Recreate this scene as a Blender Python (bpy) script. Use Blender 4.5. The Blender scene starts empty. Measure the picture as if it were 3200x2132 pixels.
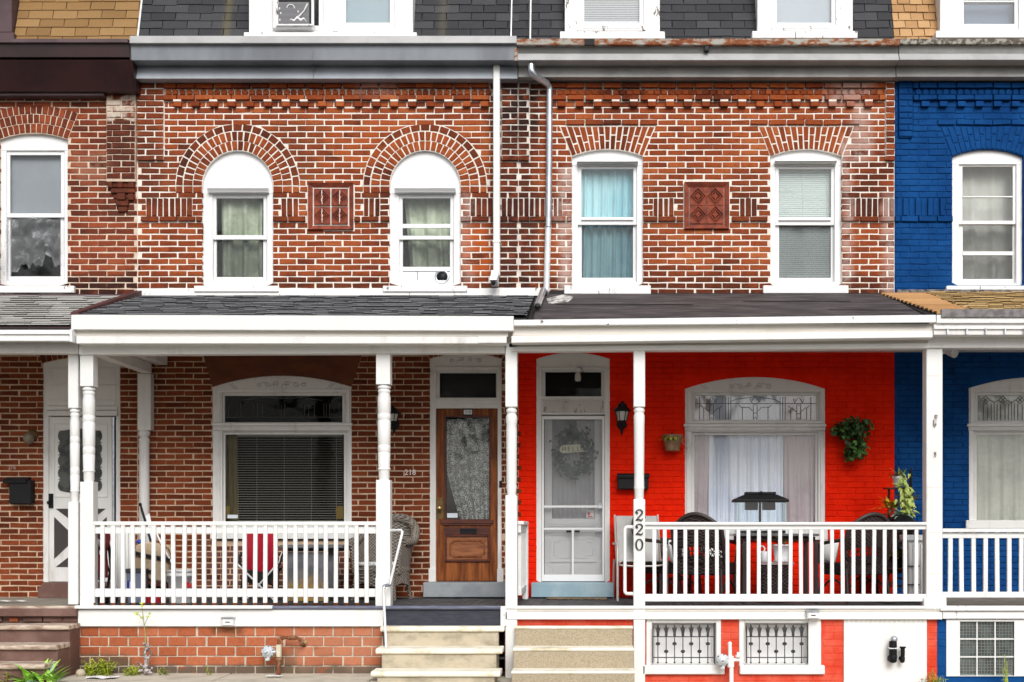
import bpy, bmesh, math, random
from mathutils import Vector, Matrix
random.seed(11)
R = math.radians
sc = bpy.context.scene
COL = sc.collection

# ------------------------------------------------------------------ camera
# The facade stands on the plane y = 0, the camera 15.5 m in front of it looks straight at it
# (vertical lines parallel, lens shifted), so pixel (px, py) of the 3200 px photo at depth y is:
D, S, VX, VY, ZC = 15.5, 0.00375, 1840.0, 1650.0, 1.513
def k(y): return S * (D + y) / D
def X(px, y=0.0): return (px - VX) * k(y)
def Z(py, y=0.0): return ZC - (py - VY) * k(y)

cam_d = bpy.data.cameras.new('camera')
cam = bpy.data.objects.new('camera', cam_d); COL.objects.link(cam)
cam.location = (0, -D, ZC); cam.rotation_euler = (R(90), 0, 0)
cam_d.sensor_width = 36.0; cam_d.lens = 36.0 * D / (3200 * S)
cam_d.shift_x = (1600 - VX) / 3200.0; cam_d.shift_y = (VY - 1066) / 3200.0
cam_d.clip_start = 0.1; cam_d.clip_end = 2000
sc.camera = cam

# ------------------------------------------------------------------ light: bright overcast day
world = bpy.data.worlds.new('World'); sc.world = world; world.use_nodes = True
wn = world.node_tree; wn.nodes.clear()
sky = wn.nodes.new('ShaderNodeTexSky'); sky.sky_type = 'NISHITA'; sky.sun_disc = False
SUN_EL, SUN_AZ = 38.0, 12.0            # degrees; azimuth measured from straight behind the camera to the right
sky.sun_elevation = R(SUN_EL); sky.sun_rotation = R(180 - SUN_AZ)
sky.air_density = 1.0; sky.dust_density = 3.0; sky.ozone_density = 1.0
hs = wn.nodes.new('ShaderNodeHueSaturation'); hs.inputs['Saturation'].default_value = 0.22
bg = wn.nodes.new('ShaderNodeBackground'); bg.inputs['Strength'].default_value = 0.11
wo = wn.nodes.new('ShaderNodeOutputWorld')
wn.links.new(sky.outputs[0], hs.inputs['Color']); wn.links.new(hs.outputs[0], bg.inputs[0]); wn.links.new(bg.outputs[0], wo.inputs[0])
sd = bpy.data.lights.new('sun', 'SUN'); sd.energy = 1.5; sd.angle = R(30); sd.color = (1.0, 0.975, 0.94)
sun = bpy.data.objects.new('sun', sd); COL.objects.link(sun)
sdir = Vector((math.sin(R(SUN_AZ)) * math.cos(R(SUN_EL)), -math.cos(R(SUN_AZ)) * math.cos(R(SUN_EL)), math.sin(R(SUN_EL))))
sun.rotation_euler = (-sdir).to_track_quat('-Z', 'Y').to_euler()
sun.location = (6, -20, 20)
vs = sc.view_settings
vs.view_transform = 'Standard'; vs.look = 'None'; vs.gamma = 1.0; vs.use_curve_mapping = False
vs.exposure = 0.54
sc.render.engine = 'CYCLES'
sc.cycles.use_denoising = True
sc.cycles.max_bounces = 8; sc.cycles.diffuse_bounces = 4; sc.cycles.transparent_max_bounces = 16
sc.cycles.sample_clamp_indirect = 6.0; sc.cycles.caustics_reflective = False; sc.cycles.caustics_refractive = False

# ------------------------------------------------------------------ mesh builder
class MB:
    def __init__(s): s.v, s.f, s.sm = [], [], []
    def add(s, vs_, fs, smooth=False):
        n = len(s.v); s.v += [tuple(p) for p in vs_]
        s.f += [tuple(i + n for i in f) for f in fs]; s.sm += [smooth] * len(fs)
        return s
    def box(s, x0, x1, y0, y1, z0, z1):
        if x0 > x1: x0, x1 = x1, x0
        if y0 > y1: y0, y1 = y1, y0
        if z0 > z1: z0, z1 = z1, z0
        return s.add([(x0,y0,z0),(x1,y0,z0),(x1,y1,z0),(x0,y1,z0),(x0,y0,z1),(x1,y0,z1),(x1,y1,z1),(x0,y1,z1)],
              [(0,3,2,1),(4,5,6,7),(0,1,5,4),(1,2,6,5),(2,3,7,6),(3,0,4,7)])
    def pbox(s, px0, px1, py0, py1, yf, yb):           # pixel rectangle taken at the front depth yf, extruded back to yb
        return s.box(X(px0, yf), X(px1, yf), yf, yb, Z(py1, yf), Z(py0, yf))
    def prism(s, poly, y0, y1):                          # polygon in (x, z) extruded from y0 (front) to y1
        n = len(poly)
        a = sum(poly[i][0]*poly[(i+1)%n][1]-poly[(i+1)%n][0]*poly[i][1] for i in range(n))
        if a < 0: poly = poly[::-1]
        vs_ = [(x, y0, z) for x, z in poly] + [(x, y1, z) for x, z in poly]
        fs = [tuple(range(n)), tuple(range(2*n-1, n-1, -1))]
        fs += [(i, i+n, (i+1)%n+n, (i+1)%n) for i in range(n)]
        return s.add(vs_, fs)
    def pprism(s, pts, yf, yb): return s.prism([(X(a, yf), Z(b, yf)) for a, b in pts], yf, yb)
    def ring(s, x0, x1, z0, z1, w, y0, y1, wb=None, wt=None):   # rectangular frame of bar width w
        wb = w if wb is None else wb; wt = w if wt is None else wt
        s.box(x0, x0+w, y0, y1, z0, z1); s.box(x1-w, x1, y0, y1, z0, z1)
        s.box(x0+w, x1-w, y0, y1, z0, z0+wb); s.box(x0+w, x1-w, y0, y1, z1-wt, z1); return s
    def extrude_x(s, prof, x0, x1):                      # closed profile in (y, z) run along x
        n = len(prof)
        vs_ = [(x0, y, z) for y, z in prof] + [(x1, y, z) for y, z in prof]
        fs = [tuple(range(n-1, -1, -1)), tuple(range(n, 2*n))] + [(i, (i+1)%n, (i+1)%n+n, i+n) for i in range(n)]
        return s.add(vs_, fs)
    def tube(s, pts, r, seg=8, caps=True):
        pts = [Vector(p) for p in pts]; n = len(pts); vs_ = []
        rs = r if isinstance(r, (list, tuple)) else [r]*n
        ref = Vector((0.13, 0.21, 0.97)); prev = None
        for i, p in enumerate(pts):
            t = (pts[min(i+1, n-1)] - pts[max(i-1, 0)])
            t = t.normalized() if t.length > 1e-9 else Vector((0, 0, 1))
            a = ref.cross(t) if prev is None else (prev - t*prev.dot(t))
            if a.length < 1e-3: a = Vector((1, 0, 0)).cross(t)
            a.normalize(); prev = a; b = t.cross(a)
            for j in range(seg):
                q = 2*math.pi*j/seg
                vs_.append(p + (a*math.cos(q) + b*math.sin(q))*rs[i])
        fs = [(i*seg+j, i*seg+(j+1)%seg, (i+1)*seg+(j+1)%seg, (i+1)*seg+j) for i in range(n-1) for j in range(seg)]
        s.add(vs_, fs, True)
        if caps: s.add([vs_[j] for j in range(seg)] + [vs_[(n-1)*seg+j] for j in range(seg)],
                       [tuple(range(seg-1, -1, -1)), tuple(range(seg, 2*seg))])
        return s
    def lathe(s, c, prof, seg=20, axis='z', arc=(0, 2*math.pi)):   # profile of (radius, height) turned about an axis through c
        n = len(prof); vs_ = []; full = abs(arc[1]-arc[0]-2*math.pi) < 1e-6
        m = seg if full else seg+1
        for r_, h in prof:
            for j in range(m):
                q = arc[0] + (arc[1]-arc[0])*j/seg
                a, b = r_*math.cos(q), r_*math.sin(q)
                vs_.append((c[0]+a, c[1]+b, c[2]+h) if axis == 'z' else ((c[0]+a, c[1]+h, c[2]+b) if axis == 'y' else (c[0]+h, c[1]+a, c[2]+b)))
        fs = []
        for i in range(n-1):
            for j in range(seg):
                j2 = (j+1) % m
                fs.append((i*m+j, i*m+j2, (i+1)*m+j2, (i+1)*m+j))
        s.add(vs_, fs, True)
        if full:
            s.add([vs_[j] for j in range(m)], [tuple(range(m-1, -1, -1))]); s.add([vs_[(n-1)*m+j] for j in range(m)], [tuple(range(m))])
        return s
    def ball(s, c, rx, ry, rz, seg=12, rings=7):
        vs_ = [(c[0], c[1], c[2]-rz)]; fs = []
        for i in range(1, rings):
            p = -math.pi/2 + math.pi*i/rings
            for j in range(seg):
                q = 2*math.pi*j/seg
                vs_.append((c[0]+rx*math.cos(p)*math.cos(q), c[1]+ry*math.cos(p)*math.sin(q), c[2]+rz*math.sin(p)))
        vs_.append((c[0], c[1], c[2]+rz)); L = len(vs_)-1
        fs += [(0, 1+(j+1)%seg, 1+j) for j in range(seg)]
        for i in range(rings-2):
            fs += [(1+i*seg+j, 1+i*seg+(j+1)%seg, 1+(i+1)*seg+(j+1)%seg, 1+(i+1)*seg+j) for j in range(seg)]
        b = 1+(rings-2)*seg
        fs += [(L, b+j, b+(j+1)%seg) for j in range(seg)]
        return s.add(vs_, fs, True)
    def sheet(s, nu, nv, fn, smooth=True):
        vs_ = [fn(i/nu, j/nv) for j in range(nv+1) for i in range(nu+1)]
        return s.add(vs_, [(j*(nu+1)+i, j*(nu+1)+i+1, (j+1)*(nu+1)+i+1, (j+1)*(nu+1)+i) for j in range(nv) for i in range(nu)], smooth)
    def leaf(s, base, d, up, ln, wd, droop=0.3, seg=3, fold=0.15):
        base, d, up = Vector(base), Vector(d).normalized(), Vector(up)
        side = d.cross(up)
        if side.length < 1e-4: side = Vector((1, 0, 0))
        side.normalize(); up = side.cross(d).normalized(); vs_ = []
        for i in range(seg+1):
            t = i/seg; w = wd*0.5*math.sin(math.pi*min(1, 0.12+0.88*t)**0.8) if i < seg else 0.0008
            c = base + d*(ln*t) - up*(droop*ln*t*t)
            vs_ += [c - side*w + up*(w*fold), c - up*(w*fold*0.5), c + side*w + up*(w*fold)]
        fs = []
        for i in range(seg):
            a = i*3; fs += [(a, a+1, a+4, a+3), (a+1, a+2, a+5, a+4)]
        return s.add(vs_, fs, True)
    def mesh(s, name, off=(0, 0, 0), bevel=0.0):
        me = bpy.data.meshes.new(name)
        o = Vector(off)
        me.from_pydata([(a-o.x, b-o.y, c-o.z) for a, b, c in s.v], [], s.f)
        me.polygons.foreach_set('use_smooth', s.sm)
        if bevel > 0:
            bm = bmesh.new(); bm.from_mesh(me)
            es = [e for e in bm.edges if len(e.link_faces) == 2 and e.calc_face_angle(0) > 0.6]
            bmesh.ops.bevel(bm, geom=es, offset=bevel, segments=1, affect='EDGES', clamp_overlap=True)
            bm.to_mesh(me); bm.free()
        me.update()
        return me

WL = {}     # world location of each thing's root (roots built in world space carry no rotation)
def setp(o, label=None, cat=None, group=None, kind=None):
    if label: o['label'] = label
    if cat: o['category'] = cat
    if group: o['group'] = group
    if kind: o['kind'] = kind
def thing(name, label, cat, loc=(0, 0, 0), group=None, rotz=0.0, local=False):
    o = bpy.data.objects.new(name, None); COL.objects.link(o)
    o.location = loc; o.rotation_euler = (0, 0, rotz); o.empty_display_size = 0.1
    setp(o, label, cat, group); WL[o.name] = (0, 0, 0) if local else tuple(loc)
    return o
def link(name, me, m, parent=None, kind=None, label=None, loc=None):
    o = bpy.data.objects.new(name, me); COL.objects.link(o)
    if m is not None and not me.materials: me.materials.append(m)
    if parent is not None:
        o.parent = parent; WL[o.name] = WL[parent.name]
    else: WL[o.name] = (0, 0, 0)
    if loc is not None: o.location = Vector(loc) - Vector(WL[o.name])
    setp(o, label=label, kind=kind)
    return o
def part(name, mb, m, parent, bevel=0.0, kind=None, label=None):
    return link(name, mb.mesh(name, WL[parent.name], bevel), m, parent, kind, label)
def solo(name, mb, m, label, cat, group=None, bevel=0.0, kind=None):      # a thing that is one mesh; its origin at the middle of its foot
    xs = [p[0] for p in mb.v]; ys = [p[1] for p in mb.v]; zs = [p[2] for p in mb.v]
    b = ((min(xs)+max(xs))/2, (min(ys)+max(ys))/2, min(zs))
    o = link(name, mb.mesh(name, b, bevel), m); o.location = b; WL[o.name] = b
    setp(o, label, cat, group, kind)
    return o
def base_of(mb):
    xs = [p[0] for p in mb.v]; ys = [p[1] for p in mb.v]; zs = [p[2] for p in mb.v]
    return ((min(xs)+max(xs))/2, (min(ys)+max(ys))/2, min(zs))
def text_mesh(txt, size, depth, align='CENTER'):
    c = bpy.data.curves.new('lettering', 'FONT'); c.body = txt; c.size = size; c.extrude = depth
    c.align_x = align; c.align_y = 'CENTER'; c.resolution_u = 3
    o = bpy.data.objects.new('lettering', c); COL.objects.link(o)
    bpy.context.view_layer.update()
    me = bpy.data.meshes.new_from_object(o.evaluated_get(bpy.context.evaluated_depsgraph_get()))
    bpy.data.objects.remove(o); bpy.data.curves.remove(c)
    me.transform(Matrix.Rotation(R(90), 4, 'X'))      # stands upright, faces -y
    me.name = 'lettering'
    return me

# ------------------------------------------------------------------ materials
class NB:
    def __init__(s, name):
        s.m = bpy.data.materials.new(name); s.m.use_nodes = True; s.t = s.m.node_tree; s.t.nodes.clear()
        s.out = s.t.nodes.new('ShaderNodeOutputMaterial')
        s.pos = None
    def n(s, t, **kw):
        x = s.t.nodes.new('ShaderNode'+t)
        for a, b in kw.items(): setattr(x, a, b)
        return x
    def L(s, a, b): s.t.links.new(a, b)
    def put(s, sock, v):
        if hasattr(v, 'is_output'): s.L(v, sock)
        else: sock.default_value = v
    def P(s):
        if s.pos is None: s.pos = s.n('NewGeometry')
        return s.pos.outputs['Position']
    def math(s, op, a, b=0.0, clamp=False):
        x = s.n('Math', operation=op, use_clamp=clamp); s.put(x.inputs[0], a); s.put(x.inputs[1], b); return x.outputs[0]
    def scale(s, sx, sy, sz):
        x = s.n('VectorMath', operation='MULTIPLY'); s.L(s.P(), x.inputs[0]); x.inputs[1].default_value = (sx, sy, sz); return x.outputs[0]
    def noise(s, sc_, detail=4, rough=0.55, vec=None):
        x = s.n('TexNoise'); x.inputs['Scale'].default_value = sc_; x.inputs['Detail'].default_value = detail; x.inputs['Roughness'].default_value = rough
        s.L(vec if vec is not None else s.P(), x.inputs['Vector']); return x.outputs['Fac']
    def step(s, v, a, b):
        x = s.n('MapRange', interpolation_type='SMOOTHSTEP'); s.put(x.inputs['Value'], v)
        x.inputs['From Min'].default_value = a; x.inputs['From Max'].default_value = b; return x.outputs['Result']
    def mix(s, f, a, b, mode='MIX'):
        x = s.n('Mix', data_type='RGBA', blend_type=mode); s.put(x.inputs[0], f)
        for sock, v in ((x.inputs[6], a), (x.inputs[7], b)):
            if isinstance(v, tuple): sock.default_value = (*v[:3], 1)
            else: s.L(v, sock)
        return x.outputs[2]
    def ramp(s, f, stops, interp='LINEAR'):
        x = s.n('ValToRGB'); x.color_ramp.interpolation = interp
        e = x.color_ramp.elements
        while len(e) < len(stops): e.new(0.5)
        for i, (p, c) in enumerate(stops): e[i].position = p; e[i].color = (*c, 1)
        s.put(x.inputs[0], f); return x.outputs[0]
    def xz(s):
        x = s.n('SeparateXYZ'); s.L(s.P(), x.inputs[0]); return x.outputs[0], x.outputs[1], x.outputs[2]
    def zone(s, px0, px1, py0, py1, soft=0.12, wob=0.25, d=0.0):      # soft-edged patch of wall around a stain
        x, y, z = s.xz(); nz = s.math('MULTIPLY', s.math('SUBTRACT', s.noise(3.5, 3), 0.5), wob)
        x = s.math('ADD', x, nz); z = s.math('ADD', z, nz)
        a = s.step(x, X(px0, d)-soft, X(px0, d)+soft); b = s.math('SUBTRACT', 1.0, s.step(x, X(px1, d)-soft, X(px1, d)+soft))
        c = s.step(z, Z(py1, d)-soft, Z(py1, d)+soft); d = s.math('SUBTRACT', 1.0, s.step(z, Z(py0, d)-soft, Z(py0, d)+soft))
        return s.math('MULTIPLY', s.math('MULTIPLY', a, b), s.math('MULTIPLY', c, d))
    def bsdf(s, col, rough=0.6, bump=0.0, bh=None, metallic=0.0, spec=0.35, dist=0.004):
        p = s.n('BsdfPrincipled'); s.bs = p
        if isinstance(col, tuple): p.inputs['Base Color'].default_value = (*col[:3], 1)
        else: s.L(col, p.inputs['Base Color'])
        s.put(p.inputs['Roughness'], rough); p.inputs['Metallic'].default_value = metallic; p.inputs['Specular IOR Level'].default_value = spec
        if bump > 0:
            b = s.n('Bump'); b.inputs['Strength'].default_value = bump; b.inputs['Distance'].default_value = dist
            s.L(bh, b.inputs['Height']); s.L(b.outputs[0], p.inputs['Normal'])
        s.L(p.outputs[0], s.out.inputs[0]); return s.m

def M(name, c1, c2=None, sc_=6.0, lo=0.4, hi=0.62, rough=0.6, bump=0.0, bsc=90.0, metallic=0.0, spec=0.35, stretch=None, dist=0.004, detail=5):
    if name in bpy.data.materials: return bpy.data.materials[name]
    b = NB(name); col = c1
    vec = b.scale(*stretch) if stretch else None
    if c2: col = b.mix(b.step(b.noise(sc_, detail, 0.6, vec), lo, hi), c1, c2)
    return b.bsdf(col, rough, bump, b.noise(bsc, 4, 0.6, vec) if bump else None, metallic, spec, dist)

def rnd_piece(b):      # one random number per piece, whether it is an object of its own or an island of a joined mesh
    oi = b.n('ObjectInfo'); g = b.n('NewGeometry')
    return b.math('FRACT', b.math('ADD', oi.outputs['Random'], g.outputs['Random Per Island']))
def brick_mat(name, stops, stains=(), rough=0.9, spec=0.08, patch=(0.30, 0.55), grain=0.5):
    b = NB(name); r = rnd_piece(b)
    big = b.noise(1.1, 4); f = b.math('ADD', b.math('MULTIPLY', r, 0.72), b.math('MULTIPLY', b.math('SUBTRACT', big, 0.5), 1.7)); f = b.math('ADD', f, 0.12, True)
    col = b.ramp(f, stops)
    mott = b.noise(26, 6, 0.7)
    col = b.mix(b.math('MULTIPLY', b.step(mott, 0.45, 0.75), grain), col, tuple(0.45*v for v in stops[0][1]))
    col = b.mix(b.math('MULTIPLY', b.step(b.noise(60, 4, 0.7), 0.62, 0.72), 0.35), col, (0.55, 0.40, 0.33))
    for (box, c, amt, soft, wob, *dd) in stains:
        z = b.math('MULTIPLY', b.zone(*box, soft, wob, *dd), b.step(b.math('ADD', b.math('MULTIPLY', b.noise(9, 5, 0.65), 0.75), b.math('MULTIPLY', r, 0.25)), patch[0], patch[1]))
        col = b.mix(b.math('MULTIPLY', z, amt), col, c)
    return b.bsdf(col, rough, 0.55, b.noise(110, 6, 0.7), 0, spec, 0.003)

def stained(name, base, stains, sc_=8.0, rough=0.8, bump=0.5, c2=None, patch=(0.35, 0.6), bsc=70):
    b = NB(name); col = b.mix(b.step(b.noise(sc_, 5, 0.65), 0.4, 0.68), base, c2 or tuple(0.7*v for v in base))
    for (box, c, amt, soft, wob, *dd) in stains:
        col = b.mix(b.math('MULTIPLY', b.math('MULTIPLY', b.zone(*box, soft, wob, *dd), b.step(b.noise(10, 5), *patch)), amt), col, c)
    return b.bsdf(col, rough, bump, b.noise(bsc, 5, 0.65))

def white_paint(name, base=(0.82, 0.82, 0.815), dirt=(0.50, 0.47, 0.42), amt=0.25, peel=0.0, under=(0.10, 0.085, 0.075), rough=0.45, stretch=(5, 5, 1.4)):
    b = NB(name)
    d = b.math('MULTIPLY', b.step(b.noise(1.0, 7, 0.65, b.scale(*stretch)), 0.50, 0.78), amt)
    d2 = b.math('MULTIPLY', b.step(b.noise(70, 2), 0.70, 0.76), 0.35 if amt > 0.1 else 0.1)
    col = b.mix(d, base, dirt); col = b.mix(d2, col, dirt)
    h = b.noise(45, 5)
    if peel > 0:
        pz = b.math('MULTIPLY', b.step(b.noise(1.0, 8, 0.72, b.scale(13, 13, 5)), 0.63-peel*0.1, 0.66-peel*0.1), 0.95)
        col = b.mix(pz, col, under); h = b.math('SUBTRACT', h, pz)
    return b.bsdf(col, rough, 0.12 if not peel else 0.5, h, 0, 0.4)

def glass_mat(name, tint=(0.975, 0.985, 0.985), refl=1.42, dirt=0.0, dcol=(0.6, 0.62, 0.6)):
    b = NB(name)
    tr = b.n('BsdfTransparent'); tr.inputs[0].default_value = (*tint, 1)
    gl = b.n('BsdfGlossy'); gl.inputs['Roughness'].default_value = 0.03
    bp = b.n('Bump'); bp.inputs['Strength'].default_value = 0.03; bp.inputs['Distance'].default_value = 0.02
    b.L(b.noise(2.2, 2), bp.inputs['Height']); b.L(bp.outputs[0], gl.inputs['Normal'])
    lw = b.n('LayerWeight'); lw.inputs['Blend'].default_value = 0.5; f0 = ((refl-1)/(refl+1))**2      # Schlick, alike from both sides
    fr = b.math('ADD', b.math('MULTIPLY', b.math('POWER', lw.outputs['Facing'], 5.0), 1-f0), f0, True)
    mx = b.n('MixShader'); b.L(fr, mx.inputs[0]); b.L(tr.outputs[0], mx.inputs[1]); b.L(gl.outputs[0], mx.inputs[2])
    last = mx.outputs[0]
    if dirt > 0:
        df = b.n('BsdfDiffuse'); df.inputs[0].default_value = (*dcol, 1)
        m2 = b.n('MixShader'); b.L(b.math('MULTIPLY', b.step(b.noise(3.0, 6, 0.7), 0.25, 0.8), dirt), m2.inputs[0])
        b.L(last, m2.inputs[1]); b.L(df.outputs[0], m2.inputs[2]); last = m2.outputs[0]
    b.L(last, b.out.inputs[0]); return b.m
def veil(name, col, op, lace=False, wr=False, rough_sc=45):       # thin cloth, screen or film: part lets light through
    b = NB(name)
    tr = b.n('BsdfTransparent'); df = b.n('BsdfDiffuse'); df.inputs[0].default_value = (*col, 1)
    tl = b.n('BsdfTranslucent'); tl.inputs[0].default_value = (*col, 1)
    m0 = b.n('MixShader'); m0.inputs[0].default_value = 0.25; b.L(df.outputs[0], m0.inputs[1]); b.L(tl.outputs[0], m0.inputs[2])
    mx = b.n('MixShader'); b.L(tr.outputs[0], mx.inputs[1]); b.L(m0.outputs[0], mx.inputs[2])
    f = op
    if lace:
        v = b.n('TexVoronoi', feature='DISTANCE_TO_EDGE'); v.inputs['Scale'].default_value = 48; b.L(b.P(), v.inputs['Vector'])
        f = b.math('ADD', b.math('MULTIPLY', b.math('LESS_THAN', v.outputs['Distance'], 0.16), 0.62), b.math('MULTIPLY', b.step(b.noise(16, 2), 0.48, 0.56), 0.36), True)
    if wr: f = b.math('ADD', b.math('MULTIPLY', b.step(b.noise(7, 6, 0.7), 0.45, 0.75), 0.5), op, True)
    b.put(mx.inputs[0], f); b.L(mx.outputs[0], b.out.inputs[0]); return b.m

T = {}
SOOT = (0.018, 0.014, 0.014); EFF = (0.52, 0.42, 0.38)
RB = [(0.0, (0.11, 0.028, 0.014)), (0.2, (0.20, 0.044, 0.017)), (0.5, (0.285, 0.064, 0.021)), (0.78, (0.345, 0.084, 0.026)), (1.0, (0.41, 0.118, 0.040))]
RB2 = [(0.0, (0.07, 0.020, 0.013)), (0.4, (0.15, 0.031, 0.014)), (0.75, (0.24, 0.047, 0.018)), (1.0, (0.31, 0.070, 0.026))]
stn = [((1535, 1690, 250, 420), SOOT, 0.95, 0.10, 0.2), ((1540, 1680, 400, 930), (0.03, 0.014, 0.013), 0.80, 0.10, 0.25), ((425, 500, 240, 620), (0.05, 0.022, 0.018), 0.55, 0.1, 0.2),
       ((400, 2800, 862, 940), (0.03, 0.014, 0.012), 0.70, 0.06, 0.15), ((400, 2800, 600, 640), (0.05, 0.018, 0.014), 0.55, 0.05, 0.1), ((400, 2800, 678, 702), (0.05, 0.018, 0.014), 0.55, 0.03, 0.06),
       ((2590, 2720, 240, 330), EFF, 0.5, 0.12, 0.35), ((2660, 2720, 330, 500), EFF, 0.5, 0.10, 0.35), ((2632, 2660, 430, 900), EFF, 0.5, 0.06, 0.3), ((2760, 2800, 600, 920), EFF, 0.5, 0.06, 0.25), ((1745, 1790, 520, 920), EFF, 0.6, 0.07, 0.3),
       ((1440, 1480, 600, 900), EFF, 0.35, 0.06, 0.25), ((1120, 1240, 230, 300), EFF, 0.25, 0.1, 0.3), ((1000, 1250, 370, 520), (0.42, 0.10, 0.028), 0.5, 0.2, 0.4), ((860, 1010, 380, 560), (0.09, 0.03, 0.018), 0.6, 0.15, 0.4), ((430, 640, 480, 600), (0.09, 0.03, 0.02), 0.5, 0.12, 0.3), ((2020, 2140, 560, 700), (0.11, 0.035, 0.02), 0.5, 0.12, 0.3), ((2280, 2420, 540, 680), (0.10, 0.032, 0.02), 0.4, 0.12, 0.3), ((1450, 1545, 700, 860), (0.48, 0.10, 0.02), 0.6, 0.08, 0.2)]
T['brick'] = brick_mat('weathered_red_brick', RB, stn)
T['brick_dark'] = brick_mat('dark_red_brick', [(0.0, (0.075, 0.024, 0.015)), (0.4, (0.15, 0.036, 0.017)), (0.75, (0.22, 0.050, 0.020)), (1.0, (0.30, 0.070, 0.026))], stn)
T['brick216'] = brick_mat('red_brick_of_the_first_house', [(0, (0.085, 0.024, 0.015)), (0.45, (0.20, 0.045, 0.021)), (0.8, (0.28, 0.066, 0.028)), (1, (0.35, 0.092, 0.042))],
      [((180, 440, 862, 930), (0.02, 0.013, 0.012), 0.9, 0.04, 0.12), ((335, 430, 360, 690), (0.055, 0.024, 0.018), 0.75, 0.05, 0.15), ((335, 430, 305, 385), (0.62, 0.55, 0.46), 0.8, 0.02, 0.3), ((230, 345, 480, 560), (0.36, 0.17, 0.11), 0.5, 0.1, 0.2)])
T['brick_low'] = brick_mat('brown_brick', [(0, (0.085, 0.021, 0.010)), (0.5, (0.155, 0.036, 0.014)), (1, (0.24, 0.058, 0.022))],
      [((630, 1100, 1690, 1880), (0.12, 0.07, 0.065), 0.6, 0.08, 0.2)])
T['brick_found'] = brick_mat('orange_foundation_brick', [(0, (0.32, 0.085, 0.036)), (0.5, (0.40, 0.118, 0.055)), (0.86, (0.47, 0.15, 0.075)), (1.0, (0.29, 0.15, 0.055))],
      [((100, 1500, 2078, 2300), (0.105, 0.088, 0.066), 0.92, 0.025, 0.08, -1.72), ((220, 420, 2045, 2300), (0.09, 0.075, 0.05), 0.85, 0.05, 0.15, -1.72), ((660, 760, 1950, 1985), (0.10, 0.045, 0.02), 0.7, 0.04, 0.08, -1.72), ((860, 930, 2040, 2100), (0.11, 0.08, 0.05), 0.7, 0.05, 0.1, -1.72), ((900, 1190, 1960, 2070), (0.62, 0.36, 0.24), 0.25, 0.15, 0.4, -1.72)], patch=(0.22, 0.42))
T['mortar'] = stained('white_mortar', (0.80, 0.745, 0.675), [((1545, 1680, 250, 920), (0.42, 0.38, 0.36), 0.5, 0.1, 0.3), ((2580, 2740, 240, 300), (0.45, 0.25, 0.2), 0.5, 0.1, 0.2)], c2=(0.70, 0.61, 0.53))
T['mortar216'] = stained('cream_mortar', (0.66, 0.54, 0.43), [], c2=(0.50, 0.36, 0.27))
T['mortar_low'] = stained('tan_mortar', (0.55, 0.40, 0.28), [], c2=(0.42, 0.27, 0.18))
T['mortar_found'] = stained('grey_mortar', (0.55, 0.47, 0.37), [((100, 1500, 2078, 2300), (0.12, 0.11, 0.09), 0.85, 0.03, 0.08, -1.72)], c2=(0.34, 0.28, 0.21))
def paint_wall(name, c1, c2, chip, sc_):      # masonry paint: cloudy coat, thin spots and a few chips down to brick
    b = NB(name); col = b.mix(b.step(b.noise(sc_, 6, 0.65), 0.35, 0.68), c1, c2)
    col = b.mix(b.math('MULTIPLY', b.step(b.noise(1.0, 6, 0.7, b.scale(9, 9, 1.6)), 0.52, 0.78), 0.35), col, tuple(0.55*v for v in c1))
    ch = b.step(b.noise(16, 5, 0.75), 0.735, 0.75); col = b.mix(ch, col, chip)
    r = rnd_piece(b); col = b.mix(b.math('MULTIPLY', r, 0.16), col, tuple(0.6*v for v in c1))
    h = b.math('ADD', b.noise(34, 6, 0.7), b.math('MULTIPLY', b.noise(150, 3), 0.4)); h = b.math('SUBTRACT', h, b.math('MULTIPLY', ch, 0.6))
    return b.bsdf(col, 0.75, 0.6, h, 0, 0.05, 0.004)
T['red'] = paint_wall('bright_red_masonry_paint', (0.86, 0.022, 0.003), (0.74, 0.014, 0.002), (0.42, 0.10, 0.07), 3.0)
T['red_found'] = paint_wall('faded_red_foundation_paint', (0.60, 0.055, 0.026), (0.68, 0.12, 0.075), (0.30, 0.08, 0.05), 4.0)
T['blue'] = paint_wall('deep_blue_masonry_paint', (0.004, 0.042, 0.160), (0.008, 0.068, 0.235), (0.05, 0.14, 0.30), 2.2)
T['white'] = white_paint('white_paint', (0.745, 0.745, 0.735), (0.46, 0.43, 0.38), amt=0.24)
T['white_old'] = white_paint('aged_white_paint', (0.74, 0.735, 0.72), (0.36, 0.33, 0.29), 0.55)
T['white_grey'] = white_paint('grimy_white_trim', (0.72, 0.705, 0.69), (0.30, 0.275, 0.25), 0.6)
T['white_peel'] = white_paint('peeling_white_paint', (0.82, 0.82, 0.815), (0.5, 0.46, 0.42), 0.25, peel=0.42)
T['white_sill'] = white_paint('chipped_white_sill_paint', (0.77, 0.77, 0.76), (0.5, 0.46, 0.42), 0.2, peel=0.12)
T['vinyl'] = white_paint('white_vinyl', (0.77, 0.775, 0.78), (0.6, 0.58, 0.55), 0.08, rough=0.3)
T['beige'] = white_paint('stained_shadow_cream', (0.66, 0.62, 0.56), (0.36, 0.31, 0.25), 0.5, stretch=(1.2, 5, 6))  # cream base paints in the shadow under the fascias; streaky dirt over it
T['grey218'] = M('weathered_blue_grey_metal', (0.215, 0.235, 0.26), (0.135, 0.145, 0.165), 1.2, 0.35, 0.7, rough=0.42, stretch=(1.6, 1, 0.6), spec=0.4)
T['grey_frieze'] = M('blue_grey_frieze', (0.36, 0.39, 0.43), (0.28, 0.30, 0.33), 1.2, 0.35, 0.7, rough=0.42, stretch=(1.6, 1, 0.6), spec=0.4)
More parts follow.
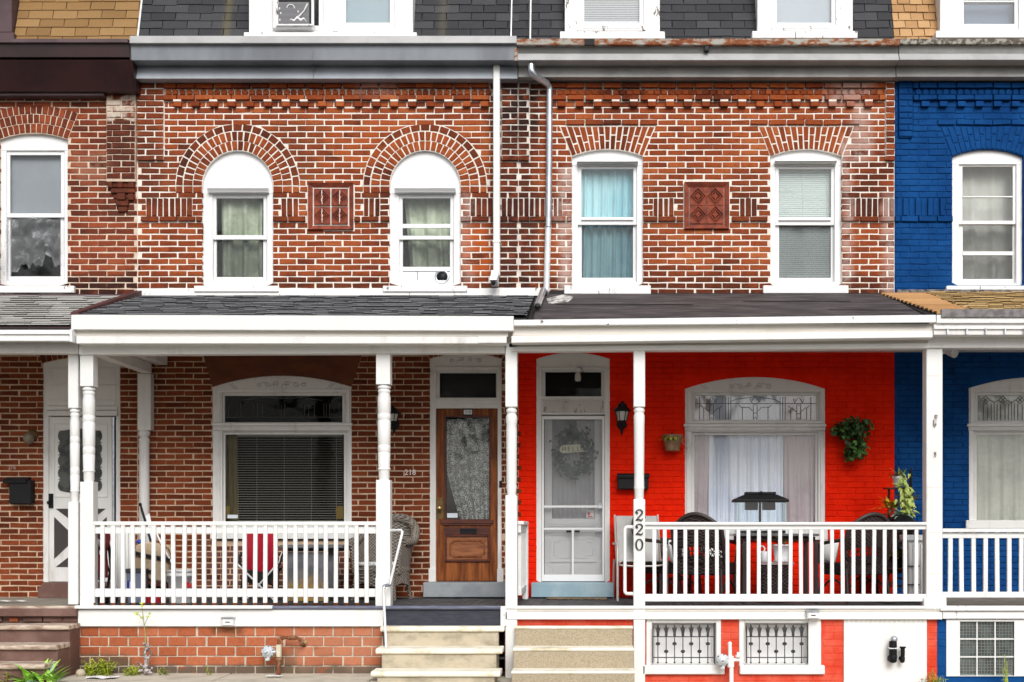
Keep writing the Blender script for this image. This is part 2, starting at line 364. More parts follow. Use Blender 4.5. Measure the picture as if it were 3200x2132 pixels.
T['grey_lip'] = M('pale_grey_metal', (0.42, 0.42, 0.42), (0.36, 0.36, 0.36), 3, rough=0.4)
T['grey220'] = M('grey_cornice_paint', (0.225, 0.22, 0.215), (0.18, 0.175, 0.17), 2.5, rough=0.5)
T['grey222'] = M('light_grey_cornice_paint', (0.37, 0.365, 0.355), (0.29, 0.285, 0.28), 2.5, rough=0.5)
T['brown_metal'] = M('dark_brown_metal', (0.034, 0.012, 0.012), (0.022, 0.008, 0.009), 2, rough=0.35, spec=0.5)
T['mauve'] = M('faded_brown_trim_paint', (0.085, 0.050, 0.056), (0.06, 0.034, 0.038), 3, rough=0.5)
b_ = NB('rusty_flashing')
T['rust'] = b_.bsdf(b_.ramp(b_.noise(1.0, 7, 0.7, b_.scale(7, 7, 16)), [(0.30, (0.38, 0.38, 0.35)), (0.47, (0.33, 0.30, 0.26)), (0.52, (0.26, 0.09, 0.03)), (0.6, (0.17, 0.045, 0.015)), (0.75, (0.05, 0.02, 0.012))]), 0.8, 0.4, b_.noise(60, 4))
def shingle_mat(name, stops, streak=None):
    b = NB(name); r = rnd_piece(b); col = b.ramp(b.math('ADD', b.math('MULTIPLY', r, 0.7), b.math('MULTIPLY', b.noise(2.5, 3), 0.35), True), stops)
    col = b.mix(b.math('MULTIPLY', b.step(b.noise(150, 3, 0.8), 0.5, 0.7), 0.45), col, tuple(0.5*v for v in stops[0][1]))
    col = b.mix(b.math('MULTIPLY', b.step(b.noise(90, 2), 0.73, 0.76), 0.5), col, (0.75, 0.75, 0.72))
    if streak:
        for box, c, amt in streak: col = b.mix(b.math('MULTIPLY', b.zone(*box, 0.05, 0.06), amt), col, c)
    return b.bsdf(col, 0.85, 0.6, b.noise(260, 3, 0.8), 0, 0.25, 0.003)
T['sh_tan'] = shingle_mat('tan_shingle', [(0, (0.17, 0.094, 0.038)), (0.5, (0.26, 0.148, 0.057)), (1, (0.33, 0.20, 0.085))])
T['sh_slate'] = shingle_mat('charcoal_shingle', [(0, (0.030, 0.031, 0.034)), (0.5, (0.046, 0.046, 0.051)), (1, (0.070, 0.070, 0.076))], [((695, 715, -200, 120), (0.14, 0.12, 0.06), 0.6), ((1370, 1395, -200, 120), (0.13, 0.115, 0.08), 0.4)])
T['sh_grey'] = shingle_mat('light_grey_shingle', [(0, (0.27, 0.265, 0.25)), (0.5, (0.37, 0.36, 0.34)), (1, (0.45, 0.44, 0.42))])
T['sh_dark'] = shingle_mat('dark_grey_shingle', [(0, (0.055, 0.057, 0.062)), (0.5, (0.14, 0.142, 0.15)), (1, (0.22, 0.22, 0.23))])
T['sh_orange'] = shingle_mat('sandy_shingle', [(0, (0.33, 0.18, 0.075)), (0.5, (0.45, 0.26, 0.12)), (1, (0.53, 0.33, 0.16))])
T['sh_straw'] = shingle_mat('straw_coloured_shingle', [(0, (0.20, 0.125, 0.052)), (0.5, (0.40, 0.27, 0.12)), (1, (0.56, 0.40, 0.20))])
T['membrane'] = M('brown_roofing_felt', (0.040, 0.033, 0.035), (0.105, 0.087, 0.088), 2.6, 0.38, 0.72, rough=0.8, bump=0.4, bsc=45, stretch=(1, 4, 4))
T['roof_edge'] = M('black_tar', (0.012, 0.011, 0.012), rough=0.7)
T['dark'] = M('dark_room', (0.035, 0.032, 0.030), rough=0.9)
T['glass'] = glass_mat('window_glass')
T['glass_sky'] = glass_mat('reflective_window_glass', (0.975, 0.985, 0.99), 1.6)
T['glass_dirty'] = glass_mat('dusty_window_glass', (0.97, 0.98, 0.97), 1.5, 0.20)
T['glass_dark'] = glass_mat('dark_window_glass', (0.80, 0.80, 0.80), 1.16)
T['glass_block'] = glass_mat('glass_block_glass', (0.80, 0.83, 0.82), 1.7, 0.12, (0.5, 0.52, 0.5))
T['screen'] = veil('insect_screen', (0.12, 0.125, 0.13), 0.22)
T['terracotta'] = M('terracotta', (0.26, 0.055, 0.025), (0.15, 0.032, 0.018), 14, rough=0.75, bump=0.5, bsc=120)
T['wood_door'] = M('varnished_brown_wood', (0.29, 0.092, 0.024), (0.12, 0.032, 0.010), 1.0, 0.33, 0.66, rough=0.45, bump=0.15, bsc=8, stretch=(22, 22, 2.2), spec=0.15)
T['wood_panel'] = M('worn_brown_wood', (0.32, 0.115, 0.042), (0.15, 0.044, 0.016), 1.0, 0.35, 0.7, rough=0.45, bump=0.2, bsc=8, stretch=(5, 22, 26))
T['wood_dark'] = M('dark_red_wood', (0.10, 0.026, 0.014), (0.06, 0.016, 0.010), 1, rough=0.4, stretch=(4, 20, 20))
T['plywood'] = M('stained_brown_board', (0.145, 0.036, 0.010), (0.095, 0.024, 0.008), 1.2, rough=0.6, stretch=(2, 1, 4))
T['deck'] = M('charcoal_porch_paint', (0.060, 0.060, 0.064), (0.15, 0.15, 0.155), 9.0, 0.45, 0.75, rough=0.7, bump=0.4, bsc=80)
T['deck_edge'] = M('blue_grey_porch_paint', (0.105, 0.115, 0.17), (0.17, 0.18, 0.23), 6, 0.4, 0.7, rough=0.55, stretch=(1, 4, 8))
T['deck_tan'] = M('worn_grey_boards', (0.22, 0.19, 0.15), (0.32, 0.29, 0.25), 5, rough=0.8, bump=0.3, stretch=(1, 5, 5))
T['navy'] = M('dark_navy_riser_paint', (0.028, 0.030, 0.044), (0.042, 0.045, 0.060), 8, rough=0.7, bump=0.5, bsc=50, stretch=(1, 6, 6))
T['brown_step'] = M('brown_step_paint', (0.125, 0.064, 0.050), (0.19, 0.11, 0.09), 4, 0.4, 0.7, rough=0.65, bump=0.4, bsc=50)
T['brown_tread'] = M('worn_brown_tread', (0.27, 0.175, 0.135), (0.55, 0.46, 0.37), 6, 0.36, 0.62, rough=0.75, bump=0.5, bsc=50, stretch=(1, 3, 3))
T['concrete'] = M('sandy_concrete', (0.50, 0.435, 0.325), (0.30, 0.26, 0.19), 5, 0.38, 0.75, rough=0.9, bump=0.6, bsc=120, stretch=(1, 1, 1.6))
T['concrete_white'] = M('limewashed_tread', (0.80, 0.765, 0.66), (0.55, 0.48, 0.32), 4, 0.45, 0.75, rough=0.8, bump=0.4, bsc=90)
T['aggregate'] = M('exposed_aggregate', (0.45, 0.375, 0.265), (0.24, 0.20, 0.14), 110, 0.40, 0.70, rough=0.9, bump=0.9, bsc=160, dist=0.006)
T['sidewalk'] = M('pale_concrete_paving', (0.52, 0.475, 0.39), (0.36, 0.325, 0.27), 4, 0.4, 0.72, rough=0.9, bump=0.5, bsc=80)
T['asphalt'] = M('asphalt', (0.05, 0.05, 0.052), (0.075, 0.074, 0.073), 20, rough=0.9, bump=0.5, bsc=150)
T['thresh_grey'] = M('grey_threshold_paint', (0.21, 0.235, 0.26), (0.28, 0.30, 0.32), 4, rough=0.5)
T['thresh_blue'] = M('pale_blue_threshold_paint', (0.24, 0.36, 0.43), (0.32, 0.43, 0.49), 4, rough=0.5)
T['black'] = M('black_metal', (0.010, 0.010, 0.012), rough=0.45, spec=0.2)
T['iron'] = M('wrought_iron', (0.02, 0.021, 0.024), (0.05, 0.05, 0.055), 30, rough=0.5)
T['galv'] = M('galvanised_steel', (0.62, 0.65, 0.70), (0.48, 0.51, 0.56), 12, rough=0.28, metallic=0.85, spec=0.5)
T['galv_white'] = M('chalky_galvanised_steel', (0.66, 0.67, 0.69), (0.78, 0.79, 0.80), 6, rough=0.4, metallic=0.2)
T['meter'] = M('grey_meter_enamel', (0.46, 0.50, 0.54), (0.58, 0.61, 0.64), 12, rough=0.4)
T['rust_pipe'] = M('rusty_pipe', (0.17, 0.055, 0.022), (0.42, 0.28, 0.15), 14, 0.45, 0.7, rough=0.8, bump=0.5, bsc=60)
T['brass'] = M('brass', (0.75, 0.52, 0.22), rough=0.22, metallic=1.0)
T['bronze'] = M('aged_brass_plate', (0.10, 0.06, 0.02), (0.16, 0.10, 0.03), 20, rough=0.45, metallic=0.4)
T['ac_dark'] = M('grey_plastic_grille', (0.24, 0.24, 0.255), rough=0.5)
T['shade_grey'] = M('grey_roller_shade', (0.27, 0.29, 0.315), (0.25, 0.265, 0.29), 2, rough=0.8)
T['shade_blue'] = M('pale_blue_roller_shade', (0.34, 0.43, 0.465), (0.32, 0.41, 0.45), 2, rough=0.8)
T['shade_ice'] = M('icy_grey_roller_shade', (0.36, 0.41, 0.46), (0.33, 0.38, 0.43), 2, rough=0.8)
T['slat'] = M('pale_aluminium_slat', (0.56, 0.63, 0.61), rough=0.45)
T['slat_grey'] = M('light_grey_slat', (0.55, 0.555, 0.57), rough=0.45)
T['slat_cream'] = M('cream_slat', (0.74, 0.72, 0.64), rough=0.5)
T['cur_green'] = M('pale_green_curtain', (0.50, 0.55, 0.42), (0.30, 0.34, 0.25), 3, rough=0.9)
T['cur_teal'] = M('teal_satin_curtain', (0.40, 0.66, 0.71), (0.18, 0.44, 0.52), 1.2, rough=0.4, stretch=(1, 1, 0.4))
T['cur_white'] = M('white_sheer_curtain', (0.80, 0.83, 0.92), (0.72, 0.76, 0.88), 2, rough=0.9)
T['cur_mauve'] = M('mauve_curtain', (0.52, 0.43, 0.46), (0.42, 0.34, 0.37), 2, rough=0.9)
T['cur_linen'] = M('linen_curtain', (0.55, 0.55, 0.50), (0.44, 0.44, 0.40), 2, rough=0.9)
T['cur_yellow'] = M('mustard_curtain', (0.30, 0.26, 0.13), (0.22, 0.19, 0.10), 3, rough=0.9)
T['cur_grey'] = M('grey_door_curtain', (0.48, 0.48, 0.50), (0.38, 0.38, 0.40), 2, rough=0.9)
T['lace'] = veil('white_lace', (0.50, 0.52, 0.50), 0.6, lace=True)
T['film'] = veil('plastic_film', (0.60, 0.62, 0.64), 0.16, wr=True)
T['lamp_glass'] = M('frosted_lamp_glass', (0.55, 0.54, 0.50), rough=0.25)
T['lead'] = M('lead_strip', (0.035, 0.035, 0.04), rough=0.5, metallic=0.3)
T['lead_light'] = M('pale_lead_strip', (0.11, 0.11, 0.115), rough=0.5)
T['groove'] = M('grey_carved_scroll', (0.27, 0.25, 0.235), rough=0.8)
T['leaf_dark'] = M('dark_ivy_leaf', (0.012, 0.040, 0.009), (0.034, 0.085, 0.018), 14, rough=0.45)
T['leaf_lime'] = M('lime_pothos_leaf', (0.30, 0.42, 0.06), (0.48, 0.55, 0.16), 20, rough=0.4)
T['leaf_weed'] = M('yellow_green_weed_leaf', (0.52, 0.58, 0.06), (0.26, 0.36, 0.03), 20, rough=0.55)
T['leaf_green'] = M('fresh_green_leaf', (0.24, 0.50, 0.05), (0.40, 0.62, 0.11), 9, rough=0.45)
T['leaf_pale'] = M('silvery_green_leaf', (0.25, 0.42, 0.33), (0.38, 0.52, 0.42), 9, rough=0.5)
T['leaf_red'] = M('orange_red_leaf', (0.55, 0.16, 0.04), (0.36, 0.30, 0.05), 14, rough=0.5)
T['twig'] = M('grey_bark', (0.15, 0.12, 0.115), (0.55, 0.51, 0.49), 30, 0.42, 0.62, rough=0.9, bump=0.8, bsc=60)
T['terra_pot'] = M('terracotta_pot', (0.52, 0.20, 0.10), (0.44, 0.16, 0.08), 12, rough=0.8)
T['pot_brown'] = M('glazed_brown_pot', (0.19, 0.11, 0.055), (0.27, 0.16, 0.09), 16, rough=0.5, bump=0.4, bsc=40)
T['pot_black'] = M('charcoal_plastic_pot', (0.009, 0.009, 0.010), rough=0.55, spec=0.15)
T['plastic_white'] = M('white_plastic', (0.80, 0.81, 0.83), rough=0.35)
def wicker_mat(name, c1, c2, sc_=38):
    b = NB(name); x, y, z = b.xz(); wv = b.math('MULTIPLY', b.noise(6, 3), 0.06); x = b.math('ADD', x, wv); z = b.math('ADD', z, wv)
    w1 = b.math('SINE', b.math('MULTIPLY', b.math('ADD', x, y), sc_*3.2)); w2 = b.math('SINE', b.math('MULTIPLY', z, sc_*4.4))
    h = b.math('MULTIPLY', w1, w2); h2 = b.math('ADD', h, b.math('MULTIPLY', b.noise(30, 3), 1.2))
    return b.bsdf(b.mix(b.step(h2, -0.2, 1.3), c2, c1), 0.75, 0.9, h, 0, 0.25, 0.006)
T['wicker_grey'] = wicker_mat('grey_wicker', (0.29, 0.255, 0.22), (0.09, 0.075, 0.062), 40)
T['rattan'] = wicker_mat('dark_brown_rattan', (0.060, 0.040, 0.038), (0.016, 0.011, 0.010))
T['rattan_frame'] = M('brown_frame', (0.040, 0.028, 0.026), rough=0.45)
T['sling'] = M('pale_grey_sling', (0.45, 0.45, 0.44), (0.40, 0.39, 0.38), 4, rough=0.6)
T['champagne'] = M('champagne_metal', (0.55, 0.50, 0.47), rough=0.35, metallic=0.3)
T['cushion'] = M('white_patterned_cushion', (0.74, 0.74, 0.72), (0.36, 0.36, 0.37), 14, 0.58, 0.63, rough=0.9)
T['crimson'] = M('crimson_nylon', (0.42, 0.006, 0.028), (0.34, 0.005, 0.020), 3, rough=0.55)
T['darkred'] = M('dark_red_nylon', (0.16, 0.008, 0.016), (0.10, 0.005, 0.01), 5, rough=0.5)
T['black_cloth'] = M('black_mesh_cloth', (0.014, 0.013, 0.013), rough=0.8)
T['tan_cloth'] = M('tan_padding', (0.42, 0.31, 0.20), (0.50, 0.39, 0.27), 4, rough=0.9)
T['blue_bin'] = M('slate_blue_plastic', (0.19, 0.23, 0.32), rough=0.45)
T['table_grey'] = M('scuffed_grey_table_side', (0.085, 0.09, 0.105), (0.13, 0.135, 0.15), 7, rough=0.6, bump=0.3, bsc=40)
b_ = NB('grey_board_with_ochre_scuffs')
_x, _y, _z = b_.xz()
_lo = b_.math('SUBTRACT', 1.0, b_.step(b_.math('ADD', _z, b_.math('MULTIPLY', b_.noise(9, 5), 0.35)), 1.00, 1.22))
T['table_scuff'] = b_.bsdf(b_.mix(b_.math('MULTIPLY', _lo, b_.step(b_.noise(14, 6, 0.7), 0.30, 0.55)), b_.mix(b_.step(b_.noise(8, 5), 0.4, 0.65), (0.10, 0.105, 0.12), (0.16, 0.165, 0.18)), (0.40, 0.25, 0.06)), 0.6, 0.3, b_.noise(40, 4))
T['paper'] = M('white_paper', (0.80, 0.80, 0.80), rough=0.9)
T['yellow_note'] = M('ochre_card', (0.34, 0.24, 0.06), rough=0.8)
T['sticker'] = M('pale_sticker', (0.62, 0.68, 0.74), rough=0.5)
T['red_print'] = M('red_print', (0.62, 0.015, 0.02), rough=0.5)
T['blue_print'] = M('blue_print', (0.02, 0.06, 0.36), rough=0.5)
T['ink'] = M('dark_ink', (0.03, 0.03, 0.032), rough=0.6)
T['cream_sign'] = M('cream_sign_board', (0.78, 0.78, 0.60), rough=0.7)
T['wreath'] = M('dusty_eucalyptus_leaf', (0.10, 0.135, 0.125), (0.19, 0.23, 0.22), 9, rough=0.7)
T['mat'] = M('coir_doormat', (0.20, 0.15, 0.10), (0.10, 0.075, 0.05), 20, rough=0.95)
# ------------------------------------------------------------------ ground
YF, YE = -1.75, -1.95           # porch front plane, eave plane
def structure(name, mb, m, bevel=0.0, parent=None):
    o = link(name, mb.mesh(name, (0, 0, 0), bevel), m, parent); o['kind'] = 'structure'; return o
structure('ground', MB().add([(-400, -400, -0.62), (400, -400, -0.62), (400, 400, -0.62), (-400, 400, -0.62)], [(0, 1, 2, 3)]), T['asphalt'])
def gz(x): return -0.036*min(10.0, max(0.0, x+2.0))      # the street falls gently to the right
XS = (-60.0, -2.0, 8.0, 60.0)
def strip(mb, y0, y1, z0, z1):
    for a, b in zip(XS, XS[1:]): mb.add([(a, y0, z0+gz(a)), (b, y0, z0+gz(b)), (b, y1, z0+gz(b)), (a, y1, z0+gz(a)), (a, y0, z1+gz(a)), (b, y0, z1+gz(b)), (b, y1, z1+gz(b)), (a, y1, z1+gz(a))], [(0, 3, 2, 1), (4, 5, 6, 7), (0, 1, 5, 4), (2, 3, 7, 6)])
    return mb
sw = structure('sidewalk', strip(MB(), -5.6, 0.2, -0.14, -0.012), M('paving_joint', (0.13, 0.12, 0.10), rough=0.95))
for i in range(-9, 8):
    for (ya, yb) in ((-4.0, -1.60), (-5.44, -4.012)):
        xa = -5.27 + i*1.55
        a, b, zz = xa+0.006, xa+1.544, random.uniform(-0.003, 0.003)
        part('paving_slab', MB().add([(a, ya, gz(a)-0.1), (b, ya, gz(b)-0.1), (b, yb, gz(b)-0.1), (a, yb, gz(a)-0.1), (a, ya, gz(a)+zz), (b, ya, gz(b)+zz), (b, yb, gz(b)+zz), (a, yb, gz(a)+zz)], [(0, 3, 2, 1), (4, 5, 6, 7), (0, 1, 5, 4), (1, 2, 6, 5), (2, 3, 7, 6), (3, 0, 4, 7)]), T['sidewalk'], sw, 0.008)
kb = structure('kerb', strip(MB(), -5.76, -5.6, -0.16, 0.0), T['concrete'])
structure('street', strip(MB(), -22, -5.76, -0.20, -0.152), T['asphalt'])
structure('sidewalk', strip(MB(), -26, -22, -0.2, -0.02), T['sidewalk'])

# trees on the far side of the street, behind the camera: what the window panes mirror
far = MB(); rt = random.Random(3)
for (x, h_, r_) in ((-17, 11, 3.4), (-9.5, 13, 3.8), (-3, 9.5, 2.8), (4.5, 12.5, 3.6), (12, 10.5, 3.0), (19, 13, 3.8)):
    far.tube([(x, -31, -0.6), (x+0.2, -31, h_*0.4), (x-0.1, -31, h_*0.75)], [0.32, 0.24, 0.10], 8)
    for j in range(14):
        a = rt.uniform(0, 6.28); z_ = h_*rt.uniform(0.35, 0.7); far.tube([(x, -31, z_), (x+r_*0.55*math.cos(a), -31+r_*0.55*math.sin(a), z_+1.4), (x+r_*math.cos(a), -31+r_*math.sin(a), z_+rt.uniform(1.4, 3.2))], [0.09, 0.05, 0.02], 5)
    for j in range(1100):
        c = Vector((rt.gauss(0, 0.5), rt.gauss(0, 0.5), rt.gauss(0, 0.42))); c = Vector((x+c.x*r_, -31+c.y*r_, h_*0.72+c.z*r_*0.95)); s_ = rt.uniform(0.10, 0.26)
        u = Vector((rt.gauss(0, 1), rt.gauss(0, 1), rt.gauss(0, 1))).normalized(); v = u.cross(Vector((0.3, 0.5, 0.8))).normalized()
        far.add([c-u*s_-v*s_*0.6, c+u*s_-v*s_*0.6, c+u*s_+v*s_*0.6, c-u*s_+v*s_*0.6], [(0, 1, 2, 3)])
tl = link('treeline', far.mesh('treeline'), M('treeline_foliage', (0.035, 0.07, 0.02), (0.07, 0.12, 0.035), 1.5, rough=0.8)); tl['kind'] = 'stuff'

# ------------------------------------------------------------------ brickwork
def rect_f(xl, xr, zb, zt): return lambda z: (xl, xr) if zb <= z <= zt else None
def arch_f(cx, cz, r, zb):       # round arch on straight sides down to zb
    def f(z):
        if z < zb or z > cz + r: return None
        if z <= cz: return (cx-r, cx+r)
        h = math.sqrt(max(0, r*r-(z-cz)**2)); return (cx-h, cx+h)
    return f
def trap_f(xl0, xr0, xl1, xr1, z0, z1):      # sides straight from (xl0..xr0 at z0) to (xl1..xr1 at z1)
    def f(z):
        if not z0 <= z <= z1: return None
        t = (z-z0)/(z1-z0); return (xl0+(xl1-xl0)*t, xr0+(xr1-xr0)*t)
    return f
def seg_f(cx, cz, r, zb):        # segmental arch cap only
    return lambda z: None if z < zb or z > cz+r else (cx-math.sqrt(max(0, r*r-(z-cz)**2)), cx+math.sqrt(max(0, r*r-(z-cz)**2)))
def lay(x0, x1, zc0, pitch, n0, n1, h, L, gap, forb, proud=lambda n, x: 0.0, phase=0.0, skip=lambda n, x: False):
    out = []
    for n in range(n0, n1+1):
        zc = zc0 - n*pitch; zb, zt = zc-h/2, zc+h/2
        x = x0 - L - gap + ((0.5 if n % 2 else 0.0) + phase)*(L+gap)
        while x < x1:
            a, b = max(x + random.gauss(0, 0.003), x0), min(x + L + random.gauss(0, 0.003), x1)
            x += L + gap
            if b - a < 0.03: continue
            pcs = [(a, b, a, b)]
            for f in forb:
                ib, it = f(zb+0.002), f(zt-0.002)
                if ib is None and it is None: continue
                if ib is None: ib = ((it[0]+it[1])/2,)*2 if it[1]-it[0] < 0.9 else it
                if it is None:
                    if ib[1]-ib[0] < 0.75 and f.__name__ == 'f': continue
                    it = ib
                nx = []
                for (p, q, r_, s_) in pcs:
                    l = (p, min(q, ib[0]), r_, min(s_, it[0])); rr = (max(p, ib[1]), q, max(r_, it[1]), s_)
                    for c in (l, rr):
                        if (c[1]-c[0]) + (c[3]-c[2]) > 0.05 and c[1]-c[0] > -0.02 and c[3]-c[2] > -0.02:
                            nx.append((c[0], max(c[1], c[0]+0.004), c[2], max(c[3], c[2]+0.004)))
                pcs = nx
            for c in pcs:
                m = (c[0]+c[1]+c[2]+c[3])/4
                if not skip(n, m): out.append((*c, zb, zt, proud(n, m)))
    return out
def brick_geo(mb, p, yo=0.0, fr=0.007, ch=0.004, back=0.05, jit=0.0018):      # p: four (x, z) corners, anticlockwise from lower left
    cx = sum(a for a, b in p)/4; cz = sum(b for a, b in p)/4
    q = [(a+random.gauss(0, jit), b+random.gauss(0, jit)) for a, b in p]
    ins = [(a-math.copysign(min(ch, abs(a-cx)*0.4), a-cx), b-math.copysign(min(ch, abs(b-cz)*0.4), b-cz)) for a, b in q]
    vs_ = [(a, yo-fr, b) for a, b in ins] + [(a, yo-fr+ch, b) for a, b in q] + [(a, yo+back, b) for a, b in q]
    fs = [(0, 1, 2, 3)] + [(i+4, (i+1) % 4+4, (i+1) % 4, i) for i in range(4)] + [(i+8, (i+1) % 4+8, (i+1) % 4+4, i+4) for i in range(4)]
    mb.add(vs_, fs); return mb
_bv = {}
def brick_objs(parent, lst, m, L, h, budget, fr=0.007, ch=0.004, name='brick', key='a'):
    """Whole bricks, up to the budget, become parts of their own that share mesh data; cut ones and the rest are one part."""
    full = [b for b in lst if abs(b[1]-b[0]-L) < 0.02 and abs(b[0]-b[2]) < 0.003 and abs(b[1]-b[3]) < 0.003]
    random.shuffle(full); take = set(full[:budget])
    if (key, m.name) not in _bv:
        _bv[key, m.name] = []
        for i in range(6):
            me = brick_geo(MB(), [(-L/2, -h/2), (L/2, -h/2), (L/2, h/2), (-L/2, h/2)], 0, fr, ch, jit=0.0022 if key != 'f' else 0.0011).mesh('brick'); me.materials.append(m); _bv[key, m.name].append(me)
    for b in take:
        o = bpy.data.objects.new(name, random.choice(_bv[key, m.name])); COL.objects.link(o); o.parent = parent
        o.location = Vector(((b[0]+b[1])/2, -b[6] + random.gauss(0, 0.0012), (b[4]+b[5])/2)) - Vector(WL[parent.name])
        o.scale = ((b[1]-b[0])/L, 1, 1); o.rotation_euler = (0, random.gauss(0, 0.004), 0)
    rest = MB()
    for b in lst:
        if b not in take: brick_geo(rest, [(b[0], b[4]), (b[1], b[4]), (b[3], b[5]), (b[2], b[5])], -b[6]+random.gauss(0, 0.001), fr, ch)
    if rest.v: part('brickwork', rest, m, parent, kind='stuff')
    return len(take)
def poly_objs(parent, polys, m, name, yo, fr=0.007, ch=0.004):
    for p in polys: part(name, brick_geo(MB(), p, yo, fr, ch), m, parent)
def ring_objs(parent, cx, cz, r0, r1, a0, a1, n, gap, m, yo, name='arch_brick'):      # one course of an arch; bricks share a mesh and turn about the centre
    st = (a1-a0)/n; rm = (r0+r1)/2; ha = (st - gap/rm)/2
    ms = []
    for i in range(3):
        pts = [(-r0*math.sin(ha), r0*math.cos(ha)), (r0*math.sin(ha), r0*math.cos(ha)), (r1*math.sin(ha), r1*math.cos(ha)), (-r1*math.sin(ha), r1*math.cos(ha))]
        mb = brick_geo(MB(), [(a, b-rm) for a, b in pts], 0, jit=0.0015); me = mb.mesh(name); me.materials.append(m); ms.append(me)
    for i in range(n):
        a = a0 + st*(i+0.5)      # angle from the vertical, clockwise seen from the street
        o = bpy.data.objects.new(name, random.choice(ms)); COL.objects.link(o); o.parent = parent
        o.location = Vector((cx+rm*math.sin(a), yo+random.gauss(0, 0.001), cz+rm*math.cos(a))) - Vector(WL[parent.name]); o.rotation_euler = (0, a, 0)
def annulus(mb, cx, cz, r0, r1, a0, a1, y0, y1, n=36):
    for i in range(n):
        t0, t1 = a0+(a1-a0)*i/n, a0+(a1-a0)*(i+1)/n
        mb.prism([(cx+r*math.sin(t), cz+r*math.cos(t)) for r, t in ((r0, t0), (r1, t0), (r1, t1), (r0, t1))], y0, y1)
    return mb
def slab(x0, x1, z0, z1, holes, y0=0.0, y1=0.26):      # wall sheet with rectangular openings and their reveals
    xs = sorted({x0, x1, *[min(max(v, x0), x1) for h in holes for v in h[:2]]}); zs = sorted({z0, z1, *[min(max(v, z0), z1) for h in holes for v in h[2:]]})
    nx, nz = len(xs)-1, len(zs)-1
    solid = [[not any(h[0]-1e-6 <= (xs[i]+xs[i+1])/2 <= h[1] and h[2] <= (zs[j]+zs[j+1])/2 <= h[3] for h in holes) for j in range(nz)] for i in range(nx)]
    mb = MB()
    for i in range(nx):
        for j in range(nz):
            if not solid[i][j]: continue
            a, b, c, d = xs[i], xs[i+1], zs[j], zs[j+1]
            mb.add([(a, y0, c), (b, y0, c), (b, y0, d), (a, y0, d)], [(0, 1, 2, 3)]); mb.add([(a, y1, c), (b, y1, c), (b, y1, d), (a, y1, d)], [(3, 2, 1, 0)])
            for (di, dj, p, q) in ((-1, 0, (a, c), (a, d)), (1, 0, (b, d), (b, c)), (0, -1, (b, c), (a, c)), (0, 1, (a, d), (b, d))):
                u, v = i+di, j+dj
                if not (0 <= u < nx and 0 <= v < nz) or not solid[u][v]:
                    mb.add([(p[0], y0, p[1]), (q[0], y0, q[1]), (q[0], y1, q[1]), (p[0], y1, p[1])], [(3, 2, 1, 0)])
    return mb

# ------------------------------------------------------------------ joinery
def arc(x0, x1, zs, zc, n=16):      # arc from (x1, zs) over the crown zc to (x0, zs)
    h = (x1-x0)/2; s = zc-zs; r = (h*h+s*s)/(2*s); c = zc-r; a = math.asin(min(1, h/r)); 
    return [((x0+x1)/2 + r*math.sin(a-2*a*i/n), c + r*math.cos(a-2*a*i/n)) for i in range(n+1)]
def casing(o, hole, yf, yb, round_=False):      # o = (px0, px1, spring, crown, bottom), hole = (px0, px1, top, bottom)
    x0, x1, zs, zc, zb = X(o[0], yf), X(o[1], yf), Z(o[2], yf), Z(o[3], yf), Z(o[4], yf)
    a, b, t, bt = X(hole[0], yf), X(hole[1], yf), Z(hole[2], yf), Z(hole[3], yf)
    mb = MB()
    mb.prism([(x0, t), (x1, t)] + arc(x0, x1, zs, zc, 24 if round_ else 14), yf, yb)
    mb.box(x0, a, yf, yb, zb, t); mb.box(b, x1, yf, yb, zb, t)
    if zb < bt: mb.box(a, b, yf, yb, zb, bt)
    return mb
def pane(parent, px0, px1, py0, py1, y, m, th=0.006, name='pane'):
    return part(name, MB().pbox(px0, px1, py0, py1, y, y+th), m, parent)
def sash(parent, ox0, ox1, oy0, oy1, gx0, gx1, gy0, gy1, y, m, glass, th=0.035):
    mb = MB(); mb.pbox(ox0, gx0, oy0, oy1, y, y+th).pbox(gx1, ox1, oy0, oy1, y, y+th).pbox(gx0, gx1, oy0, gy0, y, y+th).pbox(gx0, gx1, gy1, oy1, y, y+th)
    part('sash', mb, m, parent, 0.003)
    return pane(parent, gx0, gx1, gy0, gy1, y+0.015, glass)
def scrolls(parent, cx, cy, spots, r=6.0, y=0.0, lines=()):      # carved scrolls, thin raised lines on the arched panel
    mb = MB()
    for (dx, dy, tw, st, tail) in spots:
        pts = []
        for i in range(26):
            t = i/25; a = st + tw*t*2.6*math.pi; rr = r*(1.05-0.85*t)
            pts.append((X(cx+dx+rr*math.cos(a), y), y-0.001, Z(cy+dy-rr*math.sin(a), y)))
        if tail:
            pts = [(X(cx+dx+tail[0], y), y-0.001, Z(cy+dy+tail[1], y)), (X(cx+dx+tail[0]*0.62, y), y-0.001, Z(cy+dy+tail[1]*0.35-2, y))] + pts
        mb.tube(pts, 0.0028, 4)
    for (a, b, c, d) in lines: mb.tube([(X(a, y), y-0.001, Z(b, y)), (X(c, y), y-0.001, Z(d, y))], 0.0028, 4)
    part('carved_scroll', mb, T['groove'], parent)
def house(label, px0, px1):
    return thing('row_house', label, 'house', ((X(px0)+X(px1))/2, 0.0, 0.0), 'row houses of the brick terrace')
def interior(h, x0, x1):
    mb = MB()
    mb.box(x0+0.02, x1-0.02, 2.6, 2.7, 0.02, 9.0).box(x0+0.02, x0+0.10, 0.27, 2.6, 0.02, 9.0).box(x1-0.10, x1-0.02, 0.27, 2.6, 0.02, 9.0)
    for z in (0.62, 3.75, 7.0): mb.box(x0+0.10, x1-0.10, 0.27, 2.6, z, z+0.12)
    part('interior', mb, T['dark'], h)

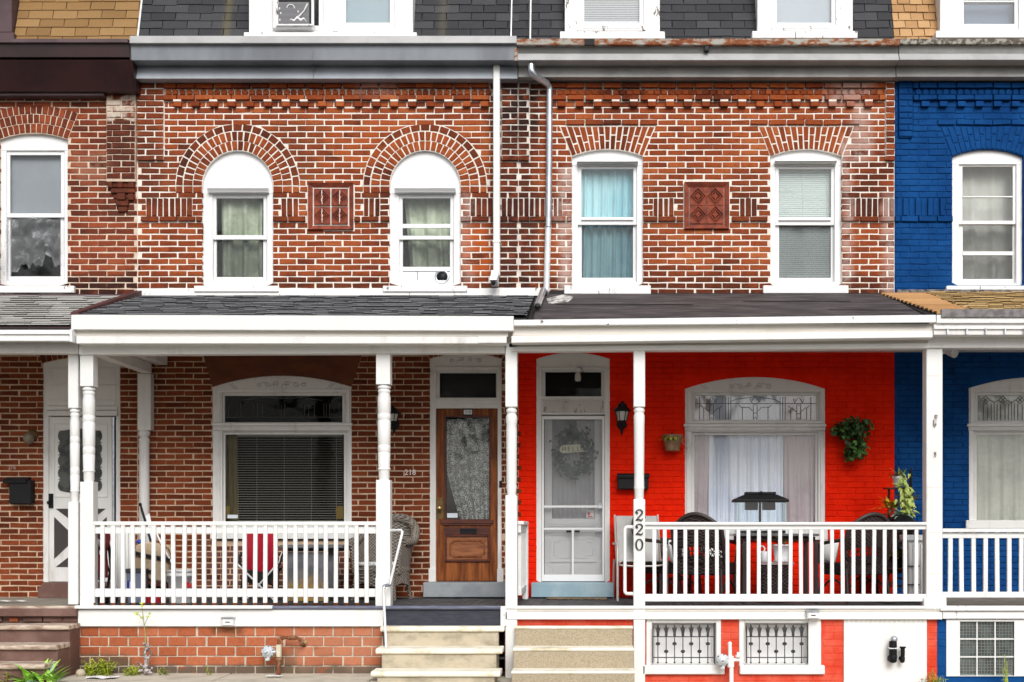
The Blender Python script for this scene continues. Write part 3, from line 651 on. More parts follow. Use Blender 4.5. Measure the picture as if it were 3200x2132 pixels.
PX = {'216': (-330, 430), '218': (430, 1620), '220': (1620, 2795), '222': (2795, 3560)}
XB = {n: (X(a), X(b)) for n, (a, b) in PX.items()}
H = {'216': house('brick row house with tan mansard shingles, dark brown cornice and brown steps', *PX['216']),
     '218': house('brick row house with two round-arched white windows and a wooden front door', *PX['218']),
     '220': house('row house with bare brick above and a bright red painted porch wall', *PX['220']),
     '222': house('row house with brickwork painted deep blue on both floors', *PX['222'])}
LB, HB, GB, PB = 0.2005, 0.0562, 0.0145, 18.87*S      # brick length, height, joint, course pitch
ZB0 = Z(270.6)
ZSPLIT = 3.66
def win_hole(o): return (X(o[0]), X(o[1]), Z(o[4]), Z(o[3]))

W = {}   # casings of the upper windows: (px0, px1, spring, crown, bottom)
W['216'] = [(-2, 212, 436, 418, 893)]
W['218'] = [(632, 854, 581, 470, 893), (1217, 1440, 581, 470, 893)]
W['220'] = [(1787, 2010, 489, 467, 893), (2407, 2631, 489, 467, 893)]
W['222'] = [(2975, 3198, 489, 466, 893)]
LW = {'216': [], '218': [(664, 1098, 1209, 1174, 1690)], '220': [(2140, 2579, 1215, 1178, 1690)], '222': [(3027, 3463, 1213, 1178, 1660)]}
LD = {'216': [(134, 376, 1136, 1118, 1822)], '218': [(1343, 1568, 1122, 1104, 1822)], '220': [(1676, 1906, 1122, 1102, 1822)], '222': []}
CORB = {'216': (0, 0), '218': (515, 1540), '220': (1737, 2764), '222': (2855, 3500)}      # span of the corbelled brick cornice
PIL = {'216': [], '218': [(430, 514, 500), (1568, 1620, 500)], '220': [(1620, 1655, 500), (2766, 2795, 500)], '222': [(2806, 2851, 432)]}
SOLD = {'216': [], '218': [(456, 602), (878, 934), (1136, 1188), (1468, 1542), (1566, 1620)], '220': [(1620, 1704), (1728, 1758), (2040, 2106), (2310, 2366), (2656, 2795)], '222': [(2800, 2953), (3205, 3325)]}
PANEL = {'218': (964, 1106, 573, 720), '220': (2138, 2278, 571, 717)}
BUD = {'216': 230, '218': 215, '220': 235, '222': 235}
def upper_wall(n):
    x0, x1 = XB[n]; h = H[n]
    mort = {'216': T['mortar216'], '222': T['blue']}.get(n, T['mortar']); bm_ = {'216': T['brick216'], '222': T['blue']}.get(n, T['brick'])
    holes = [win_hole(o) for o in W[n]]
    mb = slab(x0, x1, ZSPLIT, 7.10, holes)
    for (a, b, py) in PIL[n]: mb.box(X(a)+0.004, X(b)-0.004, -0.03, 0.02, Z(py), Z(250))
    if n == '216': mb.box(X(338), X(428), -0.055, 0.02, Z(571), 7.10)
    forb = [rect_f(*win_hole((o[0], o[1], 0, o[2] if n != '218' else o[2], o[4]))) for o in W[n]]
    A, B = CORB[n]; co = (X(A), X(B))
    fr, ch = (0.007, 0.004) if n != '222' else (0.008, 0.005)
    HBn, LBn, GBn = (HB, LB, GB) if n != '222' else (0.0605, 0.204, 0.011)
    ann = []
    if n == '218':
        for o in W[n]:
            cx = X((o[0]+o[1])/2); cz = Z(581); r = 111*S
            annulus(mb, cx, cz, r-0.004, 195*S, -math.pi/2, math.pi/2, -0.004, 0.1)
            forb.append(arch_f(cx, cz, 194.5*S, Z(602.5)))
    if n in ('220', '222'):
        for o in W[n]:
            c = (o[0]+o[1])/2
            forb.append(trap_f(X(c-112), X(c+112), X(c-151), X(c+151), Z(492), Z(395)))
            ac = arc(X(o[0]), X(o[1]), Z(o[2]), Z(o[3]), 14)
            mb.prism(ac + [(X(c-149), Z(394)), (X(c+149), Z(394))], -0.003, 0.1)
    if n == '216':
        cx, cz = X(105), Z(716); sf = seg_f(cx, cz, 387*S, Z(440))
        def f(z): v = sf(z); return v and (max(v[0], cx-(z-cz)*0.386), min(v[1], cx+(z-cz)*0.386))
        forb.append(f)
        annulus(mb, cx, cz, 299*S, 388*S, -R(21.1), R(21.1), -0.003, 0.1)
    if n in PANEL: p = PANEL[n]; forb.append(rect_f(X(p[0]-3), X(p[1]+3), Z(p[3]-5), Z(p[2]+8)))
    for (a, b) in SOLD[n]: forb.append(rect_f(X(a), X(b), Z(678), Z(618)))
    w = part('wall', mb, mort, h)
    def proud(c, x):
        z = ZB0 - c*PB
        if co[0] < x < co[1] and c in (0, 2): return 0.045
        if c == 22 and n != '216': return 0.026
        if n in ('220', '222') and c == 6:
            for o in W[n]:
                if abs(x-X((o[0]+o[1])/2)) < 150*S: return 0.022
        return 0.0
    skip = lambda c, x: co[0] < x < co[1] and c == 1 and n == '218'
    pils = [(X(a), X(b), Z(py), 0.034) for a, b, py in PIL[n]] + ([(X(338), X(428), Z(571), 0.06)] if n == '216' else [])
    for (a, b, zb_, pr) in pils: forb.append(rect_f(a-0.004, b+0.004, zb_, 9))
    lst = lay(x0+0.006, x1-0.006, ZB0, PB, -1, 34 if n != '218' else 33, HBn, LBn, GBn, forb, proud, {'216': 0.1, '218': 0.2, '220': 0.62, '222': 0.3}[n], skip)
    for i_, (a, b, zb_, pr) in enumerate(pils):
        nn = int((ZB0-zb_)/PB)
        lst += lay(a+0.006, b-0.006, ZB0, PB, -1, nn, HB, LB, GB, [], lambda c, x, pr=pr: pr, 0.0 if n != '216' else 0.32)
    lst = [b for b in lst if b[5] < 7.12]
    brick_objs(w, lst, bm_, LBn, HBn, BUD[n], fr, ch)
    # arches
    if n == '218':
        for o in W[n]:
            cx = X((o[0]+o[1])/2); cz = Z(581)
            for (r0, r1, q) in ((112, 139, 22), (141.5, 168.5, 26), (173, 192, 19)): ring_objs(w, cx, cz, r0*S, r1*S, -math.pi/2, math.pi/2, q, 4.2*S, T['brick_dark'] if r0 == 173 else bm_, -0.006)
            for sgn in (-1, 1):
                pl = []
                for (ra, rb) in ((112, 139), (141.5, 168.5), (173, 192)):
                    u0, u1 = sorted((cx+sgn*ra*S, cx+sgn*rb*S)); pl.append([(u0, Z(603)), (u1, Z(603)), (u1, Z(584)), (u0, Z(584))])
                poly_objs(w, pl, bm_, 'arch_brick', -0.006)
    if n in ('220', '222'):
        for o in W[n][:1] if n == '222' else W[n]:
            c = (o[0]+o[1])/2; q = 15; polys = []
            x0_, x1_ = X(o[0]), X(o[1]); hh = (x1_-x0_)/2; s_ = Z(o[3])-Z(o[2]); r = (hh*hh+s_*s_)/(2*s_); cz = Z(o[3])-r; cxx = (x0_+x1_)/2
            am = math.asin(hh/r)
            for i in range(q):
                ts = [-1+2*i/q, -1+2*(i+1)/q]
                bot = [(cxx+r*math.sin(am*t), cz+r*math.cos(am*t)+0.006) for t in ts]; top = [(cxx+148*S*t, Z(397.5)) for t in ts]
                g = 2.1*S
                bl, br = (bot[0][0]+g, bot[0][1]), (bot[1][0]-g, bot[1][1]); tl, tr = (top[0][0]+g, top[0][1]), (top[1][0]-g, top[1][1])
                f = 0.36 if i % 2 else 0.64
                lp = lambda p, q_, t: (p[0]+(q_[0]-p[0])*t, p[1]+(q_[1]-p[1])*t)
                polys += [[bl, br, lp(br, tr, f-0.03), lp(bl, tl, f-0.03)], [lp(bl, tl, f+0.03), lp(br, tr, f+0.03), tr, tl]]
            poly_objs(w, polys, bm_, 'arch_brick', -0.004, fr, ch)
    if n == '216':
        for (r0, r1, q) in ((301, 328.5, 13), (331, 357.5, 14), (360, 386, 15)): ring_objs(w, cx, cz, r0*S, r1*S, -R(21), R(21), q, 3.2*S, bm_, -0.004)
        # little stepped corbel under the pilaster
        for i, (a, b, t, bt, pr) in enumerate([(340, 355, 571, 590, 0.055), (372, 388, 571, 590, 0.055), (405, 422, 571, 590, 0.055), (340, 424, 571, 588, 0.03), (350, 424, 592, 606, 0.045),
                (370, 395, 608, 628, 0.06), (403, 420, 608, 628, 0.045), (355, 424, 608, 622, 0.02), (366, 404, 630, 646, 0.045), (372, 400, 648, 664, 0.035)]):
            part('corbel_brick', MB().box(X(a), X(b), -pr, 0.03, Z(bt), Z(t)), bm_, w, 0.006)
    # corbelled cornice: rounded bricks and dentils
    if B:
        st = 21.7; xx = A + 4
        rp = [(-8.6, 8)] + [(8.6*math.cos(R(a))*-1, -1-7.5*math.sin(R(a))) for a in range(0, 181, 30)] + [(8.6, 8)]
        me = MB().prism([(a*S, -b*S) for a, b in rp], -0.030, 0.03).mesh('rounded_brick', bevel=0.005); me.materials.append(bm_)
        md = MB().box(-12.5*S, 12.5*S, -0.058, 0.03, -8.2*S, 8.2*S).mesh('dentil', bevel=0.005); md.materials.append(bm_)
        while xx < B-8:
            o = bpy.data.objects.new('rounded_brick', me); COL.objects.link(o); o.parent = w
            o.location = Vector((X(xx+9)+random.gauss(0, 0.002), random.gauss(0, 0.002), Z(289.5))) - Vector(WL[w.name]); xx += st
        xx = {'218': 545, '220': 1742, '222': 2876}[n]
        while xx < B-14:
            o = bpy.data.objects.new('dentil', md); COL.objects.link(o); o.parent = w
            o.location = Vector((X(xx+13), random.gauss(0, 0.002), Z(329))) - Vector(WL[w.name]); xx += 56.3
            if mort is T['mortar'] and random.random() < 0.75: 
                part('mortar_cap', MB().box(X(xx-56.3+1), X(xx-56.3+25), -0.060, 0.02, Z(322), Z(316)), mort, w)
    # standing bricks of the band
    pl = {0: [], 1: []}
    for (a, b) in SOLD[n]:
        q = max(2, round((b-a)/18.2)); st = (b-a)/q
        for i in range(q):
            u, v = a+i*st+2.2, a+(i+1)*st-2.2
            pl[i % 2].append([(X(u), Z(676)), (X(v), Z(676)), (X(v), Z(621)), (X(u), Z(621))])
    sm_ = T['brick_dark'] if bm_ is T['brick'] else bm_
    poly_objs(w, pl[0], sm_, 'soldier_brick', 0.0, fr, ch); poly_objs(w, pl[1], sm_, 'soldier_brick', -0.016 if n != '222' else -0.022, fr, ch)
    # terracotta panel: raised border and four tiles carved with diamonds
    if n in PANEL:
        a, b, c, d = PANEL[n]; white = n == '218'
        pb = part('panel_border', MB(), T['terracotta'], w) if False else None
        x0_, x1_, z0_, z1_ = X(a), X(b), Z(d), Z(c); bw = 15*S
        mbp = MB()
        for (p, q, r_, s_) in (((x0_, z0_), (x1_, z0_), (x1_-bw, z0_+bw), (x0_+bw, z0_+bw)), ((x1_, z0_), (x1_, z1_), (x1_-bw, z1_-bw), (x1_-bw, z0_+bw)),
                               ((x1_, z1_), (x0_, z1_), (x0_+bw, z1_-bw), (x1_-bw, z1_-bw)), ((x0_, z1_), (x0_, z0_), (x0_+bw, z0_+bw), (x0_+bw, z1_-bw))):
            g = 0.004 if white else 0.0015
            cxx, czz = (p[0]+q[0]+r_[0]+s_[0])/4, (p[1]+q[1]+r_[1]+s_[1])/4
            sh = [(u+math.copysign(g, cxx-u), v+math.copysign(g, czz-v)) for u, v in (p, q, r_, s_)]
            vs_ = [(sh[0][0], -0.045, sh[0][1]), (sh[1][0], -0.045, sh[1][1]), (sh[2][0], -0.012, sh[2][1]), (sh[3][0], -0.012, sh[3][1])] + [(u, 0.02, v) for u, v in sh]
            mm = MB().add(vs_, [(0, 1, 2, 3), (4, 5, 1, 0), (5, 6, 2, 1), (6, 7, 3, 2), (7, 4, 0, 3)])
            part('border_tile', mm, T['terracotta'], w)
        if white: part('panel_mortar', MB().box(x0_-0.012, x1_+0.012, -0.006, 0.02, z0_-0.012, z1_+0.012), mort, w)
        tw = (x1_-x0_-2*bw-0.008)/2; th = (z1_-z0_-2*bw-0.008)/2
        for i in range(2):
            for j in range(2):
                cx_, cz_ = x0_+bw+0.004+tw*(i+0.5), z0_+bw+0.004+th*(j+0.5); g = 0.009 if white else 0.002
                t = MB(); hw, hh = tw/2-g, th/2-g
                t.box(cx_-hw, cx_+hw, -0.008, 0.02, cz_-hh, cz_+hh)
                for su in (-1, 1):
                    for sv in (-1, 1): t.prism([(cx_+su*hw, cz_+sv*hh), (cx_+su*hw*0.06, cz_+sv*hh), (cx_+su*hw, cz_+sv*hh*0.06)], -0.026, -0.006)
                for (r_, y_) in ((0.96, -0.020), (0.66, -0.016)):
                    pts = [(cx_+hw*r_, cz_), (cx_, cz_+hh*r_), (cx_-hw*r_, cz_), (cx_, cz_-hh*r_)]
                    for u in range(4):
                        p, q = pts[u], pts[(u+1) % 4]; t.tube([(p[0], y_-0.004, p[1]), (q[0], y_-0.004, q[1])], 0.008, 5)
                for u in range(8):
                    an = u*math.pi/4; L_ = 0.5 if u % 2 == 0 else 0.34
                    t.tube([(cx_, -0.012, cz_), (cx_+hw*L_*0.5*math.cos(an), -0.020, cz_+hh*L_*0.5*math.sin(an)), (cx_+hw*L_*math.cos(an), -0.010, cz_+hh*L_*math.sin(an))], [0.006, 0.013, 0.003], 6)
                t.ball((cx_, -0.014, cz_), 0.014, 0.012, 0.014, 8, 5)
                for su in (-1, 1):
                    for sv in (-1, 1): t.ball((cx_+su*hw*0.78, -0.010, cz_+sv*hh*0.78), 0.020, 0.010, 0.020, 6, 4)
                part('tile', t, T['terracotta'], w)
                if white: part('mortar_smear', MB().tube([(cx_+random.gauss(0, .003), -0.020-0.006*math.sin(v/8*math.pi), cz_-hh+2*hh*v/8) for v in range(9)], [0.005+0.003*random.random() for _ in range(9)], 5), mort, w)
    return w
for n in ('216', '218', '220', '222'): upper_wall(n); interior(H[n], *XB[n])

# ------------------------------------------------------------------ walls under the porch roofs
def lower_wall(n):
    x0, x1 = XB[n]; h = H[n]
    mort = {'220': T['red'], '222': T['blue']}.get(n, T['mortar_low']); bm_ = {'220': T['red'], '222': T['blue']}.get(n, T['brick_low'])
    holes = [win_hole(o) for o in LW[n] + LD[n]]
    mb = slab(x0, x1, 0.0, ZSPLIT, holes)
    forb = [rect_f(X(o[0]), X(o[1]), Z(o[4]), Z(o[2])) for o in LW[n]+LD[n]] + [rect_f(X(o[0]), X(o[1]), Z(o[2]), Z(o[3])) for o in LD[n]]
    for o in LW[n] + LD[n]:       # board or rendered arch over the opening fills the corners beside the curve
        ac = arc(X(o[0]), X(o[1]), Z(o[2]), Z(o[3]))
        e = 1.0
        if n == '218' and o in LW[n]:
            mb_ = MB().prism(ac + [(X(634), Z(1104)), (X(1133), Z(1104))], -0.006, 0.05); part('arch_board', mb_, T['plywood'], h)
            forb.append(trap_f(X(o[0]), X(o[1]), X(632), X(1135), Z(o[2]), Z(1100)))
        elif n in ('216', '218'):
            c = (o[0]+o[1])/2; hw = (o[1]-o[0])/2; q = 15
            mb.prism(ac + [(X(o[0]), Z(o[3]-6)), (X(o[1]), Z(o[3]-6))][::1], -0.002, 0.05)
            for i in range(q):
                t0, t1 = -1+2*i/q, -1+2*(i+1)/q; cr = lambda t: o[3]+(o[2]-o[3])*t*t
                u0, u1 = c+hw*t0*1.02+1.5, c+hw*t1*1.02-1.5
                poly_objs(h, [[(X(u0), Z(cr(t0))+0.004), (X(u1), Z(cr(t1))+0.004), (X(u1+t1*8), Z(cr(t1)-27)), (X(u0+t0*8), Z(cr(t0)-27))]], bm_, 'arch_brick', -0.004)
            forb.append(rect_f(X(o[0]-6), X(o[1]+6), Z(o[2]+4), Z(o[3]-28)))
        else:
            mb.prism(ac + [(X(o[0]), Z(o[3]-4)), (X(o[1]), Z(o[3]-4))], -0.001, 0.05)
            forb.append(rect_f(X(o[0]), X(o[1]), Z(o[2]), Z(o[3])))
    w = part('porch_wall', mb, mort, h)
    lst = lay(x0+0.006, x1-0.006, Z(1104), 17.95*S, -2, 42, 0.0525 if n in ('216', '218') else 0.0580, 0.2055 if n in ('220', '222') else 0.203, 0.009 if n in ('220', '222') else 0.0115, forb, lambda c, x: 0.0, {'216': 0.30, '218': 0.05, '220': 0.4, '222': 0.7}[n])
    fr, ch = (0.005, 0.003) if n in ('216', '218') else (0.010, 0.004)
    for b in [lst]: brick_objs(w, b, bm_, 0.203 if n in ('216', '218') else 0.2055, 0.0525 if n in ('216', '218') else 0.0580, {'216': 70, '218': 0, '220': 65, '222': 65}[n], fr, ch, key='b')
for n in ('216', '218', '220', '222'): lower_wall(n)
for (pa, pb) in ((1602, 1624),):      # ragged toothing of bare bricks where the red paint stops
    tb = [(X(1606), X(1606)+random.uniform(0.05, 0.075), X(1606), X(1606)+random.uniform(0.05, 0.07), Z(1104)-c*17.95*S-0.026, Z(1104)-c*17.95*S+0.026, 0.004) for c in range(12, 43, 2)]
    for b in tb: part('toothing_brick', brick_geo(MB(), [(b[0]+0.03, b[4]), (b[1]+0.03, b[4]), (b[3]+0.03, b[5]), (b[2]+0.03, b[5])], -0.004), T['brick_low'], H['218'])

# ------------------------------------------------------------------ upper windows
def upper_window(n, o, g, up, low, sill, hood=None, mats=('vinyl', 'vinyl'), glass=('glass', 'glass'), bars=(), round_=False, head=None, stl='white_sill', screen=None):
    h = H[n]; fm, sm = T[mats[0]], T[mats[1]]
    yf = 0.045
    hole = (g[0]-11, g[1]+11, (head or up[0]-14), low[1]+13)
    w = part('window', casing(o, hole, yf, 0.15, round_), fm, h, 0.004)
    mid = (up[1]+low[0])/2
    sash(w, hole[0], hole[1], hole[2], low[0]-1, g[0], g[1], up[0], up[1], 0.068, sm, T[glass[0]])
    sash(w, hole[0], hole[1], up[1]+2, hole[3], g[0]+1, g[1]-1, low[0], low[1], 0.104, sm, T[glass[1]])
    if hood: part('head_moulding', MB().extrude_x([(-0.02, Z(hood[2])), (-0.045, Z(hood[2])-0.012), (-0.02, Z(hood[3])+0.012), (-0.012, Z(hood[3])), (yf+0.01, Z(hood[3])), (yf+0.01, Z(hood[2]))], X(hood[0]), X(hood[1])), fm, w)
    for (y0, y1, dp) in bars: part('glazing_bar', MB().pbox(g[0], g[1], y0, y1, 0.05+dp, 0.075+dp), sm, w, 0.002)
    if screen: pane(w, g[0]+1, g[1]-1, screen[0], screen[1], 0.100, T['screen'], 0.002, 'insect_screen')
    if sill:
        mb = MB().pbox(sill[0], sill[1], sill[2], sill[3], -0.055, 0.15)
        part('sill', mb, T[stl], w, 0.006)
    return w
upper_window('216', W['216'][0], (31, 190), (485, 667), (681, 864), (-20, 231, 893, 915), None, screen=None)
w_ = upper_window('218', W['218'][0], (676, 823), (620, 735), (750, 866), (606, 871, 893, 912), (650, 839, 588, 602), round_=True, head=606, stl='white_sill', screen=(750, 866))
w_ = upper_window('218', W['218'][1], (1258, 1407), (620, 737), (750, 876), (1196, 1460, 893, 912), (1234, 1424, 588, 602), round_=True, head=606, bars=((700, 713, 0.03),), screen=(750, 834))
upper_window('220', W['220'][0], (1817, 1979), (529, 679), (704, 868), (1763, 2034, 892, 919), (1803, 1994, 505, 511), head=519, bars=((683, 688, -0.005),), screen=(704, 868))
upper_window('220', W['220'][1], (2434, 2597), (529, 680), (705, 868), (2385, 2652, 892, 917), (2421, 2614, 503, 511), head=519, bars=((684, 689, -0.005),), screen=(705, 868))
upper_window('222', W['222'][0], (3008, 3165), (521, 690), (702, 872), (2958, 3222, 893, 908), None, head=514, bars=((613, 617, 0.0), (786, 798, 0.04)), screen=(702, 872))
part('flashing_board', MB().box(X(431), X(1700), -0.035, 0.02, Z(926), Z(903)), T['white_sill'], H['218'], 0.004)

# ------------------------------------------------------------------ big porch windows
def parlour_window(n, o, tr, band, mn, sill, glass, tglass, left_only=False):
    h = H[n]; fm = T['white_grey']; yf = 0.01
    w = part('window', casing((o[0], o[1], o[2], o[3], band[0]), (tr[0]-9, tr[1]+9, tr[2]-9, band[0]-2), yf, 0.15), fm, h, 0.004)
    mb = MB().pbox(o[0], mn[0]-9, band[1], sill[0], yf, 0.15).pbox(mn[1]+9, o[1], band[1], sill[0], yf, 0.15).pbox(mn[0]-9, mn[1]+9, band[1], mn[2]-9, yf, 0.15)
    part('casing', mb, fm, w, 0.004)
    mb = MB().ring(X(tr[0]-22), X(tr[1]+22), Z(tr[3]+12), Z(tr[2]-20), 0.028, yf-0.016, yf+0.01); mb.ring(X(mn[0]-24), X(mn[1]+24), Z(mn[3]+4), Z(mn[2]-19), 0.028, yf-0.016, yf+0.01, 0.001)
    part('moulding', mb, fm, w, 0.004)
    part('transom_bar', MB().pbox(o[0]-3, o[1]+3, band[0], band[0]+9, -0.045, 0.12).pbox(o[0], o[1], band[0]+9, band[1], -0.02, 0.12), fm, w, 0.004)
    dm = MB()
    x = o[0]+6
    while x < o[1]-8: dm.pbox(x, x+4, band[0]+10, band[0]+17, -0.028, -0.015); x += 8.2
    part('dentil_row', dm, fm, w, kind='stuff')
    sash(w, tr[0]-9, tr[1]+9, tr[2]-9, band[0], *tr[:2], *tr[2:], 0.05, fm, tglass)
    sash(w, mn[0]-9, mn[1]+9, mn[2]-9, sill[0], *mn[:2], *mn[2:], 0.055, fm, glass)
    part('sill', MB().pbox(o[0]-8, o[1]+8, sill[0], sill[1], -0.05, 0.15), T['white_old'], w, 0.006)
    cx = (o[0]+o[1])/2; cy = (o[2]+o[3])/2+9
    sp = [(-68, 2, 1, 2.4, None), (-42, 3, 1, 2.0, (-20, -9)), (-16, -1, -1, 4.2, (-18, 10)), (16, -1, 1, -1.0, (-16, 12)), (44, 3, -1, 1.0, (-20, -12)), (70, 1, -1, 0.6, (-18, 10))]
    if n == '220': sp = sp[:5]
    if n != '222': scrolls(w, cx-2, cy-1, sp, 8.0, yf, [(o[0]+52, cy-2, o[0]+70, cy+16), (o[0]+60, cy-3, o[0]+79, cy+15)] + ([(o[1]-52, cy-2, o[1]-70, cy+16), (o[1]-60, cy-3, o[1]-79, cy+15)] if n == '218' else []))
    return w
w218 = parlour_window('218', LW['218'][0], (702, 1070, 1237, 1320), (1322, 1345), (704, 1075, 1358, 1640), (1640, 1685), T['glass_dark'], T['glass_dark'])
w220 = parlour_window('220', LW['220'][0], (2172, 2551, 1236, 1312), (1325, 1345), (2170, 2548, 1360, 1640), (1645, 1688), T['glass'], T['glass_sky'])
w222 = parlour_window('222', LW['222'][0], (3055, 3435, 1236, 1316), (1324, 1345), (3052, 3438, 1358, 1626), (1626, 1652), T['glass_dirty'], T['glass_dirty'])
# leaded transoms
def leading(w, tr, segs, m, y=0.058, r=0.0035):
    mb = MB()
    for s_ in segs: mb.tube([(X(a, y), y, Z(b, y)) for a, b in s_], r, 5)
    part('leading', mb, m, w)
sg = []
def tulip(c, t):
    return [[(c-2, t), (c-12, t+16), (c, t+24), (c+12, t+16), (c+2, t)], [(c-12, t+16), (c-17, t+4), (c-8, t+8)], [(c+12, t+16), (c+17, t+4), (c+8, t+8)], [(c-6, t+24), (c-6, t+68)], [(c+6, t+24), (c+6, t+68)],
            [(c-52, t+24), (c-44, t+32), (c-20, t+32), (c-8, t+44)], [(c+52, t+24), (c+44, t+32), (c+20, t+32), (c+8, t+44)], [(c-6, t+50), (c+6, t+50)], [(c-40, t+32), (c-40, t+72)], [(c+40, t+32), (c+40, t+72)], [(c-7, t+72), (c, t+62), (c+7, t+72)]]
sg += tulip(2360, 1241)
for c in (2224, 2496): sg += [[(p*0.62+c*0.38 if abs(p-c) > 20 else p, q) for p, q in s_] for s_ in tulip(c, 1243)]
sg += [[(2172, 1261), (2551, 1261)], [(2282, 1256), (2300, 1248), (2360, 1240), (2420, 1248), (2440, 1258)]]
for c in (2268, 2276, 2284, 2438, 2446, 2454, 2186, 2534): sg.append([(c, 1240), (c, 1312)])
leading(w220, None, sg, T['lead'])
sg = []
for c in (3080, 3134, 3188, 3242):
    d = 13
    sg += [[(c, 1237), (c+d, 1250), (c, 1263), (c-d, 1250), (c, 1237)], [(c-d/2, 1243), (c+d/2, 1257)], [(c+d/2, 1243), (c-d/2, 1257)], [(c-7, 1263), (c-7, 1314)], [(c+7, 1263), (c+7, 1314)], [(c+d, 1250), (c+27, 1258), (c+41, 1250)], [(c+27, 1258), (c+27, 1314)], [(c+18, 1262), (c+18, 1314)], [(c+36, 1262), (c+36, 1314)]]
leading(w222, None, sg, T['lead'])
sg = []
for c in (715, 742, 753, 760, 793, 806, 820, 880, 890, 952, 965, 982, 1012, 1020, 1030, 1060): sg.append([(c, 1262+random.uniform(-4, 4)), (c, 1304)])
sg += [[(706, 1304), (1066, 1304)], [(760, 1250), (830, 1242), (885, 1246), (940, 1243), (1010, 1252)]]
leading(w218, None, sg, T['lead_light'], r=0.003)

# ------------------------------------------------------------------ doors
def door_218():
    h = H['218']; fm = T['white_grey']; o = LD['218'][0]; yf = 0.01
    f = part('door_frame', casing((*o[:4], 1820), (1362, 1555, 1160, 1820), yf, 0.2), fm, h, 0.004)
    part('moulding', MB().ring(X(1357), X(1560), Z(1250), Z(1146), 0.022, yf-0.016, yf+0.01), fm, f, 0.004)
    part('plinth_block', MB().pbox(1339, 1362, 1778, 1820, -0.02, 0.02).pbox(1553, 1573, 1778, 1820, -0.02, 0.02), fm, f, 0.004)
    part('lintel', MB().pbox(1360, 1557, 1250, 1262, -0.012, 0.15).pbox(1360, 1557, 1262, 1276, 0.003, 0.15), fm, f, 0.003)
    sash(f, 1362, 1555, 1152, 1250, 1374, 1550, 1166, 1243, 0.04, fm, T['glass_dark'])
    scrolls(f, 1456, 1126, [(-42, 0, 1, 2.2, (-8, 10)), (-12, -3, -1, 4.0, (-20, 12)), (12, -3, 1, -1, None), (40, 0, -1, 0.8, (-16, -6))], 7.0, yf)
    d = MB().pbox(1362, 1393, 1277, 1816, 0.05, 0.10).pbox(1530, 1556, 1277, 1816, 0.05, 0.10).pbox(1393, 1530, 1277, 1304, 0.05, 0.10).pbox(1393, 1530, 1624, 1816, 0.055, 0.10)
    dr = part('door', d, T['wood_door'], h, 0.004)
    part('glazing_bead', MB().ring(X(1388, .045), X(1534, .045), Z(1628, .045), Z(1299, .045), 0.02, 0.040, 0.055), T['wood_dark'], dr, 0.003)
    pane(dr, 1393, 1530, 1304, 1624, 0.075, T['glass'])
    part('rail_moulding', MB().pbox(1376, 1542, 1625, 1636, 0.025, 0.06).pbox(1382, 1536, 1636, 1642, 0.035, 0.06), T['wood_dark'], dr, 0.003)
    part('letter_panel', MB().pbox(1387, 1530, 1648, 1671, 0.045, 0.06), T['wood_dark'], dr)
    part('mail_slot', MB().pbox(1437, 1490, 1652, 1668, 0.035, 0.05).pbox(1442, 1485, 1656, 1659, 0.030, 0.04), T['black'], dr, 0.002)
    m = MB().ring(X(1389), X(1530), Z(1756), Z(1672), 0.022, 0.030, 0.06)
    part('panel_moulding', m, T['wood_dark'], dr, 0.004)
    part('door_panel', MB().pbox(1395, 1524, 1678, 1750, 0.046, 0.06), T['wood_panel'], dr, 0.004)
    m = MB()
    a, b, c, e = 1406, 1512, 1690, 1740
    pts = [(a+8, c), (b-8, c), (b-8, c+7), (b, c+7), (b, e-7), (b-8, e-7), (b-8, e), (a+8, e), (a+8, e-7), (a, e-7), (a, c+7), (a+8, c+7), (a+8, c)]
    m.tube([(X(p), 0.044, Z(q)) for p, q in pts], 0.010, 5); part('inner_moulding', m, T['wood_door'], dr)
    part('lock_plate', MB().pbox(1364, 1386, 1556, 1622, 0.042, 0.055), T['bronze'], dr, 0.002)
    kx, kz = X(1373), Z(1588)
    part('door_knob', MB().lathe((kx, -0.03, kz), [(0.005, 0), (0.024, 0.004), (0.031, 0.018), (0.026, 0.034), (0.012, 0.042), (0.012, 0.075), (0.022, 0.078)], 14, 'y'), T['brass'], dr)
    part('notice', MB().pbox(1397, 1430, 1604, 1618, 0.068, 0.070), T['sticker'], dr)
    part('doorbell', MB().pbox(1560, 1569, 1503, 1524, -0.006, 0.012), T['black'], f, 0.002)
    part('threshold', MB().pbox(1322, 1580, 1821, 1867, -0.30, 0.02), T['thresh_grey'], h, 0.006)
door_218()
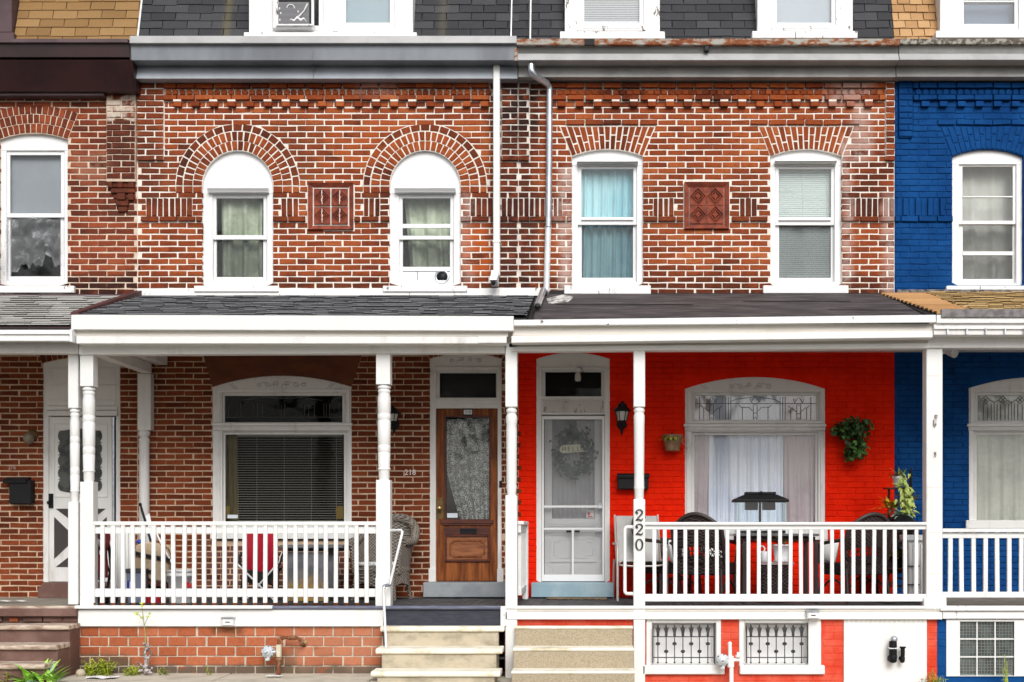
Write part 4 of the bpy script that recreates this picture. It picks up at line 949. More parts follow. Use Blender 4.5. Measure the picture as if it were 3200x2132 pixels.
def door_220():
    h = H['220']; fm = T['white_old']; o = LD['220'][0]; yf = 0.0
    f = part('door_frame', casing((*o[:4], 1820), (1692, 1890, 1158, 1820), yf, 0.2), fm, h, 0.004)
    part('moulding', MB().ring(X(1688), X(1893), Z(1246), Z(1148), 0.022, yf-0.016, yf+0.01), fm, f, 0.004)
    sash(f, 1692, 1890, 1150, 1246, 1704, 1879, 1163, 1239, 0.04, fm, T['glass_dark'])
    part('lintel', MB().pbox(1690, 1892, 1246, 1296, 0.02, 0.15), T['white_grey'], f, 0.003)
    part('weathered_panel', MB().pbox(1697, 1886, 1252, 1290, 0.012, 0.03), white_paint('flaking_grey_paint', (0.52, 0.49, 0.47), (0.30, 0.27, 0.25), 0.6, peel=0.5, under=(0.22, 0.19, 0.17)), f, 0.002)
    d = MB().pbox(1702, 1725, 1305, 1815, 0.10, 0.14).pbox(1858, 1882, 1305, 1815, 0.10, 0.14).pbox(1725, 1858, 1305, 1312, 0.10, 0.14).pbox(1725, 1858, 1621, 1815, 0.10, 0.14)
    dr = part('door', d, T['vinyl'], h, 0.003)
    pane(dr, 1725, 1858, 1312, 1621, 0.115, T['glass'])
    part('rail_moulding', MB().pbox(1713, 1867, 1630, 1640, 0.085, 0.105).pbox(1718, 1862, 1640, 1646, 0.09, 0.105), T['vinyl'], dr, 0.002)
    m = MB()
    m.ring(X(1718, .095), X(1862, .095), Z(1757, .095), Z(1668, .095), 0.018, 0.085, 0.102)
    a, b, c, e = 1732, 1850, 1686, 1743
    pts = [(a+14, c), (b-14, c), (b-14, c+8), (b, c+8), (b, e-8), (b-14, e-8), (b-14, e), (a+14, e), (a+14, e-8), (a, e-8), (a, c+8), (a+14, c+8), (a+14, c)]
    m.tube([(X(p, .1), 0.10, Z(q, .1)) for p, q in pts], 0.008, 5); part('panel_moulding', m, T['vinyl'], dr)
    part('sticker', MB().pbox(1832, 1856, 1594, 1619, 0.108, 0.110), T['plastic_white'], dr, 0.001)
    part('sticker_print', MB().pbox(1836, 1844, 1601, 1611, 0.106, 0.1075).pbox(1836, 1852, 1613, 1617, 0.106, 0.1075), T['red_print'], dr)
    s = MB().pbox(1693, 1700, 1300, 1817, 0.01, 0.04).pbox(1882, 1889, 1300, 1817, 0.01, 0.04).pbox(1700, 1882, 1300, 1311, 0.01, 0.04).pbox(1700, 1882, 1796, 1817, 0.01, 0.04)
    st = part('storm_door', s, T['vinyl'], h, 0.003)
    part('cross_bar', MB().pbox(1700, 1882, 1580, 1587, 0.012, 0.035), T['vinyl'], st, 0.002)
    part('cross_bar', MB().pbox(1700, 1882, 1650, 1656, 0.012, 0.035), T['vinyl'], st, 0.002)
    part('upright_bar', MB().pbox(1787, 1793, 1656, 1796, 0.012, 0.035), T['vinyl'], st, 0.002)
    pane(st, 1700, 1882, 1311, 1796, 0.024, veil('storm_door_screen', (0.33, 0.33, 0.34), 0.20), 0.002, 'insect_screen')
    part('latch', MB().pbox(1868, 1882, 1578, 1589, -0.01, 0.014).pbox(1872, 1879, 1573, 1578, -0.005, 0.014), T['galv'], st, 0.002)
    part('latch', MB().pbox(1860, 1880, 1657, 1661, -0.008, 0.014), T['galv'], st, 0.001)
    part('handle', MB().pbox(1770, 1786, 1658, 1664, 0.0, 0.014).pbox(1796, 1812, 1658, 1664, 0.0, 0.014), T['black'], st, 0.001)
    part('threshold', MB().pbox(1660, 1918, 1822, 1867, -0.30, 0.02), T['thresh_blue'], h, 0.006)
door_220()
def door_216():
    h = H['216']; fm = T['white_grey']; o = LD['216'][0]; yf = 0.01
    f = part('door_frame', casing((*o[:4], 1820), (152, 362, 1300, 1820), yf, 0.2), fm, h, 0.004)
    part('plank', MB().pbox(152, 362, 1150, 1200, 0.002, 0.02), fm, f, 0.004); part('plank', MB().pbox(152, 362, 1202, 1250, 0.002, 0.02), fm, f, 0.004); part('plank', MB().pbox(152, 362, 1252, 1268, 0.002, 0.02), fm, f, 0.004)
    part('lintel', MB().pbox(146, 366, 1270, 1282, -0.01, 0.02).pbox(146, 366, 1284, 1299, -0.03, 0.02), fm, f, 0.003)
    part('hinge_strip', MB().pbox(351, 357, 1303, 1820, 0.004, 0.05), T['galv'], f, 0.002)
    dr = part('storm_door', MB().pbox(150, 350, 1303, 1818, 0.03, 0.06), T['white_old'], h, 0.003)
    ov = []
    for i in range(5):      # scalloped light
        cy = 1362+i*39
        ov += [(318+2, cy-17)] + [(306+14*math.cos(R(a)), cy-19.5*math.sin(R(a))) for a in (60, 30, 0, -30, -60)]
    lf = [(500-p, q) for p, q in ov][::-1]
    top = [(306-10*i, 1345-6*math.sin(math.pi*i/11)) for i in range(0, 12)]; bot = [(194+10*i, 1537+7*math.sin(math.pi*i/11)) for i in range(0, 12)]
    pl = ov + bot[::-1] + lf + top[::-1]
    part('oval_pane', MB().pprism(pl, 0.024, 0.031), T['glass_dark'], dr)
    part('oval_backing', MB().pprism([(250+(p-250)*0.985, 1441+(q-1441)*0.985) for p, q in pl], 0.0275, 0.0305), M('grey_view_through_door', (0.06, 0.063, 0.06), (0.14, 0.145, 0.14), 7, 0.42, 0.6, rough=0.5), dr)
    part('bead', MB().ring(X(166), X(334), Z(1554), Z(1323), 0.010, 0.020, 0.032), T['white_old'], dr, 0.002)
    for tri in ([(174, 1590), (330, 1590), (252, 1650)], [(169, 1616), (169, 1747), (238, 1682)], [(333, 1616), (333, 1747), (266, 1682)], [(174, 1772), (330, 1772), (252, 1712)]):
        part('kick_pane', MB().pprism(tri, 0.024, 0.033), M('smoked_panel', (0.05, 0.042, 0.042), rough=0.5), dr)
    part('handle', MB().pbox(151, 165, 1543, 1588, 0.01, 0.031).tube([(X(158), -0.01, Z(1550)), (X(158), -0.035, Z(1562)), (X(157), -0.01, Z(1576))], 0.010, 7).ball((X(153), -0.012, Z(1571)), 0.022, 0.018, 0.022), T['black'], dr, 0.002)
    part('threshold', MB().pprism([(118, 1842), (134, 1822), (380, 1822), (380, 1870), (118, 1870)], -0.22, 0.02), T['brown_step'], h, 0.004)
door_216()
# ------------------------------------------------------------------ cornices
def bands(h, name, rows, px0, px1, m, cut=0.0):      # rows: (py_top, py_bottom, depth of top edge, depth of bottom edge)
    c = None
    for (nm, t, b, yt, yb, mt) in rows:
        x0, x1 = X(px0), X(px1)
        mb = MB().extrude_x([(yb, Z(b, yb)), (0.05, Z(b, yb)), (0.05, Z(t, yt)), (yt, Z(t, yt))], x0, x1)
        if c is None: c = part(name, mb, mt, h, 0.004)
        else: part(nm, mb, mt, c, 0.004)
    return c
EG = -0.34
def xb(px, y): return (X(px, y)/S + VX)      # pixel seen at depth y -> pixel of the same world x on the wall
c218 = bands(H['218'], 'cornice', [('fascia', 137, 189, EG, EG+0.01, T['grey218']), ('gutter_lip', 112, 135, EG-0.04, EG-0.05, T['grey_lip']), ('frieze', 193, 246, EG+0.22, EG+0.15, T['grey_frieze'])], xb(409, EG), xb(1615, EG), None)
part('shadow_gap', MB().box(X(409, EG), X(1615, EG), EG+0.03, 0.05, Z(138, EG), Z(134, EG)), T['black'], c218)  # solid black strip painted in as the shadow line below the gutter lip
part('seam', MB().pbox(974, 976, 139, 188, EG-0.003, EG+0.01), T['grey220'], c218); part('seam', MB().pbox(978, 980, 196, 243, EG+0.146, EG+0.3), T['grey220'], c218)
part('rusty_end_cap', MB().pbox(1607, 1617, 150, 190, EG-0.006, EG+0.05), T['rust'], c218, 0.004)
c220 = bands(H['220'], 'cornice', [('fascia', 141, 167, EG+0.02, EG+0.05, T['grey220']), ('crown_moulding', 167, 188, EG+0.05, EG-0.01, T['grey_lip']), ('frieze', 190, 241, EG+0.22, EG+0.16, T['grey222']), ('shaded_lower_frieze', 243, 254, EG+0.27, EG+0.28, T['grey220'])], xb(1617, EG), xb(2810, EG), None)  # lowest strip gets a darker grey to paint the shade below the frieze
part('rusty_flashing', MB().pbox(1614, 2812, 121, 140, EG-0.03, 0.02), T['rust'], c220, 0.003)
part('torn_flashing', MB().pbox(1826, 1858, 121, 141, EG-0.034, EG), T['roof_edge'], c220, 0.003)
part('hook', MB().pbox(2202, 2216, 142, 158, EG-0.02, EG+0.05), T['black'], c220, 0.003)
c222 = bands(H['222'], 'cornice', [('fascia', 139, 167, EG+0.02, EG+0.05, T['grey222']), ('crown_moulding', 167, 187, EG+0.05, EG-0.01, T['grey_lip']), ('frieze', 189, 240, EG+0.22, EG+0.16, T['grey222']), ('shaded_lower_frieze', 241, 246, EG+0.24, EG+0.26, T['grey220'])], xb(2812, EG), xb(3620, EG), None)  # bottom strip darkened again as painted shade
part('mossy_flashing', MB().pbox(2813, 3620, 121, 138, EG-0.025, 0.02), M('lichened_flashing', (0.34, 0.32, 0.28), (0.09, 0.075, 0.06), 18, 0.42, 0.55, rough=0.85, bump=0.4), c222, 0.003)
c216 = bands(H['216'], 'cornice', [('fascia', 136, 179, EG-0.02, EG, T['brown_metal']), ('frieze', 187, 286, EG-0.0, EG+0.16, T['brown_metal']), ('top_flashing', 121, 133, EG-0.05, EG-0.06, T['mauve'])], xb(-420, EG), xb(405, EG), None)
part('frieze_end', MB().extrude_x([(EG+0.16, Z(285, EG+0.16)), (0.05, Z(285, EG+0.16)), (0.05, Z(187, EG)), (EG, Z(187, EG))], X(405, EG), X(421, EG+.1)), T['brown_metal'], c216, 0.004)
part('bed_moulding', MB().box(X(-330), X(338), -0.14, 0.02, Z(299, -.14), Z(286, -.14)), T['mauve'], c216, 0.004)
part('frieze_return', MB().box(X(405, EG), X(409.5, EG), EG+0.01, 0.05, Z(190, EG), Z(134, EG)), T['brown_metal'], c216)

# ------------------------------------------------------------------ mansard roofs
MZ0, MY0 = Z(124, 0.0), 0.02; MSL = 0.30              # foot of the slope, run per metre of rise
MZ1 = 9.3
def my(z): return MY0 + (z-MZ0)*MSL
def mansard(n, px0, px1, m, exp_px, w_px, holes, wood=False, slant=0.0):
    x0, x1 = X(px0), X(px1); h = H[n]
    r = part('mansard_roof', MB().extrude_x([(MY0+0.03, MZ0-0.25), (2.6, MZ0-0.25), (2.6, MZ1), (my(MZ1)+0.03, MZ1)], x0, x1), T['roof_edge'], h)
    e, L = exp_px*S, w_px*S; row = 0; z = MZ0-0.06; rest = MB(); cnt = 0; dz = random.random()
    while z < MZ1-0.15:
        x = x0 - L*(0.5 if row % 2 else 0.0) - dz*L
        while x < x1:
            g = 0.004; a, b = max(x+g, x0), min(x+L-g, x1); x += L
            if b-a < 0.012: continue
            sp = [(a, b)]
            for (p, q, zt) in holes:
                if z < zt: sp = [s_ for u, v in sp for s_ in ((u, min(v, p)), (max(u, q), v)) if s_[1]-s_[0] > 0.012]
            for (a_, b_) in sp:
                jz = random.gauss(0, 0.003); t = 0.014 if not wood else random.uniform(0.014, 0.024); zt = z+e+0.02
                a1, b1 = a_+random.gauss(0, 0.001), b_+random.gauss(0, 0.001)
                vs_ = [(a1, my(z)-t, z+jz), (b1, my(z)-t, z+jz+random.gauss(0, 0.0015)), (b1, my(zt)-0.002, zt), (a1, my(zt)-0.002, zt), (a1, my(z)+0.01, z+jz), (b1, my(z)+0.01, z+jz)]
                fs = [(0, 1, 2, 3), (4, 5, 1, 0), (4, 0, 3), (1, 5, 2)]
                vis = z < 7.78
                if vis and cnt < 290:
                    part('shingle', MB().add(vs_, fs), m, r); cnt += 1
                else: rest.add(vs_, fs)
        z += e; row += 1
    if rest.v: part('shingles_above', rest, m, r, kind='stuff')
    return r
DS = 7.3
m216 = mansard('216', -330, 429, T['sh_tan'], 30.5, 76.5, [(X(-330), X(42), 99)])
m218 = mansard('218', 431, 1620, T['sh_slate'], 28.2, 77.5, [(X(776), X(1292), 99)])
m220 = mansard('220', 1620, 2794, T['sh_slate'], 28.7, 76, [(X(1764), X(2064), 99), (X(2366), X(2666), 99)])
m222 = mansard('222', 2796, 3560, T['sh_orange'], 28.5, 39, [(X(2936), X(3290), 99)], True)
part('verge_strip', MB().add([(X(426), my(MZ0)-0.03, MZ0-0.05), (X(431), my(MZ0)-0.03, MZ0-0.05), (X(431), my(MZ1)-0.03, MZ1), (X(426), my(MZ1)-0.03, MZ1), (X(426), my(MZ0)+0.03, MZ0-0.05), (X(431), my(MZ0)+0.03, MZ0-0.05), (X(431), my(MZ1)+0.03, MZ1), (X(426), my(MZ1)+0.03, MZ1)],
     [(0, 1, 2, 3), (4, 7, 6, 5), (0, 3, 7, 4), (1, 5, 6, 2), (0, 4, 5, 1), (3, 2, 6, 7)]), T['galv_white'], m218)
for px, w, mt in ((1597, 1.6, 'galv'), (1657, 2.2, 'white')):
    a, b = X(px-w), X(px+w)
    part('seam_strip', MB().add([(a, my(MZ0)-0.03, MZ0), (b, my(MZ0)-0.03, MZ0), (b, my(8.6)-0.03, 8.6), (a, my(8.6)-0.03, 8.6), (a, my(MZ0), MZ0), (b, my(MZ0), MZ0), (b, my(8.6), 8.6), (a, my(8.6), 8.6)], [(0, 1, 2, 3), (0, 3, 7, 4), (1, 5, 6, 2), (3, 2, 6, 7)]), T[mt], m218 if px < 1620 else m220)

# ------------------------------------------------------------------ dormers
def dormer(n, o, g, sl, top=-150, m='vinyl', glass='glass_sky', ledge=None, sashes=None):
    """o = (px0, px1, bottom); every light in g = (px0, px1, bottom)"""
    h = H[n]; yf = -0.06; fm = T[m]
    zt = Z(top, yf); mb = MB(); xs = [o[0]] + [v for q in g for v in (q[0]-14, q[1]+14)] + [o[1]]
    for i in range(0, len(xs), 2): mb.pbox(xs[i], xs[i+1], top+30, o[2], yf, 0.12)
    mb.pbox(o[0], o[1], top, top+30, yf, 0.12)
    for q in g: mb.pbox(q[0]-14, q[1]+14, q[2]+16, o[2], yf, 0.12)
    d = part('dormer_window', mb, fm, h, 0.004)
    part('cheeks', MB().box(X(o[0], yf), X(o[0], yf)+0.04, 0.12, 1.2, MZ0, zt).box(X(o[1], yf)-0.04, X(o[1], yf), 0.12, 1.2, MZ0, zt).box(X(o[0], yf)-0.06, X(o[1], yf)+0.06, -0.14, 1.4, zt, zt+0.08), fm, d)
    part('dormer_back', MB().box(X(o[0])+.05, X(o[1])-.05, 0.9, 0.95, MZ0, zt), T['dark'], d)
    for q in g:
        sash(d, q[0]-14, q[1]+14, top+30, q[2]+16, q[0], q[1], top+44, q[2], yf+0.025, T['vinyl'], T[glass])
        if ledge: part('ledge', MB().pbox(q[0]-16, q[1]+20, ledge[0], ledge[1], yf-0.03, 0).pbox(q[0]-10, q[1]+14, ledge[0]+6, ledge[0]+9, yf-0.036, yf-0.02), T[m], d, 0.003)
    part('sill', MB().pbox(sl[0], sl[1], sl[2], sl[3], yf-0.09, 0.12), T['white_peel' if n != '222' else 'vinyl'] if n != '218' else T['white_peel'], d, 0.005)
    return d
d218 = dormer('218', (778, 1290, 104), [(867, 996, 80), (1081, 1218, 71)], (762, 1302, 101, 118), m='vinyl')
d220 = dormer('220', (1765, 2062, 98), [(1826, 1998, 71)], (1750, 2078, 98, 121), m='white_peel', ledge=(80, 96))
d220b = dormer('220', (2367, 2665, 98), [(2428, 2598, 71)], (2351, 2680, 97, 119), m='white_peel', ledge=(80, 96))
d222 = dormer('222', (2938, 3290, 96), [(3012, 3170, 75)], (2925, 3310, 96, 118), m='vinyl')
part('trim_strip', MB().pbox(1040, 1056, -120, 98, -0.075, -0.05), T['vinyl'], d218, 0.003)
part('corner_board', MB().pbox(-330, 37, -100, 101, -0.02, 0.3).pbox(-330, 43, 101, 126, -0.05, 0.3), T['mauve'], m216, 0.006)
part('meeting_rail', MB().pbox(3012, 3170, 2, 7, -0.03, 0.0), T['vinyl'], d222)

# ------------------------------------------------------------------ porch roofs
RZW = {'216': Z(924), '218': Z(926), '220': Z(921), '222': Z(916)}      # roof height at the wall
def porch_roof(n, zf, x0, x1, m, exp, wd, base=T['roof_edge'], split=None, budget=300, yE=YE-0.02):
    h = H[n]; zw = RZW[n]; L = math.hypot(yE, zw-zf)
    P_ = lambda t, x, up=0.0: (x, yE*t, zw+(zf-zw)*t+up)
    r = part('porch_roof', MB().extrude_x([(yE, zf-0.02), (0.0, zw-0.02), (0.0, zw-0.10), (yE, zf-0.06)], x0, x1), base, h)
    if m is None: return r, P_
    rows = int(L/exp)+1; cnt = 0; rest = MB(); lst = []
    for i in range(rows):
        t0 = 1.0-i*exp/L; t1 = max(0.0, t0-exp*1.15/L)
        if t0 <= 0.02: break
        x = x0 - random.random()*wd
        while x < x1:
            w_ = wd*random.uniform(0.65, 1.35); a, b = max(x, x0), min(x+w_-0.003, x1); x += w_+0.004
            if b-a < 0.02: continue
            up = random.choice((0.022, 0.028))
            if split: a, b = max(a, split(t0)) if split(t0) > a else a, b
            if b-a < 0.02: continue
            vs_ = [P_(t0, a, up), P_(t0, b, up), P_(t1, b, 0.006), P_(t1, a, 0.006), P_(t0, a, up-0.009), P_(t0, b, up-0.009), P_(t1, b, -0.002), P_(t1, a, -0.002)]
            lst.append((vs_, [(0, 1, 2, 3), (4, 5, 1, 0), (4, 0, 3, 7), (1, 5, 6, 2), (4, 7, 6, 5)]))
    random.shuffle(lst)
    for v, f in lst:
        mx = sum(p[0] for p in v)/len(v)
        if cnt < budget: part('shingle', MB().add(v, f), m, r); cnt += 1
        else: rest.add(v, f)
    if rest.v: part('shingles', rest, m, r, kind='stuff')
    return r, P_
r216, P216 = porch_roof('216', Z(1022, YE), X(-330), XB['216'][1]-0.03, T['sh_grey'], 0.135, 0.26, budget=70)
r218, P218 = porch_roof('218', Z(990, YE), XB['218'][0]+0.05, XB['218'][1]+0.19, T['sh_dark'], 0.135, 0.185)
r220, P220 = porch_roof('220', Z(995, YE), XB['220'][0]+0.20, XB['220'][1]-0.1, None, 0, 0)
part('felt', MB().add([P220(0, X(1690), 0.012), P220(1, X(1690), 0.012), P220(1, XB['220'][1]+0.02, 0.012), P220(0, XB['220'][1]-0.18, 0.012), P220(0, X(1690), -0.03), P220(1, X(1690), -0.03), P220(1, XB['220'][1]+0.02, -0.03), P220(0, XB['220'][1]-0.18, -0.03)],
     [(0, 1, 2, 3), (4, 7, 6, 5), (0, 4, 5, 1), (1, 5, 6, 2), (2, 6, 7, 3), (3, 7, 4, 0)]), T['membrane'], r220)
for (t, px, w_) in ((0.5, 1745, 1.5), (0.35, 2300, 1.2), (0.72, 2520, 2.0)):
    a = X(px); part('felt_lap', MB().add([P220(t, a, 0.014), P220(t+0.03, a, 0.020), P220(t+0.03, a+w_, 0.020), P220(t, a+w_, 0.014)], [(0, 1, 2, 3)]), T['membrane'], r220)
part('tar_line', MB().box(X(1775), X(2790), -0.02, 0.02, Z(925), Z(917)), T['roof_edge'], r220)
part('tar_patch', MB().prism([(X(1716), Z(911)), (X(1764), Z(910)), (X(1762), Z(922)), (X(1740), Z(936)), (X(1716), Z(934))], -0.05, 0.0), T['roof_edge'], r220)
part('lime_splash', MB().add([P220(0.25, X(1712), 0.016), P220(0.5, X(1722), 0.016), P220(0.42, X(1778), 0.016), P220(0.18, X(1795), 0.016), P220(0.06, X(1760), 0.016)], [(0, 1, 2, 3, 4)]), M('lime_wash', (0.62, 0.60, 0.58), (0.10, 0.085, 0.085), 14, 0.46, 0.6, rough=0.9), r220)
r222, P222 = porch_roof('222', Z(979, YE), XB['222'][0]-0.12, X(3560), T['sh_straw'], 0.14, 0.17, split=lambda t: XB['222'][0]+0.36)
part('eave_flashing', MB().box(XB['222'][0]+0.02, X(3560), YE-0.05, YE+0.03, Z(979, YE)-0.05, Z(979, YE)+0.035), M('grey_eave_flashing', (0.22, 0.21, 0.21), (0.12, 0.11, 0.11), 12, rough=0.7), r222, 0.004)
so = MB()
for i in range(15):
    t0 = 1-i/15; t1 = t0-1/15*1.1; a = XB['222'][0]-0.19+0.17*(t0); b = XB['222'][0]+0.34+random.uniform(0, 0.06)
    so = MB().add([P222(t0, a, 0.020), P222(t0, b, 0.020), P222(max(0, t1), b, 0.004), P222(max(0, t1), a, 0.004), P222(t0, a, -0.01), P222(t0, b, -0.01)], [(0, 1, 2, 3), (4, 5, 1, 0), (4, 0, 3), (1, 5, 2)])
    part('edge_shingle', so, T['sh_orange'], r222)
part('wall_flashing', MB().box(X(2800), X(3560), -0.07, 0.01, Z(921), Z(908)), M('cracked_flashing', (0.20, 0.19, 0.19), (0.05, 0.045, 0.045), 15, 0.42, 0.6, rough=0.8), r222, 0.003)
part('wall_flashing', MB().box(X(-330), X(425), -0.06, 0.01, Z(930, -.06), Z(919, -.06)), T['mauve'], r216, 0.003)
part('ridge_flashing', MB().box(X(1560), X(1720), -0.05, 0.01, Z(927), Z(902)), T['white_sill'], r218, 0.003)
# rake board between the first two roofs
xr = XB['218'][0]
rk = MB().add([(xr-0.02, 0, RZW['218']+0.07), (xr+0.06, 0, RZW['218']+0.07), (xr+0.06, YE, Z(990, YE)+0.05), (xr-0.02, YE, Z(990, YE)+0.05), (xr-0.02, 0, RZW['218']-0.03), (xr+0.06, 0, RZW['218']-0.03), (xr+0.06, YE, Z(990, YE)-0.06), (xr-0.02, YE, Z(990, YE)-0.06)],
     [(0, 3, 2, 1), (4, 5, 6, 7), (0, 1, 5, 4), (1, 2, 6, 5), (2, 3, 7, 6), (3, 0, 4, 7)])
part('rake_board', rk, M('dark_red_rake', (0.085, 0.026, 0.026), (0.055, 0.02, 0.02), 3, rough=0.6), r218, 0.004)
part('roof_side', MB().add([(xr-0.015, 0, RZW['216']-0.2), (xr-0.015, YE+0.02, Z(1030, YE)-0.1), (xr-0.015, YE+0.02, Z(990, YE)), (xr-0.015, 0, RZW['218'])], [(0, 1, 2, 3)]), T['roof_edge'], r218)
# eaves: fascia, mouldings, beam
def eave(n, rows, post_beam):
    h = H[n]; c = None
    for (nm, pts, yf, yb, m) in rows:       # pts: pixel polygon on the front plane yf
        mb = MB().pprism(pts, yf, yb)
        if c is None: c = part('eave', mb, m, h, 0.004)
        else: part(nm, mb, m, c, 0.004)
    return c
def rc(a, b, c, d, e=0, f=0): return [(a, c), (b, c+e), (b, d+f), (a, d)]
e218 = eave('218', [('fascia', rc(222, 1605, 984, 1030, 4, 4), YE-0.03, YE+0.10, T['white']), ('cove', rc(228, 1588, 1031, 1051, 4, 2), YE+0.03, YE+0.2, T['beige']), ('crown', rc(238, 1582, 1051, 1074, 2, 0), YE+0.0, YE+0.2, T['white_old']), ('beam', rc(246, 1577, 1075, 1108, 0, -5), YF-0.03, YF+0.12, T['white_old'])], None)
part('fascia_return', MB().box(X(222, YE), X(222, YE)+0.03, YE, 0.0, Z(1030, YE), Z(990, YE)), T['white'], e218)
part('split_board', MB().pbox(1494, 1583, 1052, 1072, YE-0.008, YE+0.01), T['white_old'], e218, 0.003)
e220 = eave('220', [('fascia', rc(1606, 2925, 1000, 1018, -16, -10), YE-0.03, YE+0.1, T['white_sill']), ('cove', rc(1602, 2920, 1019, 1050, -12, -13), YE+0.04, YE+0.2, T['beige']), ('crown', rc(1598, 2915, 1050, 1072, -15, -17), YE-0.005, YE+0.2, T['white']), ('frieze_board', rc(1590, 2906, 1073, 1086, -16, -14), YF-0.02, YF+0.15, T['beige']), ('beam', rc(1598, 2903, 1084, 1098, -12, -10), YF-0.04, YF+0.12, T['white'])], None)
e222 = eave('222', [('fascia', rc(2927, 3640, 984, 1010), YE-0.03, YE+0.1, T['white_sill']), ('crown', rc(2918, 3640, 1011, 1047), YE+0.0, YE+0.2, T['white_grey']), ('beam', rc(2900, 3640, 1048, 1087), YF-0.03, YF+0.12, T['white_old'])], None)
part('gutter_lip', MB().pbox(2920, 3640, 1022, 1029, YE-0.02, YE+0.02), T['white_old'], e222, 0.002)
for i in range(9): part('gutter_clip', MB().pbox(2960+60*i, 2964+60*i, 1024, 1045, YE-0.03, YE), T['galv'], e222)
e216 = eave('216', [('gutter', rc(-450, 224, 1031, 1045), YE-0.06, YE+0.05, T['vinyl']), ('gutter_trough', rc(-450, 224, 1046, 1066), YE-0.04, YE+0.05, T['vinyl']), ('beam', rc(-450, 243, 1068, 1104), YF-0.03, YF+0.12, T['white_old'])], None)
part('dark_edge', MB().pbox(-450, 226, 1021, 1030, YE-0.01, YE+0.05), T['brown_metal'], e216)
part('gutter_end', MB().pbox(217, 225, 1029, 1069, YE-0.07, YE+0.05), T['vinyl'], e216, 0.004)
for n in PX:
    x0, x1 = XB[n]
    part('porch_ceiling', MB().box(x0, x1, YE+0.12, 0.0, 3.57, 3.60), T['white_grey'], H[n])
part('side_beam', MB().box(-5.19, -5.07, YF, -0.16, 3.31, 3.42), T['white_grey'], e218, 0.004)
part('side_soffit', MB().box(-5.07, -4.93, YF, -0.02, 3.42, 3.56), T['white_grey'], e218, 0.004)
part('wall_post', MB().box(X(430, -.12), X(471, -.12), -0.12, 0.0, Z(1345, -.12), 3.31).lathe((X(451, -.06), -0.06, 0.70), [(0.05, 0), (0.06, 0.9), (0.058, Z(1390)-.7), (0.065, Z(1375)-.7), (0.045, Z(1368)-.7), (0.066, Z(1360)-.7), (0.066, Z(1352)-.7), (0.05, Z(1345)-.7)], 16), T['white_grey'], H['218'], 0.004)
# posts
def post(n, px0, px1, top, sq1, sq2, bot, y, m, turned, foot=None):
    mb = MB(); w = (X(px1, y)-X(px0, y)); cx = (X(px0, y)+X(px1, y))/2; cy = y+w/2
    mb.box(cx-w/2, cx+w/2, cy-w/2, cy+w/2, Z(sq1, y), Z(top, y)); mb.box(cx-w/2, cx+w/2, cy-w/2, cy+w/2, Z(bot, y), Z(sq2, y))
    pr = [(w*0.36, Z(sq1, y)+0.002)] + [(r*w*0.5, Z(p, y)) for p, r in turned] + [(w*0.36, Z(sq2, y)-0.002)]
    pr = [(r, z) for r, z in pr][::-1]; mb.lathe((cx, cy, 0), pr, 20)
    p = part('porch_post', mb, m, H[n], 0.006)
    if foot: part('post_base', MB().pbox(px0-2, px1+1, foot, bot, y-0.012, y+w+0.012), m, p, 0.004)
    return p
def turn_a(a, b):      # balanced turning between two square ends
    L = b-a; q = lambda f: a+L*f
    return [(a+2, .72), (a+5, .95), (a+11, .95), (a+14, .70), (a+17, .9), (a+22, .9), (a+26, .80), (a+42, .93), (q(.30)-3, .93), (q(.30), .84), (q(.30)+3, .93), (q(.36), .93), (q(.37), .84), (q(.38), .93), (q(.62), .9), (q(.63), .82), (q(.64), .9), (q(.70), .9), (q(.71), .82), (q(.72), .9), (q(.87), .82), (q(.885), .95), (q(.90), .78), (q(.97), .80), (q(.985), .72), (b, .74)]
post('218', 250, 291, 1104, 1207, 1506, 1897, YF, T['white'], turn_a(1207, 1506))
post('218', 1175, 1219, 1099, 1201, 1500, 1896, YF, T['white'], turn_a(1201, 1500), 1806)
post('216', 212, 244, 1100, 1276, 1568, 1890, YF+0.05, T['white'], turn_a(1276, 1568))
pb = post('220', 1579, 1616, 1071, 1272, 1548, 2165, YF-0.02, T['white'], [(1275, .72), (1279, .92), (1287, .92), (1291, .7), (1296, .85), (1302, .97), (1320, .97), (1326, .85), (1340, .92), (1480, .88), (1500, .9), (1512, .82), (1520, .92), (1545, .74)])
pc = post('220', 1980, 2016, 1092, 1272, 1560, 2175, YF-0.02, T['white'], [(1274, .8), (1277, .95), (1285, .95), (1290, .78), (1295, .9), (1300, .97), (1328, .93), (1480, .86), (1520, .88), (1524, .95), (1530, .84), (1556, .8)])
part('half_post', MB().pbox(1600, 1616, 1098, 1272, YF+0.02, YF+0.10), T['white_old'], pb, 0.004)
p2 = part('porch_post', MB().pbox(2895, 2946, 1087, 1904, YF, YF+0.17), T['white'], H['222'], 0.008)
for b in (1174, 1522, 1664, 1792): part('board_joint', MB().pbox(2898, 2943, b, b+2, YF-0.002, YF+0.01), T['beige'], p2)
part('peg_hook', MB().pbox(2922, 2930, 1296, 1306, YF-0.02, YF+0.01).pbox(2919, 2927, 1310, 1330, YF-0.03, YF+0.01), T['twig'], p2, 0.003); part('peg_hook', MB().pbox(2921, 2926, 1412, 1427, YF-0.02, YF+0.01), T['twig'], p2, 0.003)
part('post_foot', MB().pbox(2888, 2958, 1868, 1906, YF-0.03, YF+0.17), T['white'], H['222'], 0.005)
